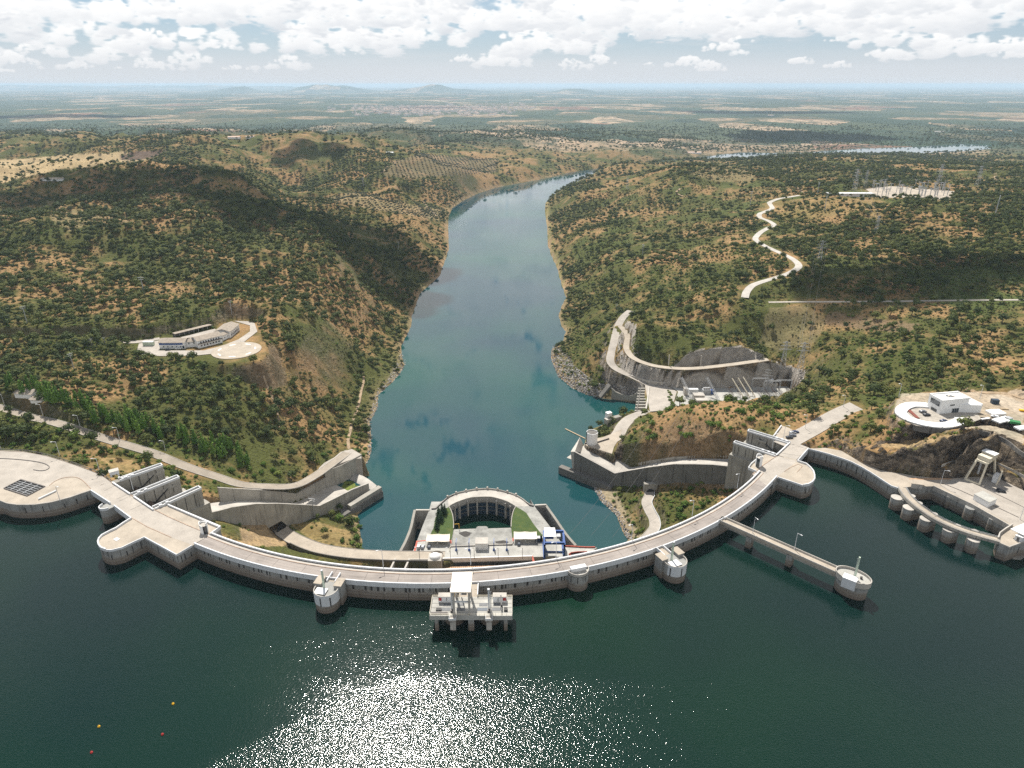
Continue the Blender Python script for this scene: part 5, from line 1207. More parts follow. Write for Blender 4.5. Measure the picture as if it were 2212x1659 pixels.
m = MB(); m.prism([(37.2, 443.5), (34.6, 440), (70, 411.5), (73, 416)], -72, -60.5); part('toe_ledge', m, M['conc_dark'], rs)

# ------------------------------------------------------------------ powerhouse at the foot of the dam
ZP = Z_PH
def pp(px, py, z=ZP): return at(806.4 + 0.2326 * px, 1008 + 0.2326 * py, z)
ph = thing('powerhouse', 'concrete powerhouse platform with a round water basin and lawns below the dam', 'powerhouse', (-15, 355, Z_RIVER))
ringo = smooth_line([pp(*q) for q in ((690,292),(770,255),(862,233),(960,217),(1060,212),(1155,222),(1245,245),(1325,272),(1390,310),(1440,350),(1490,366))], 3)
ringi = smooth_line([pp(*q) for q in ((700,370),(740,344),(800,318),(900,287),(1000,279),(1060,278),(1120,284),(1220,312),(1275,338),(1325,370))], 3)
poolL = smooth_line([pp(*q) for q in ((700,370),(722,410),(738,460),(745,520),(745,575))], 3); poolR = smooth_line([pp(*q) for q in ((1325,370),(1303,410),(1289,460),(1281,520),(1280,562))], 3)
deckL = [pp(*q) for q in ((360,790),(380,760),(405,690),(460,545),(520,400),(540,325),(625,325))]
deckR = [pp(*q) for q in ((1490,366),(1455,298),(1500,372),(1590,490),(1690,620),(1735,690),(1775,745))]
front = [pp(*q) for q in ((1990,760),(2130,740),(1981,800),(1800,850),(1500,890),(1480,880),(1475,840),(640,860),(520,860),(330,860))]
base = [p.xy for p in deckL] + [p.xy for p in ringo] + [p.xy for p in deckR[1:]] + [pp(1500, 842).xy, pp(640, 862).xy, pp(330, 860).xy]
# body as a ring of slabs round the basin: left wing, right wing, front strip and arch
def slab(pts, name, mat, z0=-80, z1=ZP):
    mb = MB(); mb.prism([p.xy for p in pts], z0, z1); return part(name, mb, mat, ph)
slab(deckL[2:] + [ringo[0], poolL[0]] + poolL[1:] + [pp(725, 740), pp(490, 690)], 'left_wing', M['deck_stain'])
slab([pp(1325, 370)] + [ringo[-1]] + deckR[1:6] + [pp(1580, 735), pp(1290, 735)] + poolR[::-1][:-1], 'right_wing', M['deck_stain'])
slab([pp(360, 790), pp(380, 760), pp(405, 690), pp(490, 690.5), pp(725, 740.5), pp(1290, 735.5), pp(1580, 735.5), pp(1735, 690), pp(1775, 745), pp(1990, 765), pp(1981, 830), pp(1470, 838), pp(640, 862), pp(520, 860), pp(330, 860)], 'front_apron', M['deck_grey'], -80, ZP - 0.02)
n = min(len(ringo), len(ringi)); ro_ = [ringo[round(i * (len(ringo) - 1) / (n - 1))] for i in range(n)]; ri_ = [ringi[round(i * (len(ringi) - 1) / (n - 1))] for i in range(n)]
for i in range(n - 1):
    m = MB(); m.prism([ro_[i].xy, ro_[i + 1].xy, ri_[i + 1].xy, ri_[i].xy], -80, ZP + 0.02); part('arch_segment', m, M['conc_pale'], ph)
m = MB(); m.band([p + Vector((0, 0, 1.0)) for p in ro_], 0.35, ZP - 1); part('arch_parapet', m, M['conc_pale'], ph)
m = MB(); m.band([p + Vector((0, 0, 0.9)) for p in [pp(540, 397), pp(575, 395)] + ringo[0:3]], 0.5, ZP); part('pipe_kerb', m, M['rail'], ph)
m = MB(); m.band([p + Vector((0, 0, 0.9)) for p in [pp(1488, 372), pp(1445, 360)] + ringo[-5:-2][::-1]], 0.5, ZP); part('pipe_kerb', m, M['rail'], ph)
for px, py in ((690,290),(770,254),(862,232),(960,215),(1060,210),(1155,220),(1245,243),(1325,270)):
    p = pp(px, py); m = MB(); m.lathe((p.x, p.y, ZP), [(0.75, 0), (0.75, 1.6), (0.55, 1.9)], 10); part('bollard_lamp', m, M['conc_pale'], ph)
# inner wall of the basin: pilasters, lit coping band, dark panels between
cx = (ri_[0] + ri_[-1]) / 2
for i, (px, py) in enumerate(((745,341),(790,322),(870,295),(960,281),(1058,278),(1150,291),(1235,318),(1282,342))):
    p = pp(px, py); c0 = pp(1010, 400); d = (c0 - p).normalized(); q = p + d * 0.9
    q = p + d * 0.5; m = MB(); m.box((q.x, q.y, ZP - 9.0), (1.3, 1.0, 14.6), math.atan2(d.y, d.x)); part('pilaster', m, M['conc_pale'], ph)
for i in range(n - 1):
    a, b = ri_[i], ri_[i + 1]
    for z0, z1, mt in ((-14, -4.6, 'panel_blue'),):
        off = (pp(1010, 420) - (a + b) / 2).normalized() * 0.12
        m = MB(); m.quadwall((a.x + off.x, a.y + off.y, ZP + z0), (b.x + off.x, b.y + off.y, ZP + z0), (b.x + off.x, b.y + off.y, ZP + z1), (a.x + off.x, a.y + off.y, ZP + z1)); part('wall_panel', m, M[mt], ph)
    for zz in (-2.4, -4.4, -7.5, -10.5):
        off = (pp(1010, 420) - (a + b) / 2).normalized() * 0.3
        m = MB(); m.beam((a.x + off.x, a.y + off.y, ZP + zz), (b.x + off.x, b.y + off.y, ZP + zz), 0.35, 0.35 if zz < -3 else 0.22); part('ledge', m, M['conc_dark'] if zz < -3 else M['conc_pale'], ph)
m = MB(); fl = [p.xy for p in ri_] + [p.xy for p in poolR[1:]] + [p.xy for p in poolL[::-1][:-1]]; m.add([(x, y, Z_RIVER + 0.6) for x, y in fl], [tuple(range(len(fl)))]); part('basin_water', m, M['lake'], ph)
for pl in (poolL, poolR):
    m = MB(); m.band([p + Vector((0, 0, 0.5)) for p in pl], 0.5, -80); part('basin_wall', m, M['conc'], ph)
# sunken slab in front of the basin
slab([pp(745, 575), pp(955, 568), pp(960, 553), pp(975, 546), pp(1045, 545), pp(1060, 552), pp(1065, 566), pp(1280, 560), pp(1290, 720), pp(725, 735)], 'roof_slab', M['deck_stain'], -80, ZP - 0.6)
m = MB(); m.band([p + Vector((0, 0, 0.7)) for p in [pp(712, 790), pp(705, 762), pp(725, 745), pp(1290, 725), pp(1300, 700)]], 0.3, ZP - 0.5); part('low_wall', m, M['conc_pale'], ph)
m = MB(); m.add([tuple(pp(790 + 75 * math.cos(a) * RND.uniform(.5, 1) + 70, 625 + 28 * math.sin(a) * RND.uniform(.6, 1.1), ZP - 0.58)) for a in [2 * math.pi * k / 16 for k in range(16)]], [tuple(reversed(range(16)))]); part('wet_patch', m, M['stain'], ph)
m = MB(); m.add([tuple(pp(1190 + 80 * math.cos(a) * RND.uniform(.6, 1), 700 + 17 * math.sin(a) * RND.uniform(.6, 1.1), ZP - 0.58)) for a in [2 * math.pi * k / 16 for k in range(16)]], [tuple(reversed(range(16)))]); part('wet_patch', m, M['stain'], ph)
# lawns
for nm, pts in (('lawn', [pp(698, 378), pp(718, 410)] + poolL[5:] + [pp(738, 620), pp(727, 680), pp(508, 682), pp(530, 630), pp(560, 570), pp(575, 480), pp(620, 410)]),
                ('lawn', [pp(1325, 374), pp(1375, 400), pp(1420, 430), pp(1485, 530), pp(1540, 600), pp(1588, 656), pp(1290, 660), pp(1284, 600)] + poolR[::-1][:-4])):
    m = MB(); m.prism([p.xy for p in pts], ZP - 0.05, ZP + 0.16); part(nm, m, M['lawn'], ph)
for pts in (((375,788),(383,752),(400,690),(492,683),(492,690),(412,697),(400,752),(392,788)), ((708,684),(724,682),(728,712),(712,714)), ((1290,662),(1302,662),(1305,695),(1294,696)), ((1520,660),(1600,656),(1600,664),(1522,670)), ((1470,838),(1482,826),(1500,884),(1480,884))):
    m = MB(); m.prism([pp(*q).xy for q in pts], ZP - 0.05, ZP + 0.1); part('red_walkway', m, M['redwalk'], ph)
# flank walls, dark water between, brown inclined slabs
for nm, pts in (('flank_wall', ((385,400),(370,470),(350,560),(325,630),(295,700),(250,785))), ('flank_wall', ((1600,352),(1640,410),(1690,480),(1750,570),(1810,650),(1880,730)))):
    pl = smooth_line([pp(*q, ZP + (0 if i < 3 else 0)) for i, q in enumerate(pts)], 3)
    m = MB(); m.band([p for p in pl], 1.6, -80); part(nm, m, M['conc'], ph)
m = MB(); m.add([tuple(pp(395, 402)), tuple(pp(515, 402)), tuple(pp(470, 545, -64)), tuple(pp(405, 560, -64))], [(3, 2, 1, 0)]); part('ramp_slab', m, M['conc_dark'], ph)
m = MB(); m.add([tuple(pp(1502, 370)), tuple(pp(1598, 350)), tuple(pp(1660, 540, -62)), tuple(pp(1600, 520, -62))], [(3, 2, 1, 0)]); part('ramp_slab', m, M['conc_dark'], ph)
m = MB(); m.band([pp(395, 400, ZP + 0.6), pp(520, 400, ZP + 0.6)], 1.2, -80); part('cross_wall', m, M['conc_pale'], ph)
m = MB(); m.band([pp(1500, 355, ZP + 0.6), pp(1605, 350, ZP + 0.6)], 1.2, -80); part('cross_wall', m, M['conc_pale'], ph)
# front parapet and dark wall below, tan tiled lower floor
m = MB(); m.band([pp(640, 850, ZP + 1.0), pp(1475, 828, ZP + 1.0)], 0.6, ZP - 2); part('front_parapet', m, M['white_wall'], ph)
m = MB(); m.band([pp(345, 858, ZP + 1.0), pp(510, 858, ZP + 1.0)], 0.6, ZP - 2); part('front_parapet', m, M['conc_pale'], ph)
fA, fB = pp(640, 857), pp(1478, 834)
m = MB(); m.band([fA - Vector((0, 0.4, 0.02)), fB - Vector((0, 0.4, 0.02))], 0.8, -70); part('retaining_wall', m, M['conc_dark'], ph)
NTL = 46
for k in range(NTL):
    for r in range(3):
        u0, u1 = k / NTL, (k + 1) / NTL; a = fA.lerp(fB, u0); b = fA.lerp(fB, u1); y0 = -3.2 - r * 5.0; y1 = y0 - 4.85
        m = MB(); m.prism([(a.x + 0.06, a.y + y0), (b.x - 0.06, b.y + y0), (b.x - 0.06, b.y + y1), (a.x + 0.06, a.y + y1)], ZP - 5, ZP - 3.0 + RND.uniform(-0.05, 0.05)); part('roof_tile', m, M['tan_tile'], ph)
m = MB(); m.prism([(fA.x, fA.y - 3.0), (fB.x, fB.y - 3.0), (fB.x, fB.y - 40), (fA.x, fA.y - 40)], -70, ZP - 3.6); part('lower_roof', m, M['conc_dark'], ph)
m = MB(); m.prism([pp(330, 861).xy, pp(512, 861).xy, (pp(512, 861).x, pp(512, 861).y - 30), (pp(330, 861).x - 6, pp(330, 861).y - 30)], -70, ZP - 7); part('lower_roof', m, M['conc_dark'], ph)
for px in (170, 300):
    m = MB(); a = pp(px + 35, 852, ZP + 0.3); m.band([a, a + Vector((-4, -26, 0))], 1.0, -70); part('pit_wall', m, M['conc_pale'], ph)
# right side: curved red kerb and dark pit, rear road edge
m = MB(); m.band([p + Vector((0, 0, 0.7)) for p in smooth_line([pp(1775, 742), pp(1850, 745), pp(1981, 752), pp(2060, 752)], 4)], 0.5, ZP - 1); part('red_kerb', m, M['redwalk'], ph)
m = MB(); m.prism([pp(1740, 748).xy, pp(2080, 752).xy, pp(2010, 800).xy, pp(1800, 845).xy, pp(1700, 845).xy], -80, ZP - 0.04); part('right_apron', m, M['deck_grey'], ph)
pit = [pp(1815, 820, ZP + 0.02), pp(1840, 805, ZP + 0.02), pp(1900, 797, ZP + 0.02), pp(1981, 796, ZP + 0.02), pp(1930, 825, ZP + 0.02), pp(1850, 838, ZP + 0.02)]
m = MB(); m.add([tuple(p) for p in pit], [tuple(reversed(range(6)))]); part('stair_pit', m, M['dark'], ph)
m = MB(); m.band([p + Vector((0, 0, 0.8)) for p in pit + pit[:1]], 0.3, ZP); part('pit_kerb', m, M['redwalk'], ph)

# things on the powerhouse deck
def at_base(px, py): p = pp(px, py); return (p.x, p.y, ZP)
bx = thing('plant_room', 'plain white block with a small round vent at the edge of the powerhouse slab', 'plant room', at_base(1005, 773))
m = MB(); m.box((0, 3.0, 2.2), (7.4, 6.0, 4.4)); part('walls', m, M['white_wall'], bx, local=True)
m = MB(); m.box((0, 3.0, 4.46), (7.6, 6.2, 0.14)); part('roof', m, M['conc_pale'], bx, local=True)
m = MB(); m.tube((-2.6, -0.02, 1.2), (-2.6, -0.1, 1.2), 0.5, n=12); part('vent', m, M['steel'], bx, local=True)
for px, lab in ((770, 'blue jib post on the low wall, nearest the left white tent'), (890, 'blue jib post on the low wall, just left of the white plant room'), (1120, 'blue jib post on the low wall, just right of the white plant room'), (1240, 'blue jib post on the low wall, nearest the right white tent')):
    j = thing('jib_post', lab, 'jib post', at_base(px, 778), 'blue jib posts along the powerhouse slab')
    m = MB(); m.box((0, 0, 2.9), (0.45, 0.5, 5.8)); part('post', m, M['blue'], j, local=True)
    m = MB(); m.add([(-0.7, -0.6, 0), (0.7, -0.6, 0), (0.7, 0.9, 0), (-0.7, 0.9, 0), (-0.25, -0.25, 1.6), (0.25, -0.25, 1.6), (0.25, 0.3, 1.6), (-0.25, 0.3, 1.6)], [(0, 1, 5, 4), (1, 2, 6, 5), (2, 3, 7, 6), (3, 0, 4, 7), (4, 5, 6, 7)]); part('foot', m, M['blue'], j, local=True)
    m = MB(); m.beam((0, 0.1, 5.6), (0, 4.0, 5.7), 0.3); part('arm', m, M['blue'], j, local=True)
for (x0, x1, y, lab) in ((490, 706, 735, 'two-bay cream tent roof over parked cars beside the left lawn'), (1305, 1520, 712, 'two-bay cream tent roof beside the right lawn')):
    a, b = pp(x0, y), pp(x1, y); cn = thing('car_canopy', lab, 'canopy', ((a.x + b.x) / 2, a.y, ZP))
    w = (b.x - a.x); dep = 6.5
    for k in (0, 1):
        xa = -w / 2 + k * w / 2; m = MB(); vs = []; N = 8
        for i in range(N + 1):
            for jn in range(5): u, v = i / N, jn / 4; vs.append((xa + u * w / 2, v * dep, 3.4 - 0.9 * math.sin(math.pi * v) * 0.4 - 0.35 * math.sin(math.pi * u) + (0.5 if jn == 4 else 0)))
        m.add(vs, [(i * 5 + q, (i + 1) * 5 + q, (i + 1) * 5 + q + 1, i * 5 + q + 1) for i in range(N) for q in range(4)]); part('fabric_bay', m, M['canopy'], cn, local=True, smooth=True)
    for k in (0, 1, 2):
        for yy in (0.2, dep - 0.2): m = MB(); m.tube((-w / 2 + k * w / 2 * 0.99, yy, 0), (-w / 2 + k * w / 2 * 0.99, yy, 3.3), 0.12, n=6); part('post', m, M['white'], cn, local=True)
dv = thing('davit', 'small yellow davit bent over the basin edge at the slab corner', 'davit', at_base(797, 575))
m = MB(); m.tube((0, 0, 0), (0, 0, 3.6), 0.18, n=6); part('post', m, M['yellow'], dv, local=True)
m = MB(); m.tube((0, 0, 3.5), (-2.9, 0.2, 3.1), 0.16, n=6); part('arm', m, M['yellow'], dv, local=True)
for px, mt, lab in ((1575, 'yellow', 'yellow container behind the blue gantry crane'), (1538, 'panel_blue', 'dark blue container beside the right tent roof')):
    k_ = thing('container', lab, 'container', at_base(px, 698)); m = MB(); m.box((0, 1.2, 1.25), (3.2 if mt == 'yellow' else 4.0, 2.4, 2.5)); part('body', m, M[mt], k_, local=True)
    m = MB(); m.box((0, 1.2, 2.55), (3.3 if mt == 'yellow' else 4.1, 2.5, 0.12)); part('roof', m, M['steel'], k_, local=True)
gc = thing('blue_gantry_crane', 'blue gantry crane with a sloping white roof panel on the powerhouse deck', 'gantry crane', at_base(1680, 850))
W_, D_, H_ = 11.4, 12.5, 10.0
for x in (-W_ / 2, W_ / 2):
    for y in (0, D_): m = MB(); m.box((x, y, H_ / 2), (1.0, 1.0, H_)); part('leg', m, M['blue'], gc, local=True)
    m = MB(); m.box((x, D_ / 2, 0.7), (1.3, D_ + 2, 1.2)); part('bogie_beam', m, M['blue'], gc, local=True)
    m = MB(); m.box((x, D_ / 2, H_ - 0.6), (1.1, D_ + 1, 1.3)); part('side_girder', m, M['blue'], gc, local=True)
    m = MB(); m.box((x, D_ / 2, H_ * 0.5), (0.7, D_, 0.7)); part('tie_beam', m, M['blue'], gc, local=True)
for y in (0.6, D_ - 0.6): m = MB(); m.box((0, y, H_ + 0.2), (W_, 1.0, 1.4)); part('main_girder', m, M['blue'], gc, local=True)
m = MB(); m.box((0, 0, H_ * 0.45), (W_, 0.6, 0.8)); part('tie_beam', m, M['blue'], gc, local=True)
m = MB(); m.add([(-W_ / 2 - 0.4, 3.0, H_ + 3.0), (1.2, 3.0, H_ + 3.0), (0.6, 10.5, H_ + 3.9), (-W_ / 2, 10.5, H_ + 3.9), (-W_ / 2 - 0.4, 3.0, H_ + 2.8), (1.2, 3.0, H_ + 2.8), (0.6, 10.5, H_ + 3.7), (-W_ / 2, 10.5, H_ + 3.7)], [(0, 1, 2, 3), (7, 6, 5, 4), (0, 4, 5, 1), (1, 5, 6, 2), (2, 6, 7, 3), (3, 7, 4, 0)]); part('roof_panel', m, M['white_wall'], gc, local=True)
m = MB(); m.box((-W_ / 4, 6.5, H_ + 1.9), (4.8, 6.0, 2.0)); part('trolley', m, M['blue'], gc, local=True)
m = MB(); m.box((2.6, 6.0, H_ + 1.1), (2.2, 3.0, 1.5)); part('winch', m, M['steel'], gc, local=True)
dm = thing('domed_shaft', 'square concrete shaft with a white dome between the deck and the dam', 'shaft', at_base(572, 935))
m = MB(); m.box((0, 3.0, 0.4), (7.6, 7.0, 9.0)); part('base', m, M['conc_pale'], dm, local=True)
prof = [(3.2 * math.cos(a), 4.9 + 2.3 * math.sin(a)) for a in [math.pi / 2 * k / 7 for k in range(8)]]
m = MB(); m.lathe((0, 3.0, 0), prof, 22, cap_top=False); part('dome', m, M['white_wall'], dm, local=True, smooth=True)
m = MB(); m.lathe((0, 10.0, 0), [(4.2, -1), (4.2, 1.0), (4.0, 1.0), (4.0, -1)], 20, 0, math.pi, False); part('round_kerb', m, M['conc_pale'], dm, local=True)

# ------------------------------------------------------------------ right quay, irrigation intake with its bridge
q0 = 0.0
qf = ats([(1745,968),(1768,973.5),(1793,980.5),(1816,988),(1838,996),(1861,1007.5),(1882,1020),(1899,1031),(1914,1041),(1926,1048.5),(1940,1053)], 0.4)
qb = ats([(2017,1049),(2100,1088),(2183,1135),(2156,1158),(2157,1163),(2160,1172),(2180,1180.5),(2212,1169)], 0.4) + [Vector((330, 262, 0.4)), Vector((330, 340, 0.4))]
qbk = ats([(2230,1062),(2212,1058),(2157,1026.8),(2080.5,1030),(2042,1033.8),(1978,1026.8),(1901,1014),(1850,991.7),(1818,972.5),(1783,966)], 0.4)
rq = thing('right_quay', 'curving pale concrete quay under dark rock cliffs, right shore of the reservoir', 'quay', (215, 325, 0))
poly = [p.xy for p in qf] + [at(1968, 1050, 0.4).xy] + [p.xy for p in qb] + [p.xy for p in qbk]
m = MB(); m.prism(poly, -9.5, -0.05); part('body', m, M['conc_lake'], rq)
m = MB(); m.prism(poly, -0.045, 0.02, bottom=False); part('deck', m, M['deck'], rq)
m = MB(); m.prism([p.xy for p in ats([(2030,1050),(2060,1036),(2160,1030),(2215,1060),(2400,1140),(2330,1200),(2205,1150),(2187,1133)], 0)], -0.2, 0.05, bottom=False); part('yard_slab', m, M['road_pale'], rq)
m = MB(); m.band(qf, 0.5, -0.6); part('parapet', m, M['white'], rq)
m = MB(); m.band(qb[:3], 0.5, -2.4); part('edge_beam', m, M['conc_pale'], rq)
m = MB(); m.band(qb[2:8], 0.35, -0.4); part('edge_beam', m, M['conc_pale'], rq)
slots_on([p.xy for p in qf], rq, 2.6, -6.0, -1.2)
slots_on([p.xy for p in qb[3:8]], rq, 4, -6.5, -1.5)
m = MB(); m.band([p + Vector((0, 0, 0.25)) for p in ats([(2035,1044),(2075,1060),(2130,1085),(2200,1118)], 0)], 0.25, 0); part('crane_rail', m, M['rail'], rq)
m = MB(); m.band([p + Vector((0, 0, 0.2)) for p in ats([(2080,1034),(2120,1052),(2175,1078),(2215,1098)], 0)], 0.25, 0); part('crane_rail', m, M['rail'], rq)
stain = [tuple(at(2010 + 48 * math.cos(a), 1034.5 + 2.6 * math.sin(a) * RND.uniform(.6, 1), 0.06)) for a in [2 * math.pi * k / 18 for k in range(18)]]
m = MB(); m.add(stain, [tuple(reversed(range(18)))]); part('earth_stain', m, M['tan_tile'], rq)
for k, (px, py, r) in enumerate(((2052,1070.5,1.2),(2098,1094.5,2.4),(2144,1118.5,1.2))):
    p = at(px, py - 4, 0); m = MB(); m.lathe((p.x, p.y, 0), [(r, -30), (r, -1.6)], 18); part('quay_column', m, M['conc_lake'], rq)
# curved bridge on five round piers
cb_line = smooth_line(ats([(1948,1053),(1956,1066),(1966,1078),(1980,1090.5),(1996,1102.5),(2026,1121.5),(2068,1140),(2106,1152.5),(2160,1167)], 0.25), 4)
cbr = thing('curved_bridge', 'curved narrow concrete bridge on five round piers in front of the intake basin', 'bridge', tuple(cb_line[0]))
nseg = 12; N = len(cb_line) - 1
for k in range(nseg):
    i0, i1 = round(N * k / nseg), round(N * (k + 1) / nseg)
    m = MB(); m.strip(cb_line[i0:i1 + 1], 4.2, 1.3); part('deck_segment', m, M['deck'], cbr)
for s in (1, -1):
    L, R = side_lines(cb_line, 4.0); P_ = L if s > 0 else R
    for zz in (0.95, 0.5):
        m = MB(); m.band([Vector((p.x, p.y, cb_line[0].z + zz)) for p in P_], 0.1, cb_line[0].z + zz - 0.14); part('railing', m, M['steel'], cbr)
    m = MB(); m.band([Vector((p.x, p.y, cb_line[0].z + 0.2)) for p in P_], 0.3, cb_line[0].z - 1.25); part('fascia', m, M['conc'], cbr)
for k, (px, py) in enumerate(((1937,1074),(1963,1096),(2000,1120),(2050,1143),(2103.5,1164.5))):
    p = at(px, py, -1.6); q = min(cb_line, key=lambda c: (c.xy - p.xy).length); d = (q.xy - p.xy).normalized()
    m = MB(); m.lathe((p.x, p.y, 0), [(2.65, -30), (2.65, -6.6), (2.72, -6.4), (2.72, -1.9)], 24); m.prism([(p.x - d.y * 2.4, p.y + d.x * 2.4), (p.x + d.y * 2.4, p.y - d.x * 2.4), (q.x + d.x * 2.6 + d.y * 2.4, q.y + d.y * 2.6 - d.x * 2.4), (q.x + d.x * 2.6 - d.y * 2.4, q.y + d.y * 2.6 + d.x * 2.4)], -30, -1.9); pr = part('pier', m, M['conc_lake'], cbr)
    m = MB(); m.lathe((p.x, p.y, 0), [(2.8, -1.89), (2.8, -1.55)], 24); part('pier_cap', m, M['conc_pale'], pr)
    q2 = q + Vector((d.x * 3.0, d.y * 3.0, 0)); m = MB(); m.lathe((q2.x, q2.y, 0), [(1.5, -1.5), (1.5, 0.1)], 16); part('pier_cap', m, M['conc_pale'], pr)
# low wall with end ramp by the bridge's far end
rw_ = ats([(2157,1160),(2160,1150),(2172,1141),(2188,1131)], 1.4); m = MB(); m.band(rw_, 0.5, -6); part('ramp_wall', m, M['conc_pale'], rq)
dd = at(2165, 1187, Z_LAKE + 0.4); sl = MB(); sl.prism([p.xy for p in ats([(2170,1185),(2190,1180),(2225,1186),(2222,1196),(2205,1208),(2188,1206)], Z_LAKE + 0.5)], -14, Z_LAKE + 0.5); solo('landing_slab', sl, M['conc'], 'low landing slab at water level by the right quay corner', 'slab')
# cream portal crane
gp = [at(px, py, 0) for px, py in ((2084,1036),(2115,1048),(2148,1031),(2120,1022))]
cg = thing('cream_portal_crane', 'tall cream portal crane with splayed legs on the right quay', 'gantry crane', (gp[1].x, gp[1].y, 0))
top = []
for p in gp:
    c = sum(gp, Vector()) / 4; top.append(Vector((c.x + (p.x - c.x) * 0.62, c.y + (p.y - c.y) * 0.8, 12.4)))
for p, q in zip(gp, top): m = MB(); m.beam(tuple(p), tuple(q), 0.85, 0.85); part('leg', m, M['cream'], cg)
for i in range(4):
    a, b = top[i], top[(i + 1) % 4]; m = MB(); m.beam(tuple(a), tuple(b), 0.8, 1.1); part('girder', m, M['cream'], cg)
for i, j in ((0, 1), (3, 2)): m = MB(); m.beam(tuple(gp[i] + Vector((0, 0, 0.5))), tuple(gp[j] + Vector((0, 0, 0.5))), 0.9, 0.9); part('sill_beam', m, M['cream'], cg)
mid = (top[0] + top[1]) / 2; mid2 = (top[2] + top[3]) / 2; ang = math.atan2(top[1].y - top[0].y, top[1].x - top[0].x)
m = MB(); m.box(((mid.x * .75 + mid2.x * .25), (mid.y * .75 + mid2.y * .25), 14.0), (6.0, 3.0, 2.4), ang); part('machine_house', m, M['cream'], cg)
m = MB(); m.box(((mid.x * .2 + mid2.x * .8), (mid.y * .2 + mid2.y * .8), 14.4), (6.4, 4.2, 2.6), ang); mh = part('machine_house', m, M['cream'], cg)
m = MB(); m.box(((mid.x * .2 + mid2.x * .8), (mid.y * .2 + mid2.y * .8), 15.8), (6.8, 4.6, 0.25), ang); part('roof', m, M['white_wall'], mh)
m = MB(); m.beam(tuple(mid + Vector((0.5, 1, 0))), (mid.x + 0.5, mid.y + 1, 4.5), 0.7); part('hoist_ladder', m, M['steel'], cg)
def shed(name, label, cat, corners_px, z, h, mat, roof=None, door=None):
    P = [at(px, py, z) for px, py in corners_px]; c = sum(P, Vector()) / len(P)
    s = thing(name, label, cat, (c.x, c.y, z)); m = MB(); m.prism([p.xy for p in P], z - 0.3, z + h); part('walls', m, M[mat], s)
    m = MB(); m.prism(offset_ccw([p.xy for p in P], 0.15), z + h + 0.003, z + h + 0.2); part('roof', m, M[roof or 'conc_pale'], s)
    if door is not None:
        a, b = P[door], P[(door + 1) % len(P)]; e = (b - a); dn = Vector((e.y, -e.x, 0)).normalized()
        if dn.dot((a + b) / 2 - c) < 0: dn = -dn
        p, q = a + e * 0.3 + dn * 0.06, a + e * 0.62 + dn * 0.06; m = MB(); m.add([(p.x, p.y, z + 0.2), (q.x, q.y, z + 0.2), (q.x, q.y, z + h * .8), (p.x, p.y, z + h * .8)], [(0, 1, 2, 3)]); part('door', m, M['glass'], s)
    return s
def offset_ccw(p, g):
    n = len(p); ar = sum(p[i][0] * p[(i + 1) % n][1] - p[(i + 1) % n][0] * p[i][1] for i in range(n)); return offset(list(p) if ar > 0 else list(reversed(p)), g)
shed('quay_kiosk', 'long white flat-roofed kiosk standing on the open right quay', 'kiosk', [(2101,1079),(2133,1097),(2150,1089),(2120,1072)], 0, 3.2, 'white_wall', 'deck_grey', 3)
shed('quay_hut', 'low grey concrete hut at the land end of the curved bridge', 'hut', [(1967,1053),(1991,1056),(1994,1047),(1970,1044)], 0, 2.4, 'conc_pale', 'deck')
shed('quay_cabin', 'white cube cabin behind the cream portal crane', 'cabin', [(2141,1041),(2152,1045),(2160,1039),(2149,1035)], 0, 4.2, 'white_wall', 'white_wall')
rc_ = shed('roofed_cabin', 'glazed cabin under a wide white canopy at the quay corner', 'cabin', [(2190,1166),(2206,1172),(2226,1166),(2208,1158)], 0, 2.6, 'white', 'white_wall', 0)
m = MB(); m.prism([p.xy for p in ats([(2183,1141),(2217,1157),(2262,1140),(2225,1124)], 4.2)], 3.6, 3.9); part('canopy', m, M['white_wall'], rc_)
tc2 = at(2152, 1042, 0); m = MB(); m.tube((tc2.x - 2, tc2.y - 3, 0), (tc2.x - 1.2, tc2.y - 3, 9), 0.4, 0.35, 8); solo('crane_hook_mast', m, M['cream'], 'short leaning cream mast beside the white cube cabin on the right quay', 'mast')

# ------------------------------------------------------------------ visitor building and curved ramp
ZV = 20.9
vt = [at(px, py, 30.0) for px, py in ((2009,850.2),(2035.8,864.6),(2096,858.7),(2069.6,845.3))]
vb = thing('visitor_centre', 'white flat-roofed two-block modern building with a large corner window above the right cliffs', 'building', (vt[1].x, vt[1].y, ZV))
m = MB(); m.prism([p.xy for p in vt], ZV - 0.5, 29.4); part('upper_block', m, M['white_wall'], vb)
m = MB(); m.band([Vector((p.x, p.y, 30.1)) for p in vt + vt[:1]], 0.5, 29.2); part('roof_parapet', m, M['white_wall'], vb)
e1 = (vt[2] - vt[1]).normalized(); e2 = (vt[3] - vt[2]).normalized()
lo = [vt[1] + e1 * ((vt[2] - vt[1]).length * 0.70) - e2 * 0.06, at(2123, 873, 26.6), at(2123, 873, 26.6) + e2 * 17.0, vt[2] + e2 * 6]
lo[0] = vt[1] + e1 * 0.5 - Vector((e1.y, -e1.x, 0)) * -0.15 if False else lo[0]
m = MB(); m.prism([lo[0].xy, lo[1].xy, lo[2].xy, lo[3].xy], ZV - 0.5, 25.9); part('lower_block', m, M['white_wall'], vb)
m = MB(); m.band([Vector((p.x, p.y, 26.6)) for p in lo[1:]], 0.5, 25.5); part('roof_parapet', m, M['white_wall'], vb)
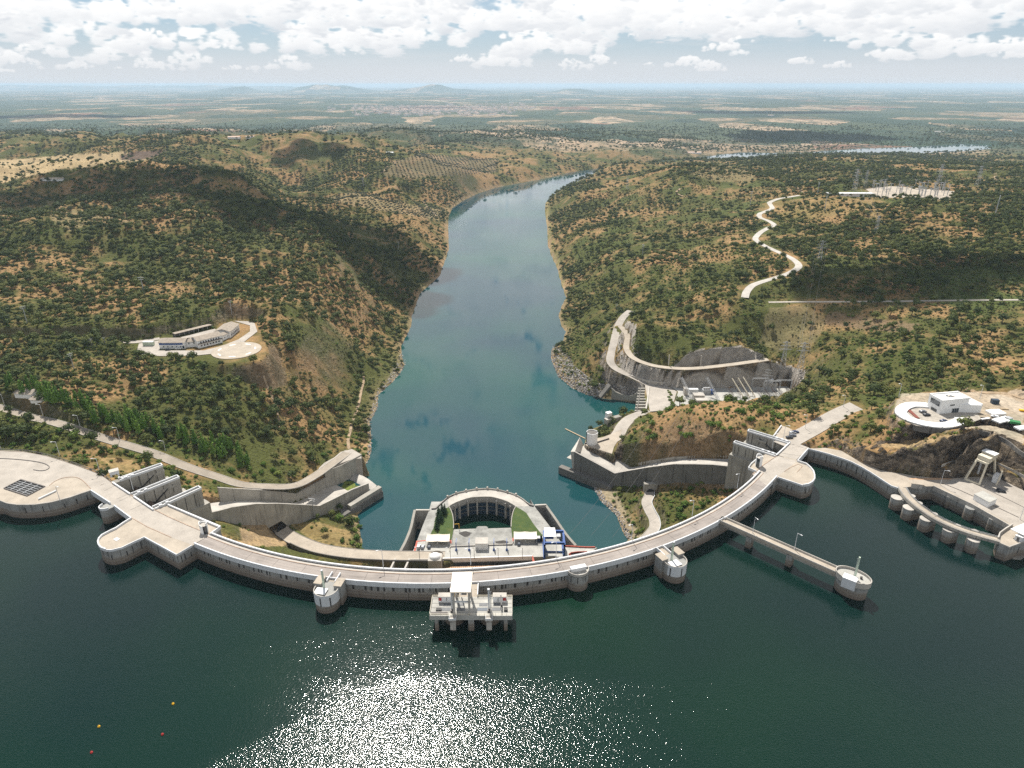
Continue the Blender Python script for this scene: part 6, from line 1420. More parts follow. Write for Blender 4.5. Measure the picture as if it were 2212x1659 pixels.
def face_panel(parent, name, a, b, u0, u1, z0, z1, mat, out=0.08):
    e = b - a; d = Vector((e.y, -e.x, 0)).normalized()
    p, q = a + e * u0 + d * out, a + e * u1 + d * out
    mb = MB(); mb.add([(p.x, p.y, z0), (q.x, q.y, z0), (q.x, q.y, z1), (p.x, p.y, z1), (p.x - d.x * .1, p.y - d.y * .1, z0), (q.x - d.x * .1, q.y - d.y * .1, z0), (q.x - d.x * .1, q.y - d.y * .1, z1), (p.x - d.x * .1, p.y - d.y * .1, z1)], [(0, 1, 2, 3), (0, 4, 5, 1), (2, 6, 7, 3), (1, 5, 6, 2), (0, 3, 7, 4)])
    return part(name, mb, M[mat], parent)
w_ = face_panel(vb, 'window', vt[0], vt[1], 0.18, 0.9, 25.4, 28.3, 'glass')
for k in range(5): face_panel(w_, 'mullion', vt[0], vt[1], 0.18 + 0.72 * k / 4 - 0.006, 0.18 + 0.72 * k / 4 + 0.006, 25.4, 28.3, 'steel', 0.14)
face_panel(vb, 'window', vt[0], vt[1], 0.35, 0.8, 21.2, 23.0, 'glass')
face_panel(vb, 'window', vt[1], vt[2], 0.34, 0.5, 25.6, 26.5, 'glass')
w_ = face_panel(vb, 'doorway', vt[1], vt[2], 0.46, 0.78, 20.9, 23.7, 'glass')
for k in range(4): face_panel(w_, 'mullion', vt[1], vt[2], 0.46 + 0.32 * k / 4 - 0.004, 0.46 + 0.32 * k / 4 + 0.004, 20.9, 23.7, 'steel', 0.14)
for k in range(4):
    p = vt[0].lerp(vt[2], 0.42 + 0.05 * k) + Vector((0, 0, -0.1)); m = MB(); m.box((p.x, p.y, 29.9), (1.0 + 0.3 * k, 0.7, 0.7), k); part('roof_plant', m, M['canopy'] if k % 2 else M['steel'], vb)
rp = smooth_line([at(px, py, ZV + 0.9) for px, py in ((2005,874.5),(1988,873),(1971,873),(1957,876.5),(1948,883),(1946.5,890),(1952,897),(1964,904),(1982,910),(2004,915),(2030,917.5),(2052,916),(2068,911),(2077,905.5),(2074,901.5))], 4)
rmp = thing('curved_ramp', 'white C-shaped ramp sweeping round the forecourt of the visitor building', 'ramp', tuple(rp[20]))
nseg = 14; N = len(rp) - 1
for k in range(nseg):
    i0, i1 = round(N * k / nseg), round(N * (k + 1) / nseg); m = MB(); m.strip(rp[i0:i1 + 1], 6.4, 4.5); part('ramp_slab', m, M['white_wall'], rmp)
L, R = side_lines(rp, 6.6)
m = MB(); m.band([Vector((p.x, p.y, rp[0].z - 0.6)) for p in L[8:]], 0.25, rp[0].z - 4.6); part('outer_wall', m, M['conc_dark'], rmp)
m = MB(); m.band([Vector((p.x, p.y, rp[0].z - 0.6)) for p in R[8:]], 0.25, rp[0].z - 4.6); part('outer_wall', m, M['conc_dark'], rmp)
for k, q in enumerate((((1959.5,885.5),(1967,885),(1977,894),(1969,893.5)), ((1969.5,894),(1977.5,894.3),(1987,903),(1979,902)))):
    m = MB(); P = [at(px, py, ZV + 0.5) for px, py in q]; m.prism([p.xy for p in P], ZV - 0.2, ZV + 0.5)
    solo('cladding_stack', m, M['copper'], ('red-brown slatted panel lying on the forecourt, nearest the building' if k == 0 else 'red-brown slatted panel lying on the forecourt, nearest the ramp rim'), 'panel')
for px, py, sx, sy, h, mt, lab in ((2150,893,9,6,1.2,'white_wall','pale heap of building material on the yard right of the visitor building'),(2165,908,12,5,0.8,'white_wall','long white stack of sheets on the visitor building yard'),(2192,914,5,3,1.3,'green_paint','green skip on the yard right of the visitor building'),(2178,907,3,3,1.6,'steel','grey crate beside the green skip on the yard'),(2148,871,4,2.5,2.6,'panel_blue','small dark container with a white roof at the wood edge'),(2128,905,6,1.2,0.5,'white_wall','white slab pile below the visitor building corner'),(2206,926,7,4,0.9,'white_wall','white bundle pile at the far right of the yard'),(2170,884,4,1.6,0.5,'wood','orange timber pile on the yard edge'),(2212,888,5,1.8,0.8,'yellow','yellow pipe stack at the right edge of the yard')):
    c = at(px, py, ZV); m = MB()
    for k in range(6 if mt in ('white_wall', 'wood', 'yellow') else 1):
        f = 1 if k == 0 else RND.uniform(0.25, 0.5); m.box((c.x + RND.uniform(-.3, .3) * sx * (k > 0), c.y + RND.uniform(-.3, .3) * sy * (k > 0), ZV + h / 2 * (1 if k == 0 else RND.uniform(.8, 1.6))), (sx * f, sy * f, h), RND.uniform(-.5, .5))
    solo('building_material' if mt in ('white_wall', 'wood') else 'site_container', m, M[mt], lab, 'site material')
rt = smooth_line([at(px, py, z) for px, py, z in ((2085,928,21.4),(2130,932,21.2),(2175,950,21.0),(2212,978,21.0),(2300,1020,21))], 5)
m = MB(); m.band(rt, 0.5, [18.6] * len(rt)); solo('retaining_wall', m, M['conc_dark'], 'long dark retaining wall along the yard above the right rock cliff', 'wall')
fn = smooth_line([at(px, py, 7.2) for px, py in ((2035,1003),(2062,994),(2093,988),(2130,985),(2160,1001),(2190,1015),(2230,1036))], 4)
m = MB(); m.band(fn, 0.25, 5.4); solo('rock_wall_fence', m, M['conc_pale'], 'low pale parapet on the rock ledge behind the cream portal crane', 'parapet')
ug = smooth_line([at(px, py, z) for px, py, z in ((1852,946,2.0),(1862,930,4.0),(1880,920,7),(1900,907,12),(1915,896,15),(1925,888,17.5))], 5)
m = MB(); m.band(ug, 0.6, [p.z - 3.5 for p in ug]); solo('stepped_wall', m, M['white'], 'thin white wall climbing the scrubby knoll towards the visitor building', 'wall')

# ------------------------------------------------------------------ roads and paths draped on their benches
def road(name, line, w, mat, lift=0.05, kerbs=None):
    m = MB(); m.strip([p + Vector((0, 0, lift)) for p in line], w, 0.5); o = struct(name, m, M[mat])
    if kerbs:
        L, R = side_lines(line, w + 0.3)
        for P_ in (L, R):
            k = MB(); k.band([Vector((p.x, p.y, q.z + lift + 0.16)) for p, q in zip(P_, line)], 0.3, [q.z - 0.4 for q in line]); struct('kerb', k, M[kerbs], parent=o)
    return o
road('service_road', R_SERVICE, 6.4, 'asphalt', kerbs='conc_pale')
road('hilltop_road', R_HILLTOP, 6.4, 'road_pale')
road('access_road', R_ACCESS, 9.0, 'deck', kerbs='rail')
road('island_road', R_ISLE, 6.2, 'road_pale', kerbs='conc_pale')
road('abutment_road', R_RIGHT, 12.0, 'road_pale', 0.06)
road('ramp_road', R_RAMP, 7.6, 'road_pale')
road('bench_road', R_BENCH, 6.0, 'deck')
road('shore_road', R_SHORE, 10.0, 'road_pale')
road('white_road', R_WHITE, 7.5, 'conc_pale', 0.12)
road('level_road', R_LEVEL, 4.2, 'gravel', 0.15)
for nm, pts, wd, mt in (('footpath', ((757,974),(752,955),(757,930),(762,910),(770,890),(776,868),(780,846),(785,825),(784,805)), 2.4, 'dirt'), ('dirt_track', ((916,434),(921,445),(930,452),(938,462),(944,472)), 4.5, 'dirt'), ('dirt_track', ((825,374),(832,366),(841,358)), 6, 'dirt'), ('dirt_track', ((2140,362),(2150,374),(2164,392)), 6, 'dirt'),
                        ('dirt_track', ((1720,405),(1730,412),(1742,418)), 5, 'dirt'), ('dirt_track', ((1470,407),(1462,416),(1476,424)), 5, 'dirt'), ('footpath', ((570,812),(585,850),(598,890),(606,930)), 1.6, 'dirt'), ('dirt_track', ((2212,862),(2170,850),(2120,848),(2080,838)), 3.5, 'dirt')):
    pl = smooth_line([hit(px, py) for px, py in pts], 6); pl = [Vector((p.x, p.y, gz(p.x, p.y) + 0.35)) for p in pl]; m = MB(); m.strip(pl, wd, 0.8); struct(nm, m, M[mt])
cy = ats([(1688,919),(1704,924),(1716,932),(1728,940),(1713,950),(1703,954),(1664,943),(1661,938),(1671,942)], 0)
m = MB(); m.add([(p.x, p.y, 0.03) for p in cy], [tuple(reversed(range(len(cy))))]); struct('car_park', m, M['deck'])
yd = ats([(1393,831),(1440,831),(1462,846),(1455,870),(1441,886),(1404,889)], -47.95); m = MB(); m.add([tuple(p) for p in yd], [tuple(reversed(range(len(yd))))]); struct('tailrace_apron', m, M['road_pale'])
sy = ats([(1442,831),(1480,822),(1600,827),(1700,835),(1718,848),(1712,862),(1620,868),(1520,879),(1444,884),(1458,868),(1465,846)], -47.97); m = MB(); m.add([tuple(p) for p in sy], [tuple(reversed(range(len(sy))))]); struct('switchyard_ground', m, M['deck_grey'])
fp = ats([(1931,885),(1942,903),(1978,919),(2010,924),(2050,925),(2085,918),(2120,905),(2100,880),(2000,870),(1950,872)], ZV + 0.03); m = MB(); m.add([tuple(p) for p in fp], [tuple(reversed(range(len(fp))))]); struct('forecourt', m, M['gravel'])
eb = [pp for pp in ats([(1263,958),(1268,949),(1300,945),(1325,936),(1345,926),(1337,948),(1326,966),(1322,980),(1266,962)], -49.9)]; m = MB(); m.prism([p.xy for p in eb], -72, -49.9); q_ = struct('landing_platform', m, M['deck'])
bp_ = ats([(688,1012),(700,1000),(722,988),(736,976),(760,970),(780,981),(781,990),(760,992),(730,1003),(700,1016)], -48.8); m = MB(); m.prism([p.xy for p in bp_], -72, -48.8); struct('turning_platform', m, M['road_pale'])
bq = ats([(780,981),(735,1005),(700,1018)], -48); m = MB(); m.band([p + Vector((0.3, -0.4, 0)) for p in bq], 0.6, -70); struct('platform_wall', m, M['conc'])
pl = ats([(345,735),(300,742),(296,757),(303,766),(345,769),(420,768),(470,763),(520,744),(556,716),(550,698),(535,694),(505,693),(540,703),(540,716),(515,733),(480,747),(440,757),(400,757),(345,757)], 0.0)
m = MB(); m.add([tuple(p + Vector((0, 0, 0.02))) for p in pl], [tuple(reversed(range(len(pl))))]); struct('hilltop_yard', m, M['road_pale'])
m = MB(); m.strip(smooth_line(ats([(395,731),(420,725),(450,717),(468,713)], 0.05), 4), 9, 0.4); struct('rear_yard', m, M['road_pale'])

# ------------------------------------------------------------------ the white buildings and the landing pad on the left hill
def gabled(name, label, A, B, depth, h, rise, z, front, roof_mat='fibre', extra=None):
    """long block: A-B is the foot of its front wall, depth runs away from the viewer"""
    A, B = Vector((A.x, A.y, z)), Vector((B.x, B.y, z)); e = (B - A).normalized(); nn = Vector((-e.y, e.x, 0))
    t_ = thing(name, label, 'building', tuple(A)); C_, D_ = B + nn * depth, A + nn * depth
    m = MB(); m.prism([A.xy, B.xy, C_.xy, D_.xy], z - 0.5, z + h)
    for P, Q in ((A, D_), (B, C_)):
        mid = (P + Q) / 2; m.add([(P.x, P.y, z + h), (Q.x, Q.y, z + h), (mid.x, mid.y, z + h + rise)], [(0, 1, 2), (2, 1, 0)])
    part('walls', m, M['white_wall'], t_)
    rA, rB = (A + D_) / 2 - e * 0.5, (B + C_) / 2 + e * 0.5; top = Vector((0, 0, h + rise + 0.1)); ev = Vector((0, 0, h - 0.15))
    for s, P, Q in ((-1, A, B), (1, D_, C_)):
        P2, Q2 = P - e * 0.5 + nn * 0.7 * s, Q + e * 0.5 + nn * 0.7 * s
        m = MB(); vs = [P2 + ev, Q2 + ev, rB + top, rA + top]; lo = [v - Vector((0, 0, 0.18)) for v in vs]; m.add(vs + lo, [(0, 1, 2, 3), (7, 6, 5, 4), (0, 4, 5, 1), (1, 5, 6, 2), (2, 6, 7, 3), (3, 7, 4, 0)]); part('roof_slope', m, M[roof_mat], t_)
    if extra: extra(t_, A, B, e, nn, z)
    return t_
def windows_row(t_, A, B, n, z0, z1, w, mat='glass', u0=0.08, u1=0.92, name='window'):
    L = (B - A).length
    for k in range(n):
        u = u0 + (u1 - u0) * (k + 0.5) / n; face_panel(t_, name, A, B, u - w / L / 2, u + w / L / 2, z0, z1, mat)
def ex1(t_, A, B, e, nn, z):
    sg = face_panel(t_, 'sign_band', A, B, 0.01, 0.92, z + 3.2, z + 5.2, 'blue', 0.10)
    for k in range(26):
        if k in (6, 9, 20, 23): continue
        u = 0.12 + 0.72 * k / 26; face_panel(sg, 'letter', A, B, u, u + 0.012, z + 4.15, z + 4.65, 'white', 0.16)
    windows_row(t_, A, B, 5, z + 1.1, z + 2.1, 0.9); face_panel(t_, 'door', A, B, 0.9, 0.97, z + 0.1, z + 2.4, 'panel_blue')
def ex2(t_, A, B, e, nn, z):
    windows_row(t_, A, B, 7, z + 0.9, z + 2.1, 1.3); windows_row(t_, A, B, 8, z + 3.9, z + 5.3, 1.0)
    m = MB(); m.band([A - nn * 0.6 + Vector((0, 0, 3.4)), B - nn * 0.6 + Vector((0, 0, 3.4))], 1.2, z + 3.1); part('balcony', m, M['conc_pale'], t_)
    m = MB(); m.band([A - nn * 1.15 + Vector((0, 0, 4.2)), B - nn * 1.15 + Vector((0, 0, 4.2))], 0.08, z + 3.4); part('balcony_rail', m, M['rail'], t_)
def ex3(t_, A, B, e, nn, z): windows_row(t_, A, B, 6, z + 0.6, z + 2.6, 1.6, 'panel_blue'); windows_row(t_, A, B, 5, z + 3.2, z + 4.1, 0.8)
gabled('office_building', 'white block with a blue sign band under a grey roof on the left hilltop', at(345,753,0), at(400.5,752.5,0), 11, 5.4, 1.6, 0, None, extra=ex1)
gabled('office_building', 'long white two-storey block with a balcony, middle one of the hilltop row', at(429,752,0), at(481,739,0), 12, 6.4, 1.6, 0, None, extra=ex2)
gabled('office_building', 'white block with garage doors turned towards the far end of the hilltop row', at(498,729,0), at(518,712.5,0), 13, 5.6, 2.0, 0, None, extra=ex3)
gabled('link_building', 'short white link between the blue-banded block and the balcony block', at(402,750,0), at(428,748,0), 7, 4.8, 1.2, 0, None, extra=lambda t_, A, B, e, nn, z: windows_row(t_, A, B, 2, z + 2.6, z + 3.8, 1.1))
gabled('link_building', 'short white link between the balcony block and the garage block', at(482,735,0), at(497,728,0), 6, 4.4, 1.2, 0, None, extra=lambda t_, A, B, e, nn, z: windows_row(t_, A, B, 2, z + 1.2, z + 2.2, 0.9))
a, b = at(379,729,0), at(459,709,0); e = (b - a).normalized(); nn = Vector((-e.y, e.x, 0))
cp_ = thing('parking_shelter', 'long low shelter with a grey roof behind the white hilltop buildings', 'shelter', tuple(a))
m = MB(); m.prism([a.xy, b.xy, (b + nn * 5).xy, (a + nn * 5).xy], 2.9, 3.15); part('roof', m, M['fibre'], cp_)
m = MB(); m.band([a + nn * 4.7 + Vector((0, 0, 2.88)), b + nn * 4.7 + Vector((0, 0, 2.88))], 0.3, -0.5); part('back_wall', m, M['conc_dark'], cp_)
for k in range(9): p = a.lerp(b, k / 8) + nn * 0.4; m = MB(); m.box((p.x, p.y, 1.3), (0.25, 0.25, 3.1)); part('post', m, M['steel'], cp_)
pc_ = at(320, 747, 0); cb = thing('white_container', 'pale green-white container standing left of the blue-banded block', 'container', tuple(pc_)); m = MB(); m.box((0, 1.5, 1.6), (8.5, 3, 3.2)); part('body', m, M['mast'], cb, local=True); m = MB(); m.box((0, 1.5, 3.28), (8.7, 3.2, 0.14)); part('roof', m, M['white'], cb, local=True)
hc = at(511, 756.3, 0.1); hp = thing('helipad', 'round pale helicopter pad with white dash marks beside the hilltop buildings', 'helipad', tuple(hc))
m = MB(); m.lathe((hc.x, hc.y, 0), [(19.5, -6), (19.5, 0.14)], 48); part('pad', m, M['deck'], hp)
for k in range(7):
    a = math.radians(20 + k * 360 / 7); m = MB(); m.box((hc.x + 14.5 * math.cos(a), hc.y + 14.5 * math.sin(a), 0.155), (5.0, 1.2, 0.02), a + math.pi / 2); part('marking', m, M['white_wall'], hp)
hc2 = hit(52, 858); gabled('cottage', 'small white ruined-looking house among pines by the left frame edge', hc2 + Vector((-6, 0, 0)), hc2 + Vector((7, -2, 0)), 8, 3.2, 1.5, gz(hc2.x, hc2.y), None)
hc2 = hit(76, 870); gabled('cottage', 'small pale annexe just below the white house among the pines', hc2 + Vector((-3, 0, 0)), hc2 + Vector((5, -1, 0)), 5, 2.6, 1.0, gz(hc2.x, hc2.y), None)
hc2 = hit(112, 391); gabled('farm_house', 'long low white farm building far up on the left ridge', hc2 + Vector((-18, 0, 0)), hc2 + Vector((18, 0, 0)), 9, 3.5, 1.5, gz(hc2.x, hc2.y), None)
hc2 = hit(842, 333); gabled('farm_shed', 'small white shed on the far wooded slope above the olive rows', hc2 + Vector((-9, 0, 0)), hc2 + Vector((9, 0, 0)), 8, 4, 1.5, gz(hc2.x, hc2.y), None, 'white')

# ------------------------------------------------------------------ pump station, tailrace and switchyard on the right bank
tw = at(1278, 957, -50); tt = thing('surge_tower', 'white split cylinder tower on a round grey base at the river edge', 'tower', (tw.x, tw.y, -66))
m = MB(); m.lathe((0, 0, 0), [(5.4, -6), (5.4, 13.5), (5.6, 13.6), (5.6, 14.5)], 28); part('base', m, M['conc'], tt, local=True)
for a0, lab in ((0.35, 1), (0.35 + math.pi, 2)):
    m = MB(); m.lathe((0, 0, 0), [(4.3, 14.5), (4.3, 25.5), (4.0, 25.5), (4.0, 14.5)], 14, a0, a0 + 2.75, False); part('half_shell', m, M['white_wall'], tt, local=True)
m = MB(); m.lathe((0, 0, 0), [(3.9, 14.5), (3.9, 24.8)], 20); part('core', m, M['conc_dark'], tt, local=True)
m = MB(); m.band([p + Vector((0, 0, 0)) for p in ats([(1263,956),(1280,957),(1300,951),(1316,946)], -48.9)], 0.35, -50); struct('platform_parapet', m, M['rail'])
bm = [at(1221, 926.5, Z_RIVER + 0.15), at(1264, 947.5, Z_RIVER + 0.15)]; m = MB(); m.beam(tuple(bm[0]), tuple(bm[1]), 1.0, 0.7); solo('floating_boom', m, M['wood'], 'straight tan floating boom stretching from the white cylinder tower into the river', 'boom')
for (px, py, sx, sy, h, mt, lab) in ((1312,925,5,4,4,'conc_pale','pale concrete box at the water left of the curving shore road'), (1331,918,8,4,3,'conc','low grey concrete box at the water beside the shore road bend'), (1313,921,4.6,3.6,8,'white_wall','white hut on the water edge beside the shore road')):
    c = at(px, py, -60); m = MB(); m.box((c.x, c.y, -60 + (h - 14) / 2 + 5), (sx, sy, h + 14), 0.5); solo('gate_block', m, M[mt], lab, 'block')
edgep = ats([(1404,836),(1403,850),(1401,866),(1398,884)], -47.9)
tr = thing('tailrace_deck', 'row of concrete draft piers along the tailrace edge of the apron', 'tailrace', tuple(edgep[0]))
for k in range(9):
    u = k / 8; q = edgep[0].lerp(edgep[3], u); m = MB(); m.box((q.x - 5.0, q.y, -60), (10.5, 1.8, 22)); part('draft_pier', m, M['conc'], tr)
    if k < 8:
        q2 = edgep[0].lerp(edgep[3], u + 1 / 16); m = MB(); m.box((q2.x - 3.0, q2.y, -52.6), (3.4, (edgep[0] - edgep[3]).length / 8 - 2.1, 1.0)); part('deck_beam', m, M['conc_pale'], tr)
m = MB(); m.band([p + Vector((-1.0, 0, 0.6)) for p in edgep], 1.2, -72); part('edge_wall', m, M['conc_pale'], tr)
m = MB(); m.band([p + Vector((-8.5, 0, -0.5)) for p in edgep], 0.7, -50); part('crane_beam', m, M['conc_dark'], tr)
cw = [on_plane(px, py, tuple(at(1296,858,Z_RIVER).xy), tuple(at(1392,872,Z_RIVER).xy)) for px, py in ((1322,838),(1330,846),(1342,851),(1358,854),(1368,853),(1378,846),(1386,842),(1391,840))]
m = MB(); m.band(cw, 1.4, -75); solo('curved_training_wall', m, M['conc'], 'grey concrete wall with a dipped top edge guiding the tailrace', 'wall')
g0, g1 = at(1296, 858, -64), at(1318, 831, -53); m = MB(); m.beam(tuple(g0), tuple(g1), 5.0, 2.0); solo('rail_ramp', m, M['conc_dark'], 'dark inclined concrete ramp running down the riprap into the river', 'ramp')
rw2 = smooth_line([at(px, py, -44.5) for px, py in ((1345,805),(1375,814),(1405,822),(1440,826),(1462,824),(1520,822),(1600,824),(1680,829))], 4)
m = MB(); m.band(rw2, 0.8, -49); solo('retaining_wall', m, M['conc_pale'], 'long pale retaining wall under the grey rock cut behind the switchyard', 'wall')
for px, py0, py1, zz in ((1444,774,788,-22.5),(1513,775,789,-22.5),(1450,797,813,-33),(1522,798,812,-33)):
    p = at(px, py1, zz - 9); m = MB(); m.beam((p.x, p.y - 0.6, zz - 9), (p.x, p.y + 0.3, zz + 0.5), 0.7); solo('drain_pipe', m, M['conc_pale'], 'pale drain channel running down the grey rock cut', 'drain', group='drain channels on the rock cut')
tp2 = at(1405, 1063, -53); m = MB(); m.box((tp2.x, tp2.y + 1.8, -51.0), (9.0, 3.0, 8.0)); tun = solo('tunnel_portal', m, M['conc'], 'grey tunnel portal with a dark round mouth on the rocky islet', 'tunnel')
m = MB(); m.add([(2.6 * math.cos(math.pi * k / 12), -1.55, 1.9 + 2.4 * math.sin(math.pi * k / 12)) for k in range(13)] + [(-2.6, -1.55, 1.7), (2.6, -1.55, 1.7)], [tuple(range(15))]); tm_ = part('tunnel_mouth', m, M['dark'], tun, local=True)
L_, R__ = side_lines(R_ISLE, 6.6); m = MB(); m.band([Vector((p.x, p.y, -51.9)) for p in L_[3:]], 0.3, -54); solo('road_parapet', m, M['white'], 'thin white wall along the outer side of the islet road', 'wall')
acw = [Vector((p.x, p.y, -51.0)) for p in side_lines(R_ACCESS, 9.6)[1]][18:]; m = MB(); m.band(acw, 0.5, -66); solo('retaining_wall', m, M['conc_dark'], 'dark retaining wall under the access road facing the dam', 'wall')
# steel A-frames, raking masts, bus-bar posts and apparatus
def lattice_beam(mb, p, q, w, n, r=0.14):
    p, q = Vector(p), Vector(q); d = (q - p).normalized(); up = Vector((0, 0, 1)) if abs(d.z) < 0.95 else Vector((0, 1, 0)); a = d.cross(up).normalized() * w / 2; b = a.cross(d).normalized() * w / 2
    cs = [a + b, a - b, -a - b, -a + b]
    for c in cs: mb.beam(tuple(p + c), tuple(q + c), r)
    for k in range(n):
        u, v = k / n, (k + 1) / n
        for i in range(4): mb.beam(tuple(p.lerp(q, u) + cs[i]), tuple(p.lerp(q, v) + cs[(i + 1) % 4]), r * 0.6)
    return mb
for (tx, ty, bx_, by_, lab) in ((1477.5,818,1497,866,'slanting lattice gantry leg left of the blue transformer'), (1531,819,1553,866,'slanting lattice gantry leg right of the blue transformer')):
    base = at(bx_, by_, -48); tp_ = at(tx, ty, -35.0); m = MB(); lattice_beam(m, (base.x, base.y, -48), (base.x - 8, base.y + 16, -33), 1.6, 10, 0.22); solo('lattice_gantry', m, M['steel'], lab, 'gantry')
for k, (tx, ty, bx_, by_, lab) in enumerate(((1581,824,1608,861,'leftmost of the three raking cream masts in the switchyard'), (1590,813,1621,860,'middle one of the three raking cream masts in the switchyard'), (1603,813,1632,858,'rightmost of the three raking cream masts in the switchyard'))):
    base = at(bx_, by_, -48); m = MB(); m.beam((base.x, base.y, -48), (base.x - 9, base.y + 12, -34), 0.7); solo('raking_mast', m, M['cream'], lab, 'mast', group='raking masts in the switchyard')
tf = at(1525, 850, -48); tfm = thing('transformer', 'blue and white transformer with finned radiators in the switchyard', 'transformer', tuple(tf))
m = MB(); m.box((0, 0, 2), (7, 4, 4)); part('tank', m, M['steel'], tfm, local=True); m = MB(); m.box((4.8, 0, 1.8), (2.4, 3.6, 3.4)); part('radiator', m, M['blue'], tfm, local=True); m = MB(); m.tube((-3, 0, 5.2), (3, 0, 5.2), 0.8, n=10); part('conservator', m, M['white'], tfm, local=True)
for x in (-2, 0, 2): m = MB(); m.tube((x, -0.8, 4), (x, -1.2, 6.4), 0.25, 0.12, 8); part('bushing', m, M['insul'], tfm, local=True)
for k, (px, py, sx, sy, h, mt) in enumerate(((1497,848,8,3,3.4,'white'),(1508,862,9,6,4.5,'conc_pale'),(1480,852,3,5,6,'conc_pale'),(1515,872,10,5,4,'conc_pale'),(1660,832,6,4,6,'white_wall'),(1545,835,3,4,4.5,'white_wall'))):
    c = at(px, py, -48); labs = ['white switch cubicle row left of the transformer', 'pale concrete block in front of the transformer', 'tall narrow pale wall slab at the left end of the switchyard', 'pale concrete block half hidden by bushes below the transformer', 'white tower-like cabin against the back wall of the switchyard', 'small white cabin between the two slanting gantries']
    m = MB(); m.box((c.x, c.y, -48 + h / 2), (sx, sy, h)); m.box((c.x, c.y, -47.95 + h + 0.1), (sx + .3, sy + .3, 0.2)); solo('switchyard_block', m, M[mt], labs[k], 'equipment')
ins = thing('post_insulator', 'thin dark post insulator with a cross piece among the switchyard bus bars', 'insulator', (0, 0, 0), 'post insulators in the switchyard')
m = MB(); m.tube((0, 0, 0), (0, 0, 2.2), 0.16, n=6); part('stand', m, M['steel'], ins, local=True)
m = MB(); m.lathe((0, 0, 0), [(0.14, 2.2), (0.26, 2.5), (0.14, 2.8), (0.26, 3.2), (0.14, 3.6), (0.26, 4.0), (0.12, 4.4)], 8); part('insulator_stack', m, M['insul'], ins, local=True)
m = MB(); m.box((0, 0, 4.5), (1.8, 0.2, 0.2)); part('cross_piece', m, M['rail'], ins, local=True)
first = True
for r in range(6):
    for k in range(9):
        px, py = 1572 + k * 15.5 + r * 2.2, 846 + r * 3.0 + (k % 2) * 1.0
        if px > 1705 or RND.random() < 0.12: continue
        c = at(px, py, -48)
        if first: ins.location = c; ROOT_LOC[ins] = c; first = False
        else: copy_tree(ins, c)
for k, (px, py) in enumerate(((1665,848),(1690,846),(1640,842))):
    c = at(px, py, -48); f = thing('bus_gantry', ['steel portal frame over the bus bars nearest the dark rock cut', 'steel portal frame at the far right of the switchyard', 'steel portal frame behind the raking masts'][k], 'gantry', tuple(c))
    for x in (-7, 7): m = MB(); lattice_beam(m, (x, 0, 0), (x, 0, 11), 0.8, 7, 0.13); part('post', m, M['steel'], f, local=True)
    m = MB(); lattice_beam(m, (-7, 0, 11), (7, 0, 11), 0.8, 9, 0.13); part('crossbeam', m, M['steel'], f, local=True)
# distant substation
sub_posts = []
for k in range(52):
    px, py = RND.uniform(1880, 2050), RND.uniform(404, 430); p = at(px, py, 36); sub_posts.append(p)
sp = thing('substation_post', 'tall thin steel post in the far open-air substation', 'post', tuple(sub_posts[0]), 'posts of the far substation'); m = MB(); m.beam((0, 0, 0), (0, 0, 13), 0.7); part('column', m, M['steel'], sp, local=True); m = MB(); m.box((0, 0, 13), (6.0, 0.6, 0.6)); part('cross_arm', m, M['steel'], sp, local=True)
for p in sub_posts[1:]: copy_tree(sp, p)
m = MB(); m.add([tuple(p) for p in ats([(1870,408),(1925,402),(2062,413),(2048,435),(1960,433),(1890,425)], 36.3)], [(5, 4, 3, 2, 1, 0)]); struct('substation_ground', m, M['deck'])
c = at(1835, 424, 36); m = MB(); m.box((c.x, c.y, 38.5), (70, 12, 5)); m.box((c.x, c.y, 41.1), (72, 14, 0.4)); solo('substation_hall', m, M['white'], 'long pale low hall at the left end of the far substation', 'hall')

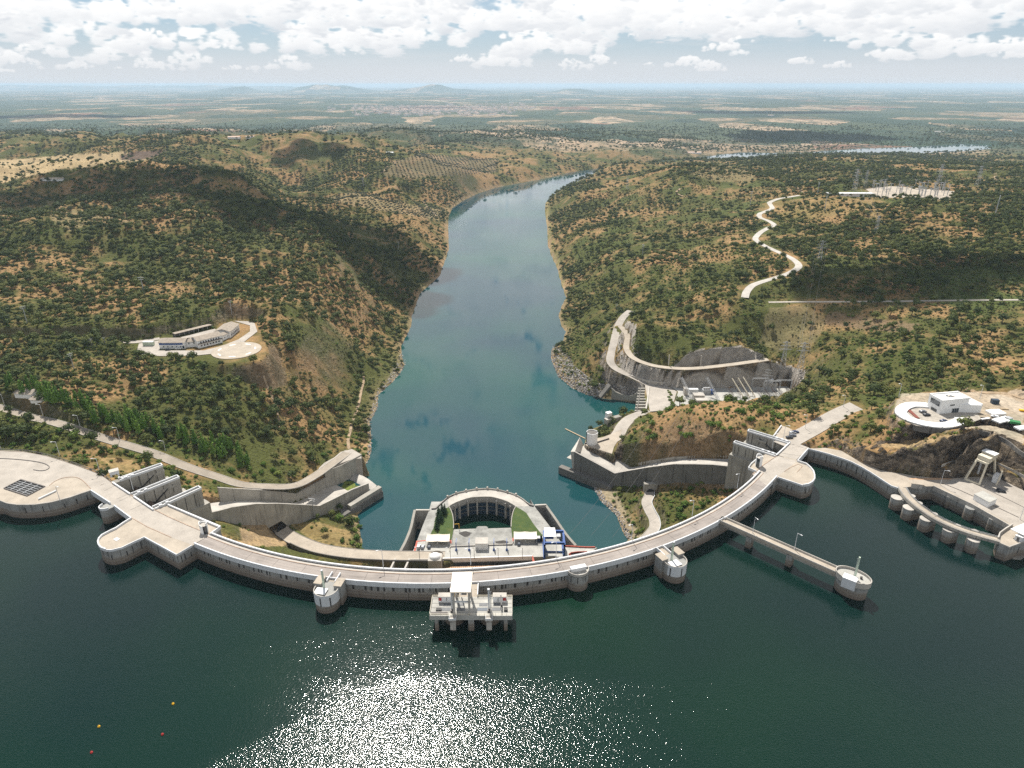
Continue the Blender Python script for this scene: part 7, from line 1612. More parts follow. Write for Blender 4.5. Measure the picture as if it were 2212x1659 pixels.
# ------------------------------------------------------------------ lamp posts, pylons, poles and wires
def lamp_proto(name, label, h, mat, group):
    l = thing(name, label, 'street lamp', (0, 0, -500), group)
    m = MB(); m.tube((0, 0, 0), (0, 0, h), 0.16, 0.10, 6); part('pole', m, M[mat], l, local=True)
    m = MB(); m.beam((0, 0, h - 0.1), (-1.8, 0, h + 0.35), 0.14); part('arm', m, M[mat], l, local=True)
    m = MB(); m.box((-2.1, 0, h + 0.32), (1.1, 0.42, 0.22)); part('lamp_head', m, M['white'], l, local=True); return l
lp0 = None
LAMPS = [(2,970.5,0,0,'at the left end of the quay railing'),(129,984,0,0,'behind the quay railing where scrub begins'),(216,1021.7,0,0,'at the quay corner beside the white hut'),(288,1059,-1,3,'at the first gate bay of the left spillway'),(259,951.5,-8,0,'half way down the service road'),(359,980,-17,0,'low on the service road near the spillway piers'),(11,879,2,0,'at the top of the service road by the frame edge'),(94,901,0,0,'on the service road below the pines'),(174,925,-3,0,'on the service road at the bend'),
         (130,1083,0,1,'on the quay edge above the water'),(828,1224,0.2,4,'on the inner parapet left of the domed shaft'),(1017,1220,0.2,4,'on the inner parapet over the tiled roof'),(1201,1206,0.2,4,'on the inner parapet in front of the blue gantry crane'),(1364,1167,0.2,4,'on the inner parapet above the sandy shore'),(1495,1114,0.2,4,'on the inner parapet by the tunnel island'),(1592,1055,0.2,4,'on the inner parapet beside the right spillway face'),
         (1626,1151.5,0,2,'on the straight footbridge at its first pier'),(1716,1187,0,2,'on the straight footbridge at its second pier'),(1668,968,-1,3,'beside the right spillway bay'),(1692,948,0,1,'beside the parked cars on the right abutment'),(1739,924.6,0.6,0,'where the abutment road meets the rock cutting'),(1821,881.5,4,0,'on the abutment road near its crest'),(1941,858,20,0,'behind the white C-shaped ramp'),(2031,1047.5,0,1,'on the right quay at the head of the basin'),(1900,1004,0,0,'under the rocks of the right quay'),(2203,1122,0,1,'on the right quay beside the glazed cabin'),(2116,862,24,0,'behind the visitor building roof')]
for i, (px, py, z, rzk, where) in enumerate(LAMPS):
    p = at(px, py, z); lab = 'tall white street lamp ' + where
    if lp0 is None: lp0 = lamp_proto('street_lamp', lab, 9.2, 'white', 'white street lamps round the dam'); lp0.location = p; lp0.rotation_euler = (0, 0, RND.uniform(-.4, .4))
    else: copy_tree(lp0, p, [0.2, 2.6, 1.9, 3.3, 0.5][rzk] + RND.uniform(-.2, .2), lab)
lp1 = None
for k, px in enumerate((430, 717, 938, 1160, 1385)):
    p = pp(px, 858); lab = 'thin dark lamp post on the powerhouse parapet, ' + ['at the dome', 'left end of the tiled roof', 'by the white plant room', 'middle of the tiled roof', 'right end of the tiled roof'][k]
    if lp1 is None: lp1 = lamp_proto('lamp_post', lab, 8.0, 'rail', 'dark lamp posts on the powerhouse parapet'); lp1.location = p
    else: copy_tree(lp1, p, 0.3 * k, lab)
pole0 = None
POLES = [(312,637,600,'on the dry slope above the hilltop road'),(59,698,662,'among oaks at the left frame edge'),(501,678,650,'above the garage block on the hilltop'),(160,798,763,'on the bare slope below the hilltop road'),(228,746,728,'on the verge of the hilltop road'),(200,750,733,'on the bend of the hilltop road'),(862,543,523,'on the dark spur by the river'),(1620,446,416,'by the winding white road'),(1387,563,530,'on the green right bank'),(1331,676,657,'at the top of the ramp road'),(1781,456,426,'just below the substation hall'),(1765,423,396,'left of the substation hall'),(2148,470,426,'on the far right ridge'),(679,1117,1072,'on the tunnel island'),(985,0,0,'')][:-1]
for px, py, ty, where in POLES:
    p = hit(px, py) if py < 1100 else at(px, py, -56); zc = p.y * CP - (p.z - CAM_H) * SP; h = (py - ty) / FPX * zc / 0.93; lab = 'thin grey power pole ' + where
    if pole0 is None:
        pole0 = thing('power_pole', lab, 'power pole', (0, 0, 0), 'power poles on the hills'); m = MB(); m.tube((0, 0, -1), (0, 0, 12), 0.28, 0.18, 6); part('pole', m, M['steel'], pole0, local=True)
        m = MB(); m.box((0, 0, 11.5), (4.0, 0.25, 0.25)); m.box((0, 0, 10.2), (3.2, 0.2, 0.2)); part('cross_arm', m, M['steel'], pole0, local=True); pole0.location = p; pole0.scale = (h / 12,) * 3
    else: copy_tree(pole0, p, RND.uniform(0, 3), lab, scale=max(0.6, min(2.5, h / 12)))
py0 = None; PYL = []
for px, py, ty, where in ((1355,410,386,'on the far hilltop right of the river'),(1845,413,370,'left of the far substation'),(1868,405,372,'nearest the far substation posts'),(1891,506,469,'on the wooded slope below the substation'),(2025,406,360,'behind the far substation'),(2110,404,363,'on the far right ridge line'),(1768,573,523,'on the green ridge beside the winding white road'),(785,403,384,'on the far left ridge'),(305,301,285,'far off on the left plain edge'),(1728,800,740,'on the bare gully above the switchyard'),(1690,795,738,'left one of the pair in the gully above the switchyard'),(1653,838,790,'at the right end of the switchyard')):
    p = hit(px, py) if py != 838 else at(px, 845, -48); zc = p.y * CP - (p.z - CAM_H) * SP; h = (py - ty) / FPX * zc / 0.93; lab = 'steel lattice pylon ' + where
    if py0 is None:
        py0 = thing('lattice_pylon', lab, 'pylon', (0, 0, 0), 'lattice pylons of the power lines'); H = 30.0; m = MB(); W0, W1 = 5.0, 1.2
        for sx in (-1, 1):
            for sy_ in (-1, 1): m.beam((sx * W0 / 2, sy_ * W0 / 2, -1), (sx * W1 / 2, sy_ * W1 / 2, H), 0.28)
        n = 11
        for k in range(n):
            w0, w1 = (W0 + (W1 - W0) * k / n) / 2, (W0 + (W1 - W0) * (k + 1) / n) / 2; z0, z1 = H * k / n, H * (k + 1) / n; s = 1 if k % 2 else -1
            for sy_ in (-1, 1): m.beam((-s * w0, sy_ * w0, z0), (s * w1, sy_ * w1, z1), 0.16); m.beam((sy_ * w0, -s * w0, z0), (sy_ * w1, s * w1, z1), 0.16)
        part('tower', m, M['steel'], py0, local=True)
        for zz, l in ((21, 6.5), (25, 5.2), (28.5, 4.0)):
            m = MB(); m.beam((-l, 0, zz), (0, 0, zz + 1.2), 0.2); m.beam((l, 0, zz), (0, 0, zz + 1.2), 0.2); m.beam((-l, 0, zz), (l, 0, zz), 0.22); arm = part('cross_arm', m, M['steel'], py0, local=True)
            for x in (-l, l): m = MB(); m.tube((x, 0, zz), (x, 0, zz - 1.8), 0.12, n=5); part('insulator', m, M['insul'], arm, local=True)
        py0.location = p; py0.scale = (h / 30,) * 3; PYL.append((p, h))
    else: copy_tree(py0, p, RND.uniform(-.4, .4), lab, scale=h / 30); PYL.append((p, h))
def cable(name, a, b, sag, label, r=0.05, group=None):
    m = MB(); n = 20; pts = [a.lerp(b, k / n) - Vector((0, 0, sag * 4 * (k / n) * (1 - k / n))) for k in range(n + 1)]
    for p, q in zip(pts[:-1], pts[1:]): m.tube(tuple(p), tuple(q), r, n=4, caps=False)
    return solo(name, m, M['cable'], label, 'cable', group=group)
def arm_pt(i, k, s): p, h = PYL[i]; return p + Vector((s * [6.5, 5.2, 4.0][k] * h / 30, 0, [19.2, 23.2, 26.7][k] * h / 30))
for i, j, nm in ((6, 9, 'from the ridge pylon down to the gully pylon'), (3, 1, 'between the slope pylon and the substation'), (9, 11, 'from the gully pylon into the switchyard')):
    for k in (0, 2):
        for s in (-1, 1): cable('power_line', arm_pt(i, k, s), arm_pt(j, k, s), 6.0, 'thin sagging power line ' + nm, 0.07, 'power lines ' + nm)
ma_, mb_ = at(1415, 905, -8), at(1445, 910, -2)
for k, (a, b) in enumerate(((Vector((34, 330, -40)), ats([(1410,905)], -10)[0]), (Vector((46, 328, -40)), ats([(1470,890)], -6)[0]), (Vector((58, 326, -40)), ats([(1505,882)], -4)[0]))):
    cable('power_line', a, b, 5, 'long power line strung across the river bend from the powerhouse to the right knoll', 0.06, 'power lines over the river bend')
pa = at(679, 1073, -44.0)
cable('power_line', pa, at(580, 990, -25), 3, 'thin power line from the island pole up the left slope', 0.04, 'power lines over the left chute')
cable('power_line', pa + Vector((1, 0, 0)), at(590, 985, -25), 3, 'thin power line from the island pole up the left slope', 0.04, 'power lines over the left chute')

# ------------------------------------------------------------------ cars, buoys
CARPAINT = {'white': plain('car_white', (0.75, 0.75, 0.75), 0.25, var=0.02), 'silver': plain('car_silver', (0.42, 0.43, 0.45), 0.25, 0.5, var=0.02), 'dark': plain('car_dark', (0.025, 0.028, 0.035), 0.25, var=0.02), 'blue': plain('car_blue', (0.02, 0.035, 0.09), 0.25, var=0.02), 'grey': plain('car_grey', (0.14, 0.15, 0.17), 0.25, var=0.02)}
def car(label, loc, rz, paint, van=False, group=None):
    c = thing('parked_car', label, 'car', loc, group, rz); hh = 1.9 if van else 1.48
    prof = [(-2.15, 0.35), (2.15, 0.35), (2.2, 0.7), (1.9, 0.92), (0.95, 0.98), (0.35, hh - 0.04), (-1.2 if not van else -1.9, hh), (-2.05, 1.05), (-2.2, 0.8)]
    m = MB(); vs = []
    for s, ins in ((-0.86, 0), (0.86, 0)):
        for x, z in prof: vs.append((x, s * (0.86 if z > 1.2 else 1.0), z))
    n = len(prof); m.add(vs, [tuple(reversed(range(n))), tuple(range(n, 2 * n))] + [(i, (i + 1) % n, n + (i + 1) % n, n + i) for i in range(n)]); part('body', m, CARPAINT[paint], c, local=True)
    m = MB(); m.add([(0.92, -0.72, 1.02), (0.92, 0.72, 1.02), (0.4, 0.64, hh - 0.08), (0.4, -0.64, hh - 0.08)], [(0, 1, 2, 3)]); m.v = [(x + 0.03, y, z + 0.02) for x, y, z in m.v]; part('windscreen', m, M['glass'], c, local=True)
    xr = -1.2 if not van else -1.9
    m = MB(); m.add([(-2.07, -0.70, 1.08), (xr - .05, -0.62, hh - 0.06), (xr - .05, 0.62, hh - 0.06), (-2.07, 0.70, 1.08)], [(0, 1, 2, 3)]); part('rear_window', m, M['glass'], c, local=True)
    for s in (-1, 1):
        m = MB(); m.add([(0.75, s * 0.875, 1.02), (0.3, s * 0.765, hh - 0.12), (xr + .1, s * 0.765, hh - 0.12), (-1.75, s * 0.875, 1.06)], [(0, 1, 2, 3) if s < 0 else (3, 2, 1, 0)]); part('side_window', m, M['glass'], c, local=True)
        for x in (-1.35, 1.35): m = MB(); m.tube((x, s * 0.72, 0.33), (x, s * 0.90, 0.33), 0.33, n=12); part('wheel', m, M['rubber'], c, local=True)
        m = MB(); m.box((2.18, s * 0.6, 0.68), (0.08, 0.3, 0.16)); part('headlight', m, M['white'], c, local=True)
    return c
car('white van parked first beside the red walkway on the powerhouse deck', pp(424, 752), 1.45, 'white', True)
car('silver car parked next to the white van on the powerhouse deck', pp(461, 752), 1.45, 'silver')
car('dark car under the left tent roof on the powerhouse deck', pp(520, 748), 1.55, 'grey')
car('grey car under the right tent roof on the powerhouse deck', pp(1353, 720), 1.5, 'grey')
car('dark car parked farthest up in the row on the right abutment', at(1718, 934.5, 0.06), 0.1, 'blue')
car('white car parked second in the row on the right abutment', at(1712, 936.5, 0.06), 0.1, 'silver')
car('grey car parked third in the row on the right abutment', at(1712, 942, 0.06), 0.1, 'grey')
car('dark car parked nearest the spillway in the row on the right abutment', at(1705, 946.5, 0.06), 0.1, 'dark')
car('grey car standing by the white sheets on the round forecourt', at(1993, 890.5, ZV + 0.05), 0.2, 'grey'); car('dark car alone in the middle of the round forecourt', at(2001.5, 897.5, ZV + 0.05), 0.1, 'dark'); car('dark car near the inner rim of the curved ramp', at(2038, 911, ZV + 0.05), 0.15, 'blue')
car('dark car alone on the right quay between the crane and the kiosk', at(2162, 1062, 0.08), -0.4, 'dark')
car('black car in front of the blue-banded hilltop building', at(363, 756.5, 0.05), 0.05, 'dark'); car('white car in front of the blue-banded hilltop building', at(385, 754.5, 0.05), 0.1, 'white')
car('white pickup beside the heap of sheets on the building yard', at(2149, 902, ZV + 0.05), 2.4, 'white')
for px, py, mt, lab in ((374,1521,'yellow','yellow buoy farthest from the viewer, under the glitter'),(214,1570,'yellow','yellow buoy towards the left edge of the reservoir'),(351,1587,'red','red buoy right of the other red one'),(198,1626,'red','red buoy nearest the bottom left corner')):
    p = at(px, py, Z_LAKE); m = MB(); m.lathe((p.x, p.y, p.z), [(0.18, -0.3), (0.44, -0.05), (0.48, 0.2), (0.36, 0.45), (0.14, 0.58), (0.08, 0.64), (0.08, 0.85)], 14); solo('buoy', m, M[mt], lab, 'buoy', smooth=True, group='buoys on the reservoir')

# ------------------------------------------------------------------ vegetation
def leaf_cloud(lobes, nleaf, size, seed, inner=True):
    """crown of many small leaf-clump faces spread over and inside uneven lobes"""
    r = random.Random(seed); m = MB()
    for (cx, cy, cz, rx, rz) in lobes:
        if inner:
            vs = []; rings, seg = 3, 6
            for i in range(rings + 1):
                ph = math.pi * i / rings
                for j in range(seg): a = 2 * math.pi * j / seg; k = 0.66 * r.uniform(0.8, 1.1); vs.append((cx + rx * k * math.sin(ph) * math.cos(a), cy + rx * k * math.sin(ph) * math.sin(a), cz + rz * k * math.cos(ph)))
            m.add(vs, [(i * seg + j, (i + 1) * seg + j, (i + 1) * seg + (j + 1) % seg, i * seg + (j + 1) % seg) for i in range(rings) for j in range(seg)])
        n = int(nleaf * rx * rx / sum(l[3] ** 2 for l in lobes))
        for _ in range(n):
            a = r.uniform(0, 2 * math.pi); u = r.uniform(-0.55, 1); s = math.sqrt(max(0, 1 - u * u)); d = Vector((s * math.cos(a), s * math.sin(a), u)); k = r.uniform(0.68, 1.08)
            c = Vector((cx + d.x * rx * k, cy + d.y * rx * k, cz + d.z * rz * k)); nrm = (d + Vector((r.uniform(-.7, .7), r.uniform(-.7, .7), r.uniform(-.3, .8)))).normalized()
            t1 = nrm.orthogonal().normalized(); t2 = nrm.cross(t1); q = r.uniform(0, 6.28); e1 = (t1 * math.cos(q) + t2 * math.sin(q)) * size * r.uniform(0.6, 1.3); e2 = (t2 * math.cos(q) - t1 * math.sin(q)) * size * r.uniform(0.5, 1.0)
            m.add([tuple(c - e1), tuple(c + e2 * 0.9), tuple(c + e1 + nrm * size * 0.2), tuple(c - e2)], [(0, 1, 2, 3)])
    return m
def oak_crown(seed):
    r = random.Random(seed); lobes = [(0, 0, 1.35, 0.78, 0.62)]
    for k in range(5): a = 2 * math.pi * k / 5 + r.uniform(-.4, .4); d = r.uniform(0.4, 0.62); lobes.append((d * math.cos(a), d * math.sin(a), 1.05 + r.uniform(-.15, .3), r.uniform(.4, .58), r.uniform(.32, .45)))
    return leaf_cloud(lobes, 210, 0.13, seed)
def bush_crown(seed):
    r = random.Random(seed); lobes = [(0, 0, 0.55, 0.75, 0.6)]
    for k in range(3): a = 2 * math.pi * k / 3 + r.uniform(-.5, .5); lobes.append((.5 * math.cos(a), .5 * math.sin(a), 0.4 + r.uniform(-.1, .2), r.uniform(.4, .55), r.uniform(.35, .5)))
    return leaf_cloud(lobes, 120, 0.16, seed)
def pine_crown(seed):
    r = random.Random(seed); lobes = [(r.uniform(-.1, .1), r.uniform(-.1, .1), 0.8 + k * 0.52, 0.72 - 0.11 * k, 0.5) for k in range(5)]
    return leaf_cloud(lobes, 210, 0.15, seed)
def spruce_crown(seed):
    r = random.Random(seed); return leaf_cloud([(r.uniform(-.08, .08), r.uniform(-.08, .08), 0.5 + k * 0.46, 0.98 - 0.125 * k, 0.42) for k in range(7)], 330, 0.15, seed)
def star_crown(seed):
    r = random.Random(seed); m = MB()
    for k in range(9):
        z0 = 0.35 + k * 0.36; rad = 1.0 * (1 - k / 9.6); n = 11; vs = [(0, 0, z0 + 0.62)]
        for i in range(n * 2): a = math.pi * i / n + k; rr = rad * (1.0 if i % 2 else 0.66) * r.uniform(.85, 1.1); vs.append((rr * math.cos(a), rr * math.sin(a), z0 + (-.05 if i % 2 else .12)))
        m.add(vs, [(0, 1 + i, 1 + (i + 1) % (2 * n)) for i in range(2 * n)])
    return m
def trunk_mesh(seed, h, r0, limbs=3):
    r = random.Random(seed); m = MB(); m.tube((0, 0, -0.25), (r.uniform(-.06, .06), r.uniform(-.06, .06), h), r0, r0 * 0.6, 6)
    for k in range(limbs): a = 2 * math.pi * k / limbs + r.uniform(-.5, .5); m.tube((0, 0, h * 0.75), (.45 * math.cos(a), .45 * math.sin(a), h + .45), r0 * .5, r0 * .2, 5)
    return m
PROTO = {}
for kind, fn, mat, nv in (('oak', oak_crown, 'oak', 5), ('bush', bush_crown, 'bush', 4), ('scrub', bush_crown, 'scrub', 4), ('pine', pine_crown, 'pine', 3), ('olive', oak_crown, 'olive', 3), ('spruce', spruce_crown, 'conifer', 2), ('green', bush_crown, 'bush', 4)):
    PROTO[kind] = [mesh_from(kind + '_crown', fn(100 * (len(PROTO) + 1) + k), M[mat], smooth=False) for k in range(nv)]
TRUNK = [mesh_from('oak_trunk', trunk_mesh(k, 0.9, 0.09), M['bark']) for k in range(2)]; PTRUNK = mesh_from('pine_trunk', trunk_mesh(9, 2.6, 0.07, 2), M['bark'])

rng = np.random.default_rng(5)
def candidates(d0, d1, step, tmax=1.02):
    """jittered points over the fan of ground in view"""
    gy = np.arange(d0, d1, step); gx = np.arange(-d1 * tmax, d1 * tmax, step); X, Y = np.meshgrid(gx, gy); X = X + rng.uniform(-.5, .5, X.shape) * step; Y = Y + rng.uniform(-.5, .5, Y.shape) * step
    k = np.abs(X) < (Y * 0.86 + 90); return X[k], Y[k]
def lookups(X, Y):
    i, j = G.idx(X, Y); return ZT[i, j], BUILT[i, j], OPEN[i, j], RD[i, j], n40[i, j], LAKE_D[i, j], ROCKY[i, j], PX[i, j], PY[i, j]
def slope_ok(X, Y, lim):
    e = 2.5; return np.maximum(np.abs(G(X + e, Y) - G(X - e, Y)), np.abs(G(X, Y + e) - G(X, Y - e))) / (2 * e) < lim
BUILTW = BUILT.copy()
sets = {'oak': [], 'scrub': [], 'green': [], 'olive': [], 'pine': []}
def inpoly(px, py, poly): return inside(px, py, poly)
GROVE1 = [(700,432),(760,412),(960,452),(948,476),(830,462),(735,440)]; GROVE2 = [(826,382),(850,350),(905,334),(1000,338),(1078,345),(1072,375),(960,383),(880,388)]
def scatter(kind, d0, d1, step, dens, rmin, rmax, lim=1.0, extra=None):
    X, Y = candidates(d0, d1, step); Z, Bt, Op, Rd, nn_, Ld, Rk, px, py = lookups(X, Y)
    p = dens(X, Y, nn_, px, py) * (1 - Op * 0.93)
    k = (rng.random(X.shape) < p) & (Bt < 0.2) & (Rd > 3) & (Ld > 5) & (Z > Z_RIVER + 1.2) & ~inpoly(px, py, GROVE1) & ~inpoly(px, py, GROVE2)
    X, Y = X[k], Y[k]; k2 = slope_ok(X, Y, lim); X, Y = X[k2], Y[k2]
    r = rmin + (rmax - rmin) * rng.random(X.shape) ** 1.6; sets[kind].append(np.c_[X, Y, G(X, Y), r])
left_ = lambda X, Y: X / Y < 0.02
near_right = lambda X, Y: (X / Y > 0.02)
patch = lambda X, Y, s, sd: 0.5 + fbm(X / s, Y / s, 4, sd) * 1.3
scatter('oak', 330, 1000, 6.1, lambda X, Y, n, px, py: np.clip(0.14 + 0.9 * sstep(patch(X, Y, 90, 81)) + 0.14 * left_(X, Y) + 0.22 * ((px > 540) & (px < 930) & (py > 600) & (py < 960)), 0, 1) * np.where((px > 1650) & (py > 640), 0.45, 1.0) * np.where((px > 1350) & (px < 1700) & (py > 845), 0.25, 1) * np.where(py > 955, 0.15, 1), 1.4, 4.7, 0.95)
scatter('oak', 1000, 1900, 8.6, lambda X, Y, n, px, py: np.clip(0.14 + 0.9 * sstep(patch(X, Y, 130, 81)), 0, 1), 2.2, 4.6)
scatter('oak', 1900, 5200, 17.0, lambda X, Y, n, px, py: np.clip(0.18 + 0.9 * sstep(patch(X, Y, 260, 82)), 0, 1) * np.clip((5200 - Y) / 2600, 0, 1), 3.0, 6.5)
scatter('scrub', 250, 760, 2.9, lambda X, Y, n, px, py: np.clip(0.06 + 0.7 * sstep(patch(X, Y, 34, 91)), 0, 1) * np.where((px > 480) & (px < 800) & (py > 1050), 0.25, 1.0), 0.5, 1.35, 1.2)
scatter('scrub', 760, 1500, 5.2, lambda X, Y, n, px, py: np.clip(0.05 + 0.7 * sstep(patch(X, Y, 60, 92)), 0, 1), 0.9, 2.0)
scatter('green', 250, 900, 4.6, lambda X, Y, n, px, py: np.clip(-0.05 + 0.95 * sstep(patch(X, Y, 60, 93)), 0, 1) * np.where(px > 1150, 1.0, 0.65) + 0.55 * ((px < 460) & (py > 905)), 0.8, 2.0)
# olive rows
for poly, ang, st, zz in ((GROVE1, 0.5, 8.5, -20), (GROVE2, 0.25, 11.0, -10)):
    P_ = [hit(*q) for q in poly]; cx_, cy_ = sum(p.x for p in P_) / len(P_), sum(p.y for p in P_) / len(P_); R_ = max((p - Vector((cx_, cy_, p.z))).length for p in P_) * 1.2
    g_ = np.arange(-R_, R_, st); A_, B_ = np.meshgrid(g_, g_ * 1.0); X = cx_ + A_ * math.cos(ang) - B_ * math.sin(ang) + rng.uniform(-.8, .8, A_.shape); Y = cy_ + A_ * math.sin(ang) + B_ * math.cos(ang) + rng.uniform(-.8, .8, A_.shape); X, Y = X.ravel(), Y.ravel()
    k = (Y > 400); X, Y = X[k], Y[k]; Z = G(X, Y); px, py = project(X, Y, Z); k = inpoly(px, py, poly) & (rng.random(X.shape) < 0.95); i, j = G.idx(X, Y); k &= RD[i, j] > 8
    sets['olive'].append(np.c_[X[k], Y[k], Z[k], rng.uniform(2.0, 2.9, k.sum())])
def view_ok(a):
    px, py = project(a[:, 0], a[:, 1], a[:, 2] + a[:, 3]); return (px > -20) & (px < 2232) & (py > 0) & (py < 1400)
def visible(p):
    """not hidden behind a rise of the ground"""
    o = Vector((0, 0, CAM_H)); q = Vector((p[0], p[1], p[2] + p[3]));
    for u in (0.5, 0.7, 0.8, 0.87, 0.92, 0.95, 0.975):
        s = o.lerp(q, u)
        if gz(s.x, s.y) > s.z: return False
    return True
SINGLES = []
def single(name, mesh, x, y, z, r, label, cat, group, hscale=1.0, trunk=None):
    """one plant; with a trunk it is an Empty holding trunk and crown"""
    rz = RND.uniform(0, 6.28)
    if trunk is None:
        o = bpy.data.objects.new(name, mesh); link(o)
    else: o = bpy.data.objects.new(name, None); link(o)
    o.location = (x, y, z - 0.1); o.rotation_euler = (0, 0, rz); o.scale = (r, r, r * hscale); o['label'] = label; o['category'] = cat; o['group'] = group; SINGLES.append((o, label, x, y, z))
    if trunk is not None:
        for nm, me_ in (('trunk', trunk), ('crown', mesh)): c = bpy.data.objects.new(nm, me_); link(c); c.parent = o
    return o
# individuals: the 300 largest oaks in view
oaks = np.concatenate(sets['oak']); v = view_ok(oaks); size = oaks[:, 3] / np.hypot(oaks[:, 1], CAM_H - oaks[:, 2]); order = np.argsort(-size * v); chosen = []
for i in order:
    if not v[i]: break
    if visible(oaks[i]): chosen.append(i)
    if len(chosen) >= 290: break
for n_, i in enumerate(chosen):
    x, y, z, r = oaks[i]; px, py = project(x, y, z)
    if px < 620 and py > 790: lab, g = 'dark round oak on the scrubby slope between the service road and the hilltop', 'oaks between the service road and the hilltop'
    elif px < 620: lab, g = 'dark round oak on the left hillside around the white hilltop buildings', 'oaks round the hilltop buildings'
    elif px < 1150: lab, g = 'olive-green oak on the dry slope dropping to the left river bank', 'oaks on the slope of the left river bank'
    elif px < 1650 and py < 850: lab, g = 'dark oak on the right bank above the switchyard and bench road', 'oaks above the switchyard'
    elif px < 1800 and py >= 820: lab, g = 'dark oak on the tan rocky knoll behind the right spillway', 'oaks on the knoll behind the right spillway'
    else: lab, g = 'dark oak in the scrub behind the white visitor building', 'oaks behind the visitor building'
    single('oak_tree', PROTO['oak'][n_ % 5], x, y, z, r, lab, 'tree', g, 1.0, TRUNK[n_ % 2])
rest = np.ones(len(oaks), bool); rest[chosen] = False
# bushes placed by hand round the dam, as the photograph shows them
def plant(list_, name, kind, label, cat, group, hs=1.0):
    for px, py, r in list_:
        p = hit(px, py); i_, j_ = G.idx(np.array([p.x]), np.array([p.y]))
        if LAKE_D[i_[0], j_[0]] < 2 or (name != 'hedge_bush' and BUILT[i_[0], j_[0]] > 0.3): continue
        single(name, PROTO[kind][RND.randrange(len(PROTO[kind]))], p.x, p.y, gz(p.x, p.y), r, label, cat, group, hs * RND.uniform(.85, 1.15))
NEARB = [(733,1122,3.6),(757,1132,3.4),(765,1148,3.0),(772,1165,3.2),(762,1175,2.4),(775,1182,2.6),(740,1170,2.2),(657,1106,2.4),(742,1188,1.8),(722,1186,1.6),(780,1190,2.4),(673,1140,1.2),(770,1125,2.6),(776,1140,2.4)]
plant(NEARB, 'bush', 'bush', 'bright green bush on the small tunnel island beside the left chute', 'bush', 'bushes on the tunnel island')
KN = [(1391,913,2.6),(1404,905,3.0),(1408,918,3.6),(1400,934,3.4),(1412,946,3.8),(1400,950,2.6),(1372,935,2.2),(1362,945,2.4),(1348,948,2.2),(1425,896,3.6),(1440,890,3.2),(1450,884,3.0),(1490,890,2.6),(1468,926,2.6),(1480,944,3.2),(1472,940,2.4),(1492,942,2.8),(1538,920,3.0),(1530,915,2.6),(1552,920,3.6),(1562,928,2.2),(1570,886,2.6),(1594,890,2.6),(1605,892,3.2),(1620,885,3.2),(1632,880,3.0),(1640,892,3.0),(1606,920,1.8),(1620,908,2.8),(1626,905,2.2),(1575,952,1.6),(1577,944,1.4),(1655,885,3.2),(1668,895,3.0),(1682,900,3.2),(1690,906,2.6),(1700,898,2.8),(1668,908,2.4),(1678,880,3.4),(1720,870,3.0),(1740,872,3.0),(1700,872,3.4),(1660,872,3.0),(1600,872,3.0),(1570,868,3.0),(1545,872,2.8),(1520,880,2.6),(1495,880,2.4),(1388,926,1.8),(1580,900,1.4),(1512,905,1.4),(1535,895,1.4)]
plant(KN, 'bush', 'bush', 'green rounded bush on the tan rocky knoll between the two spillway roads', 'bush', 'bushes on the rocky knoll')
IS = [(1340,1072,1.8),(1312,1051,1.6),(1344,1083,1.4),(1384,1098,1.8),(1358,1126,1.8),(1386,1116,1.4),(1376,1076,1.0),(1376,1152,2.4),(1390,1146,2.0),(1363,1152,1.6),(1450,1066,1.6),(1493,1057,2.2),(1506,1048,1.8),(1516,1044,2.0),(1487,1036,2.0),(1498,1036,2.0),(1541,1066,2.6),(1527,1076,1.4),(1462,1070,2.2),(1480,1092,3.2),(1468,1104,3.2),(1466,1116,2.8),(1444,1112,2.0),(1530,1084,2.0),(1518,1094,2.4),(1505,1098,2.0),(1480,1066,2.0),(1472,1074,1.8),(1520,1060,1.6),(1455,1085,1.4)]
plant(IS, 'bush', 'bush', 'green bush on the rocky islet below the right end of the dam', 'bush', 'bushes on the rocky islet')
HK = [(1868,925,2.4),(1930,893,2.6),(1945,895,2.4),(1930,905,2.6),(1957,912,3.2),(1948,920,2.8),(1963,926,3.4),(1978,930,3.6),(1940,932,2.4),(1985,944,3.2),(2010,938,3.0),(1920,938,2.0),(1895,930,1.6),(1905,925,1.8),(1955,942,2.0),(1882,912,1.6),(1918,950,1.8),(2030,934,2.2),(1846,880,2.6),(1852,883,2.2),(1840,877,2.4),(1834,875,2.2),(1857,879,2.8)]
plant(HK, 'bush', 'bush', 'dark green bush on the dry knoll below the curved white ramp', 'bush', 'bushes on the knoll below the ramp')
LQ = [(185,988,2.2),(186,998,2.6),(165,975,1.8),(150,965,2.2),(120,975,2.0),(60,966,2.2),(30,962,2.0),(220,980,2.6),(235,975,2.0),(162,945,4.0),(270,980,2.0),(285,985,2.2),(300,990,2.4),(320,998,2.0),(345,1000,2.2),(365,1012,2.4),(375,1022,2.2),(395,1034,2.0),(405,1044,1.8),(95,955,2.6),(75,948,2.8),(45,945,2.4),(20,940,2.4),(120,950,2.6),(200,962,2.2),(250,968,2.4),(230,958,2.4),(300,1000,1.6),(10,925,3),(40,925,3),(80,930,3),(130,935,3)]
plant(LQ, 'bush', 'bush', 'yellow-green bush on the strip between the left quay and the service road', 'bush', 'bushes between the quay and the service road')
plant([(570,1004,2.6),(600,1025,3.4),(590,1018,2.6),(635,1030,2.0),(720,1008,2.4),(685,1000,2.4),(700,985,3),(712,980,2.6),(626,1052,1.4),(640,1048,1.4),(610,1000,2.4),(565,1022,2.6),(540,1015,2.6),(550,1030,2.2),(500,1020,3),(520,1010,3),(770,960,2.6),(775,975,2.2),(785,985,2.0),(790,970,1.8)], 'bush', 'bush', 'green bush beside the lower service road and the chute wall', 'bush', 'bushes by the lower service road')
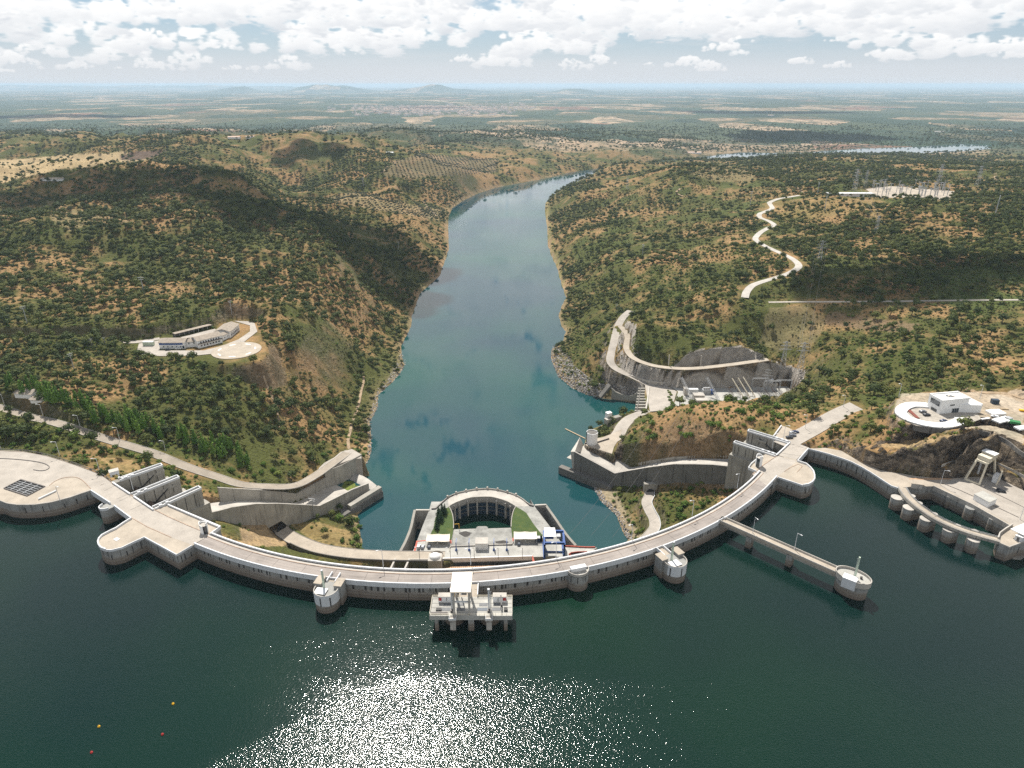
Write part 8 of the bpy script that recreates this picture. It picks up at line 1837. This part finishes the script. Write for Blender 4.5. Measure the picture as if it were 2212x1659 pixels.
plant([(1446,849,1.8),(1449,854,2.0),(1445,859,1.8),(1448,866,2.2),(1452,872,2.2),(1455,876,2.0),(1443,845,1.4)], 'hedge_bush', 'bush', 'clipped round bush in the planted strip of the tailrace apron', 'bush', 'bushes in the apron strip')
# pines and poplars along the left service road
pn = []
for k in range(110):
    u = RND.random(); px = 20 + 520 * u; py = 872 + (px - 20) * 0.285 + RND.uniform(-38, -9) + (-12 if px < 200 else 0)
    pn.append((px, py, RND.uniform(2.3, 3.4)))
for px, py, r in pn:
    p = hit(px, py); i, j = G.idx(np.array([p.x]), np.array([p.y]))
    if BUILT[i[0], j[0]] > 0.2: continue
    single('pine_tree', PROTO['pine'][RND.randrange(3)], p.x, p.y, p.z, r, 'tall bright green pine in the row above the left service road', 'tree', 'pines above the service road', RND.uniform(1.0, 1.35), PTRUNK)
for px, py, r, h in ((640,400,2.3,2.2),(610,420,2.2,2.1),(665,400,2.1,2.1),(600,485,2.1,1.9),(632,465,2.2,2.0),(590,545,1.9,1.7)):
    p = pp(px, py + 40); single('conifer_tree', PROTO['spruce'][RND.randrange(2)], p.x, p.y, p.z + 0.1, r, 'dark pointed conifer in the clump on the left powerhouse lawn', 'tree', 'conifers on the left lawn', h / r * 1.05, PTRUNK)
# the nearest 250 wild green bushes stand singly too
gr = np.concatenate(sets['green']); v = view_ok(gr); size = gr[:, 3] / np.hypot(gr[:, 1], CAM_H - gr[:, 2]); order = np.argsort(-size * v); gch = []
for i in order:
    if not v[i]: break
    if visible(gr[i]): gch.append(i)
    if len(gch) >= 110: break
for i in gch:
    x, y, z, r = gr[i]; px, py = project(x, y, z)
    lab, g = ('low green shrub on the slopes left of the river', 'shrubs left of the river') if px < 1150 else (('low green shrub on the hillside around the visitor building', 'shrubs round the visitor building') if px > 1750 else ('low green shrub on the right bank near the switchyard', 'shrubs near the switchyard'))
    single('shrub', PROTO['green'][i % 4], x, y, z, r, lab, 'shrub', g)
# each plant told apart by what it stands next to
MARKS = [(248,1026,'white gate hut'),(352,1004,'farthest left pier'),(70,862,'white cottage'),(160,780,'pole on the bare slope'),(345,748,'blue-banded block'),(455,742,'balcony block'),(507,718,'garage block'),(511,757,'helipad'),(320,747,'pale container'),(501,663,'hilltop pole'),(312,620,'pole on the dry slope'),(59,680,'pole by the frame edge'),
 (94,893,'lamp below the cottage'),(174,917,'lamp at the road bend'),(259,943,'lamp half way down the service road'),(359,972,'lowest service road lamp'),(11,872,'topmost service road lamp'),(129,980,'lamp behind the quay railing'),(216,1015,'quay corner lamp'),(757,978,'turning platform'),(770,890,'riverside path'),(586,860,'footpath on the slope'),(607,1140,'chute tunnel mouth'),(680,1095,'island pole'),(640,1050,'left chute wall'),(760,1165,'island shore'),
 (1278,932,'white cylinder tower'),(1372,900,'shore road'),(1420,850,'tailrace piers'),(1525,850,'transformer'),(1605,840,'raking masts'),(1665,848,'bus gantries'),(1590,953,'right pier end'),(1460,990,'right chute wall'),(1712,940,'row of parked cars'),(1739,912,'lamp at the cutting'),(1821,872,'abutment road lamp'),(1941,848,'lamp behind the ramp'),(1948,893,'curved white ramp'),(2060,872,'visitor building'),(2116,853,'lamp behind the visitor building'),(2165,892,'material yard'),
 (1361,673,'ramp road top'),(1345,720,'bench road start'),(1500,785,'middle of the bench road'),(1660,776,'bench road end'),(1612,640,'foot of the white road'),(1722,575,'big bend of the white road'),(1634,515,'hairpin of the white road'),(1768,555,'ridge pylon'),(1728,775,'gully pylon'),(1653,822,'switchyard pylon'),(1800,652,'near end of the level road'),(2000,650,'far end of the level road'),(1404,1066,'islet tunnel'),(1414,1120,'islet road'),(1592,1042,'lamp by the right spillway'),(1495,1102,'lamp above the islet'),(1891,490,'slope pylon'),(2110,945,'cliff edge'),(1862,930,'stepped white wall'),(1240,790,'riprap'),(1320,650,'pole at the ramp road'),(960,560,'dark river spur'),(870,760,'river landing rocks'),(1450,860,'apron hedge strip')]
ORD = 'first second third fourth fifth sixth seventh eighth ninth tenth eleventh twelfth thirteenth fourteenth fifteenth sixteenth seventeenth eighteenth nineteenth twentieth'.split()
bins = {}
for o, label, x, y, z in SINGLES:
    px, py = project(x, y, z); d_, mx_, my_, nm = min((math.hypot((px - a) * 0.8, (py - b) * 1.6), a, b, n_) for a, b, n_ in MARKS)
    dx, dy = (px - mx_) * 0.8, (py - my_) * 1.6
    sec = ('to the left of' if dx < 0 else 'to the right of') if abs(dx) > abs(dy) else ('behind' if dy < 0 else 'in front of')
    kind_ = o.name.split('.')[0].replace('_', ' ').replace('hedge bush', 'clipped bush')
    bins.setdefault((kind_, sec, nm), []).append((d_, o, label))
LOOK = {'oak tree': 'dark round oak', 'bush': 'rounded green bush', 'shrub': 'low wild shrub', 'pine tree': 'bright green pine', 'conifer tree': 'dark pointed conifer', 'clipped bush': 'clipped round bush'}
for (kind_, sec, nm), L_ in bins.items():
    L_.sort(key=lambda e: e[0])
    for k, (d_, o, label) in enumerate(L_):
        lk = LOOK[kind_]
        if 'olive-green' in label: lk = 'olive-green oak'
        if 'yellow-green' in label: lk = 'yellow-green bush'
        tail = (ORD[k] if k < 20 else 'farthest') + ' ' + sec + ' the ' + nm
        o['label'] = (lk + ', nearest ' + sec + ' the ' + nm) if k == 0 else lk + ', ' + tail
grest = np.ones(len(gr), bool); grest[gch] = False

# everything beyond: one mass per kind, scattered with geometry nodes
def mass(name, pts, meshes, label, hs=(0.8, 1.2)):
    col = bpy.data.collections.new(name + '_kinds')
    for k, me_ in enumerate(meshes): o = bpy.data.objects.new(name + '_kind', me_); col.objects.link(o)
    me_ = bpy.data.meshes.new(name); me_.vertices.add(len(pts)); me_.vertices.foreach_set('co', pts[:, :3].astype(np.float32).ravel())
    for nm, arr in (('size', pts[:, 3]), ('turn', rng.uniform(0, 6.28, len(pts))), ('tall', rng.uniform(hs[0], hs[1], len(pts)))):
        at__ = me_.attributes.new(nm, 'FLOAT', 'POINT'); at__.data.foreach_set('value', arr.astype(np.float32))
    o = link(bpy.data.objects.new(name, me_)); o['kind'] = 'stuff'; o['label'] = label
    ng = bpy.data.node_groups.new(name + '_scatter', 'GeometryNodeTree'); ng.interface.new_socket('Geometry', in_out='INPUT', socket_type='NodeSocketGeometry'); ng.interface.new_socket('Geometry', in_out='OUTPUT', socket_type='NodeSocketGeometry')
    N = ng.nodes; L = ng.links; gi, go = N.new('NodeGroupInput'), N.new('NodeGroupOutput'); iop = N.new('GeometryNodeInstanceOnPoints'); ci_ = N.new('GeometryNodeCollectionInfo'); ci_.inputs['Collection'].default_value = col; ci_.inputs['Separate Children'].default_value = True; ci_.inputs['Reset Children'].default_value = True
    def attr(nm): a = N.new('GeometryNodeInputNamedAttribute'); a.data_type = 'FLOAT'; a.inputs['Name'].default_value = nm; return a.outputs['Attribute']
    cr = N.new('ShaderNodeCombineXYZ'); L.new(attr('turn'), cr.inputs['Z']); cs = N.new('ShaderNodeCombineXYZ'); s_ = attr('size'); mu = N.new('ShaderNodeMath'); mu.operation = 'MULTIPLY'; L.new(s_, mu.inputs[0]); L.new(attr('tall'), mu.inputs[1])
    L.new(s_, cs.inputs['X']); L.new(s_, cs.inputs['Y']); L.new(mu.outputs[0], cs.inputs['Z'])
    L.new(gi.outputs[0], iop.inputs['Points']); L.new(ci_.outputs[0], iop.inputs['Instance']); iop.inputs['Pick Instance'].default_value = True; L.new(cr.outputs[0], iop.inputs['Rotation']); L.new(cs.outputs[0], iop.inputs['Scale']); L.new(iop.outputs[0], go.inputs[0])
    md = o.modifiers.new('scatter', 'NODES'); md.node_group = ng; return o
mass('oak_woodland', oaks[rest], PROTO['oak'], 'dark oaks spread over the far hills')
mass('scrub_cover', np.concatenate(sets['scrub']), PROTO['scrub'], 'low olive-brown scrub over the slopes', (0.7, 1.1))
mass('green_scrub', gr[grest], PROTO['green'], 'low green scrub over the right-hand slopes', (0.6, 1.0))
mass('olive_rows', np.concatenate(sets['olive']), PROTO['olive'], 'olive trees planted in rows on the far slopes')
# riprap by the river on the right bank and boulders along the left shore
def boulder(seed):
    r = random.Random(seed); m = MB(); vs = []
    for z, k in ((-0.5, 0.6), (0.05, 1.0), (0.5, 0.55)):
        for i in range(6): a = math.pi * i / 3 + r.uniform(-.3, .3); q = k * r.uniform(.7, 1.15); vs.append((q * math.cos(a), q * math.sin(a) * .8, z + r.uniform(-.15, .15)))
    m.add(vs, [(i, (i + 1) % 6, 6 + (i + 1) % 6, 6 + i) for i in range(6)] + [(6 + i, 6 + (i + 1) % 6, 12 + (i + 1) % 6, 12 + i) for i in range(6)] + [tuple(range(12, 18))]); return m
BLD = [mesh_from('boulder', boulder(k), M['stone']) for k in range(5)]
def rocks_in(poly, n, rmin, rmax):
    out = []; xs = [q[0] for q in poly]; ys_ = [q[1] for q in poly]
    while len(out) < n:
        px, py = RND.uniform(min(xs), max(xs)), RND.uniform(min(ys_), max(ys_))
        if not inside(np.array([px]), np.array([py]), poly)[0]: continue
        p = hit(px, py); i, j = G.idx(np.array([p.x]), np.array([p.y]))
        if BUILT[i[0], j[0]] > 0.2: n -= 1; continue
        out.append((p.x, p.y, max(p.z, Z_RIVER - 0.2), RND.uniform(rmin, rmax) ** 1.0))
    return out
rip = rocks_in([(1194,748),(1212,742),(1225,760),(1240,790),(1262,808),(1290,826),(1318,832),(1360,835),(1386,842),(1378,848),(1360,852),(1335,848),(1320,838),(1292,857),(1262,852),(1232,837),(1206,815),(1193,785),(1190,765)], 1500, 0.45, 1.3)
shr = rocks_in([(868,760),(878,785),(870,800),(850,826),(820,852),(817,880),(801,910),(804,950),(801,985),(790,1005),(796,960),(792,910),(806,870),(815,842),(840,815),(855,785)], 500, 0.4, 1.1) + rocks_in([(1279,1047),(1298,1082),(1333,1114),(1358,1168),(1366,1165),(1342,1110),(1310,1078),(1290,1048)], 260, 0.4, 1.1)
mass('riprap', np.array(rip), BLD, 'grey riprap stones heaped on the right river bank', (0.7, 1.2)); mass('shore_boulders', np.array(shr), BLD, 'boulders along the water edge', (0.6, 1.0))

# ------------------------------------------------------------------ the far town, farms, clouds overhead
tn = MB(); rt_ = MB()
for k in range(760):
    px = RND.gauss(950, 72); py = 237 + RND.gauss(0, 4.5) + (px - 960) * -0.01
    if k % 4 == 0: px, py = RND.uniform(760, 1120), RND.uniform(226, 250)
    p = at(px, py, -52); s = RND.uniform(14, 30); h = RND.uniform(9, 19); zz = gz(p.x, p.y); rz = RND.uniform(0, 3)
    tn.box((p.x, p.y, zz + h / 2 - 2), (s * 1.6, s, h + 4), rz); rt_.box((p.x, p.y, zz + h + 0.8), (s * 1.7, s * 1.1, 1.6), rz)
M['town_wall'] = plain('town_wall', (0.78, 0.73, 0.68), 0.8, var=0.1, scale=0.02); M['town_roof'] = plain('town_roof', (0.60, 0.44, 0.36), 0.9, var=0.2, scale=0.02)
to = link(bpy.data.objects.new('town', mesh_from('town', tn, M['town_wall']))); to['kind'] = 'stuff'; to['label'] = 'white far-off town on the plain'; tr_ = link(bpy.data.objects.new('roofs', mesh_from('roofs', rt_, M['town_roof']))); tr_.parent = to; tr_['kind'] = 'stuff'
for k, (px, py, w, lab) in enumerate(((1130,204,30,''),(932,262,0,''),(500,188,0,''),(507,186,0,''),(1515,273,0,''),(1760,262,0,''),(1868,273,0,''),(2130,218,0,''),(2200,268,0,''),(1560,205,0,''),(1645,212,0,''))):
    pass
FARMS = [(505,300,34,10,'long white farm hall on the left plain beyond the ridge'),(540,299,24,9,'second pale farm hall on the left plain beyond the ridge'),(932,256,30,10,'lone white farm house left of the far town'),(1550,240,55,16,'white shed on the plain right of the far town'),(1665,250,50,14,'pale farm hall beside the far dark wood'),(2030,286,60,14,'white farm yard building above the far lake'),(1500,332,55,16,'long white roof by the far river bend'),(1820,215,80,18,'white warehouse far out on the right plain'),(1105,222,70,16,'grey industrial hall at the right edge of the far town')]
for px, py, w, d_, lab in FARMS:
    p = hit(px, py); A = Vector((p.x - w / 2, p.y, p.z)); B = Vector((p.x + w / 2, p.y, p.z)); gabled('farm_hall', lab, A, B, d_, 5, 2.0, p.z, None, 'town_roof' if w < 60 else 'conc_pale')
# cumulus drifting over the hills: they throw the shade patches on the slopes
def cloud_mat():
    m = bpy.data.materials.new('cloud_vapour'); m.use_nodes = True; t = NT(m.node_tree); o = t.new('ShaderNodeOutputMaterial'); a = t.new('ShaderNodeBsdfDiffuse'); a.inputs['Color'].default_value = (0.92, 0.93, 0.95, 1); b = t.new('ShaderNodeBsdfTranslucent'); b.inputs['Color'].default_value = (0.9, 0.92, 0.95, 1)
    x = t.new('ShaderNodeMixShader', i_0=0.8); t.l.new(a.outputs[0], x.inputs[1]); t.l.new(b.outputs[0], x.inputs[2]); tr_b = t.new('ShaderNodeBsdfTransparent'); y = t.new('ShaderNodeMixShader', i_0=0.36); t.l.new(x.outputs[0], y.inputs[1]); t.l.new(tr_b.outputs[0], y.inputs[2]); t.l.new(y.outputs[0], o.inputs['Surface']); return m
CM = cloud_mat()
def cloud(gx, gy, gz_, sx, sy, alt, seed, rot=0.0):
    """cloud whose shade falls on ground point (gx, gy)"""
    k = (alt - gz_) / sun_dir.z; c = Vector((gx + sun_dir.x * k, gy + sun_dir.y * k, alt)); r = random.Random(seed); bm = bmesh.new()
    for q in range(13):
        a = r.uniform(0, 6.28); d = math.sqrt(r.random()); x, y = d * math.cos(a) * sx, d * math.sin(a) * sy; s = r.uniform(0.28, 0.5) * (1.15 - 0.6 * d)
        mat_ = Matrix.Translation((x * math.cos(rot) - y * math.sin(rot), x * math.sin(rot) + y * math.cos(rot), r.uniform(0, 30))) @ Matrix.Diagonal((sx * s * 1.3, sy * s * 1.5 + 20, 60 * s + 30, 1)); bmesh.ops.create_icosphere(bm, subdivisions=3, radius=1.0, matrix=mat_)
    for v_ in bm.verts:
        n_ = mnoise.fractal(v_.co / 110.0, 1.0, 2.0, 4); v_.co += v_.normal * n_ * 34; v_.co.z = max(v_.co.z, -14 + n_ * 6)
    me_ = bpy.data.meshes.new('cloud'); bm.to_mesh(me_); bm.free(); me_.materials.append(CM); me_.polygons.foreach_set('use_smooth', [True] * len(me_.polygons))
    o = link(bpy.data.objects.new('cloud', me_)); o.location = c; o['kind'] = 'stuff'; o['label'] = 'white cumulus drifting over the hills'; return o
for px, py, z, sx, sy, sd in ((420,398,50,330,90,1),(715,500,8,150,75,2),(2040,588,24,140,28,3),(690,335,30,110,60,8)):
    p = hit(px, py); cloud(p.x, p.y, p.z, sx, sy, 1100, sd)
for px, py, sx, sy, sd in ((1720,296,420,330,5),(1640,243,900,260,6),(950,236,500,260,7),(120,250,700,300,9)):
    p = hit(px, py); cloud(p.x, p.y, p.z, sx, sy, 1300, sd)
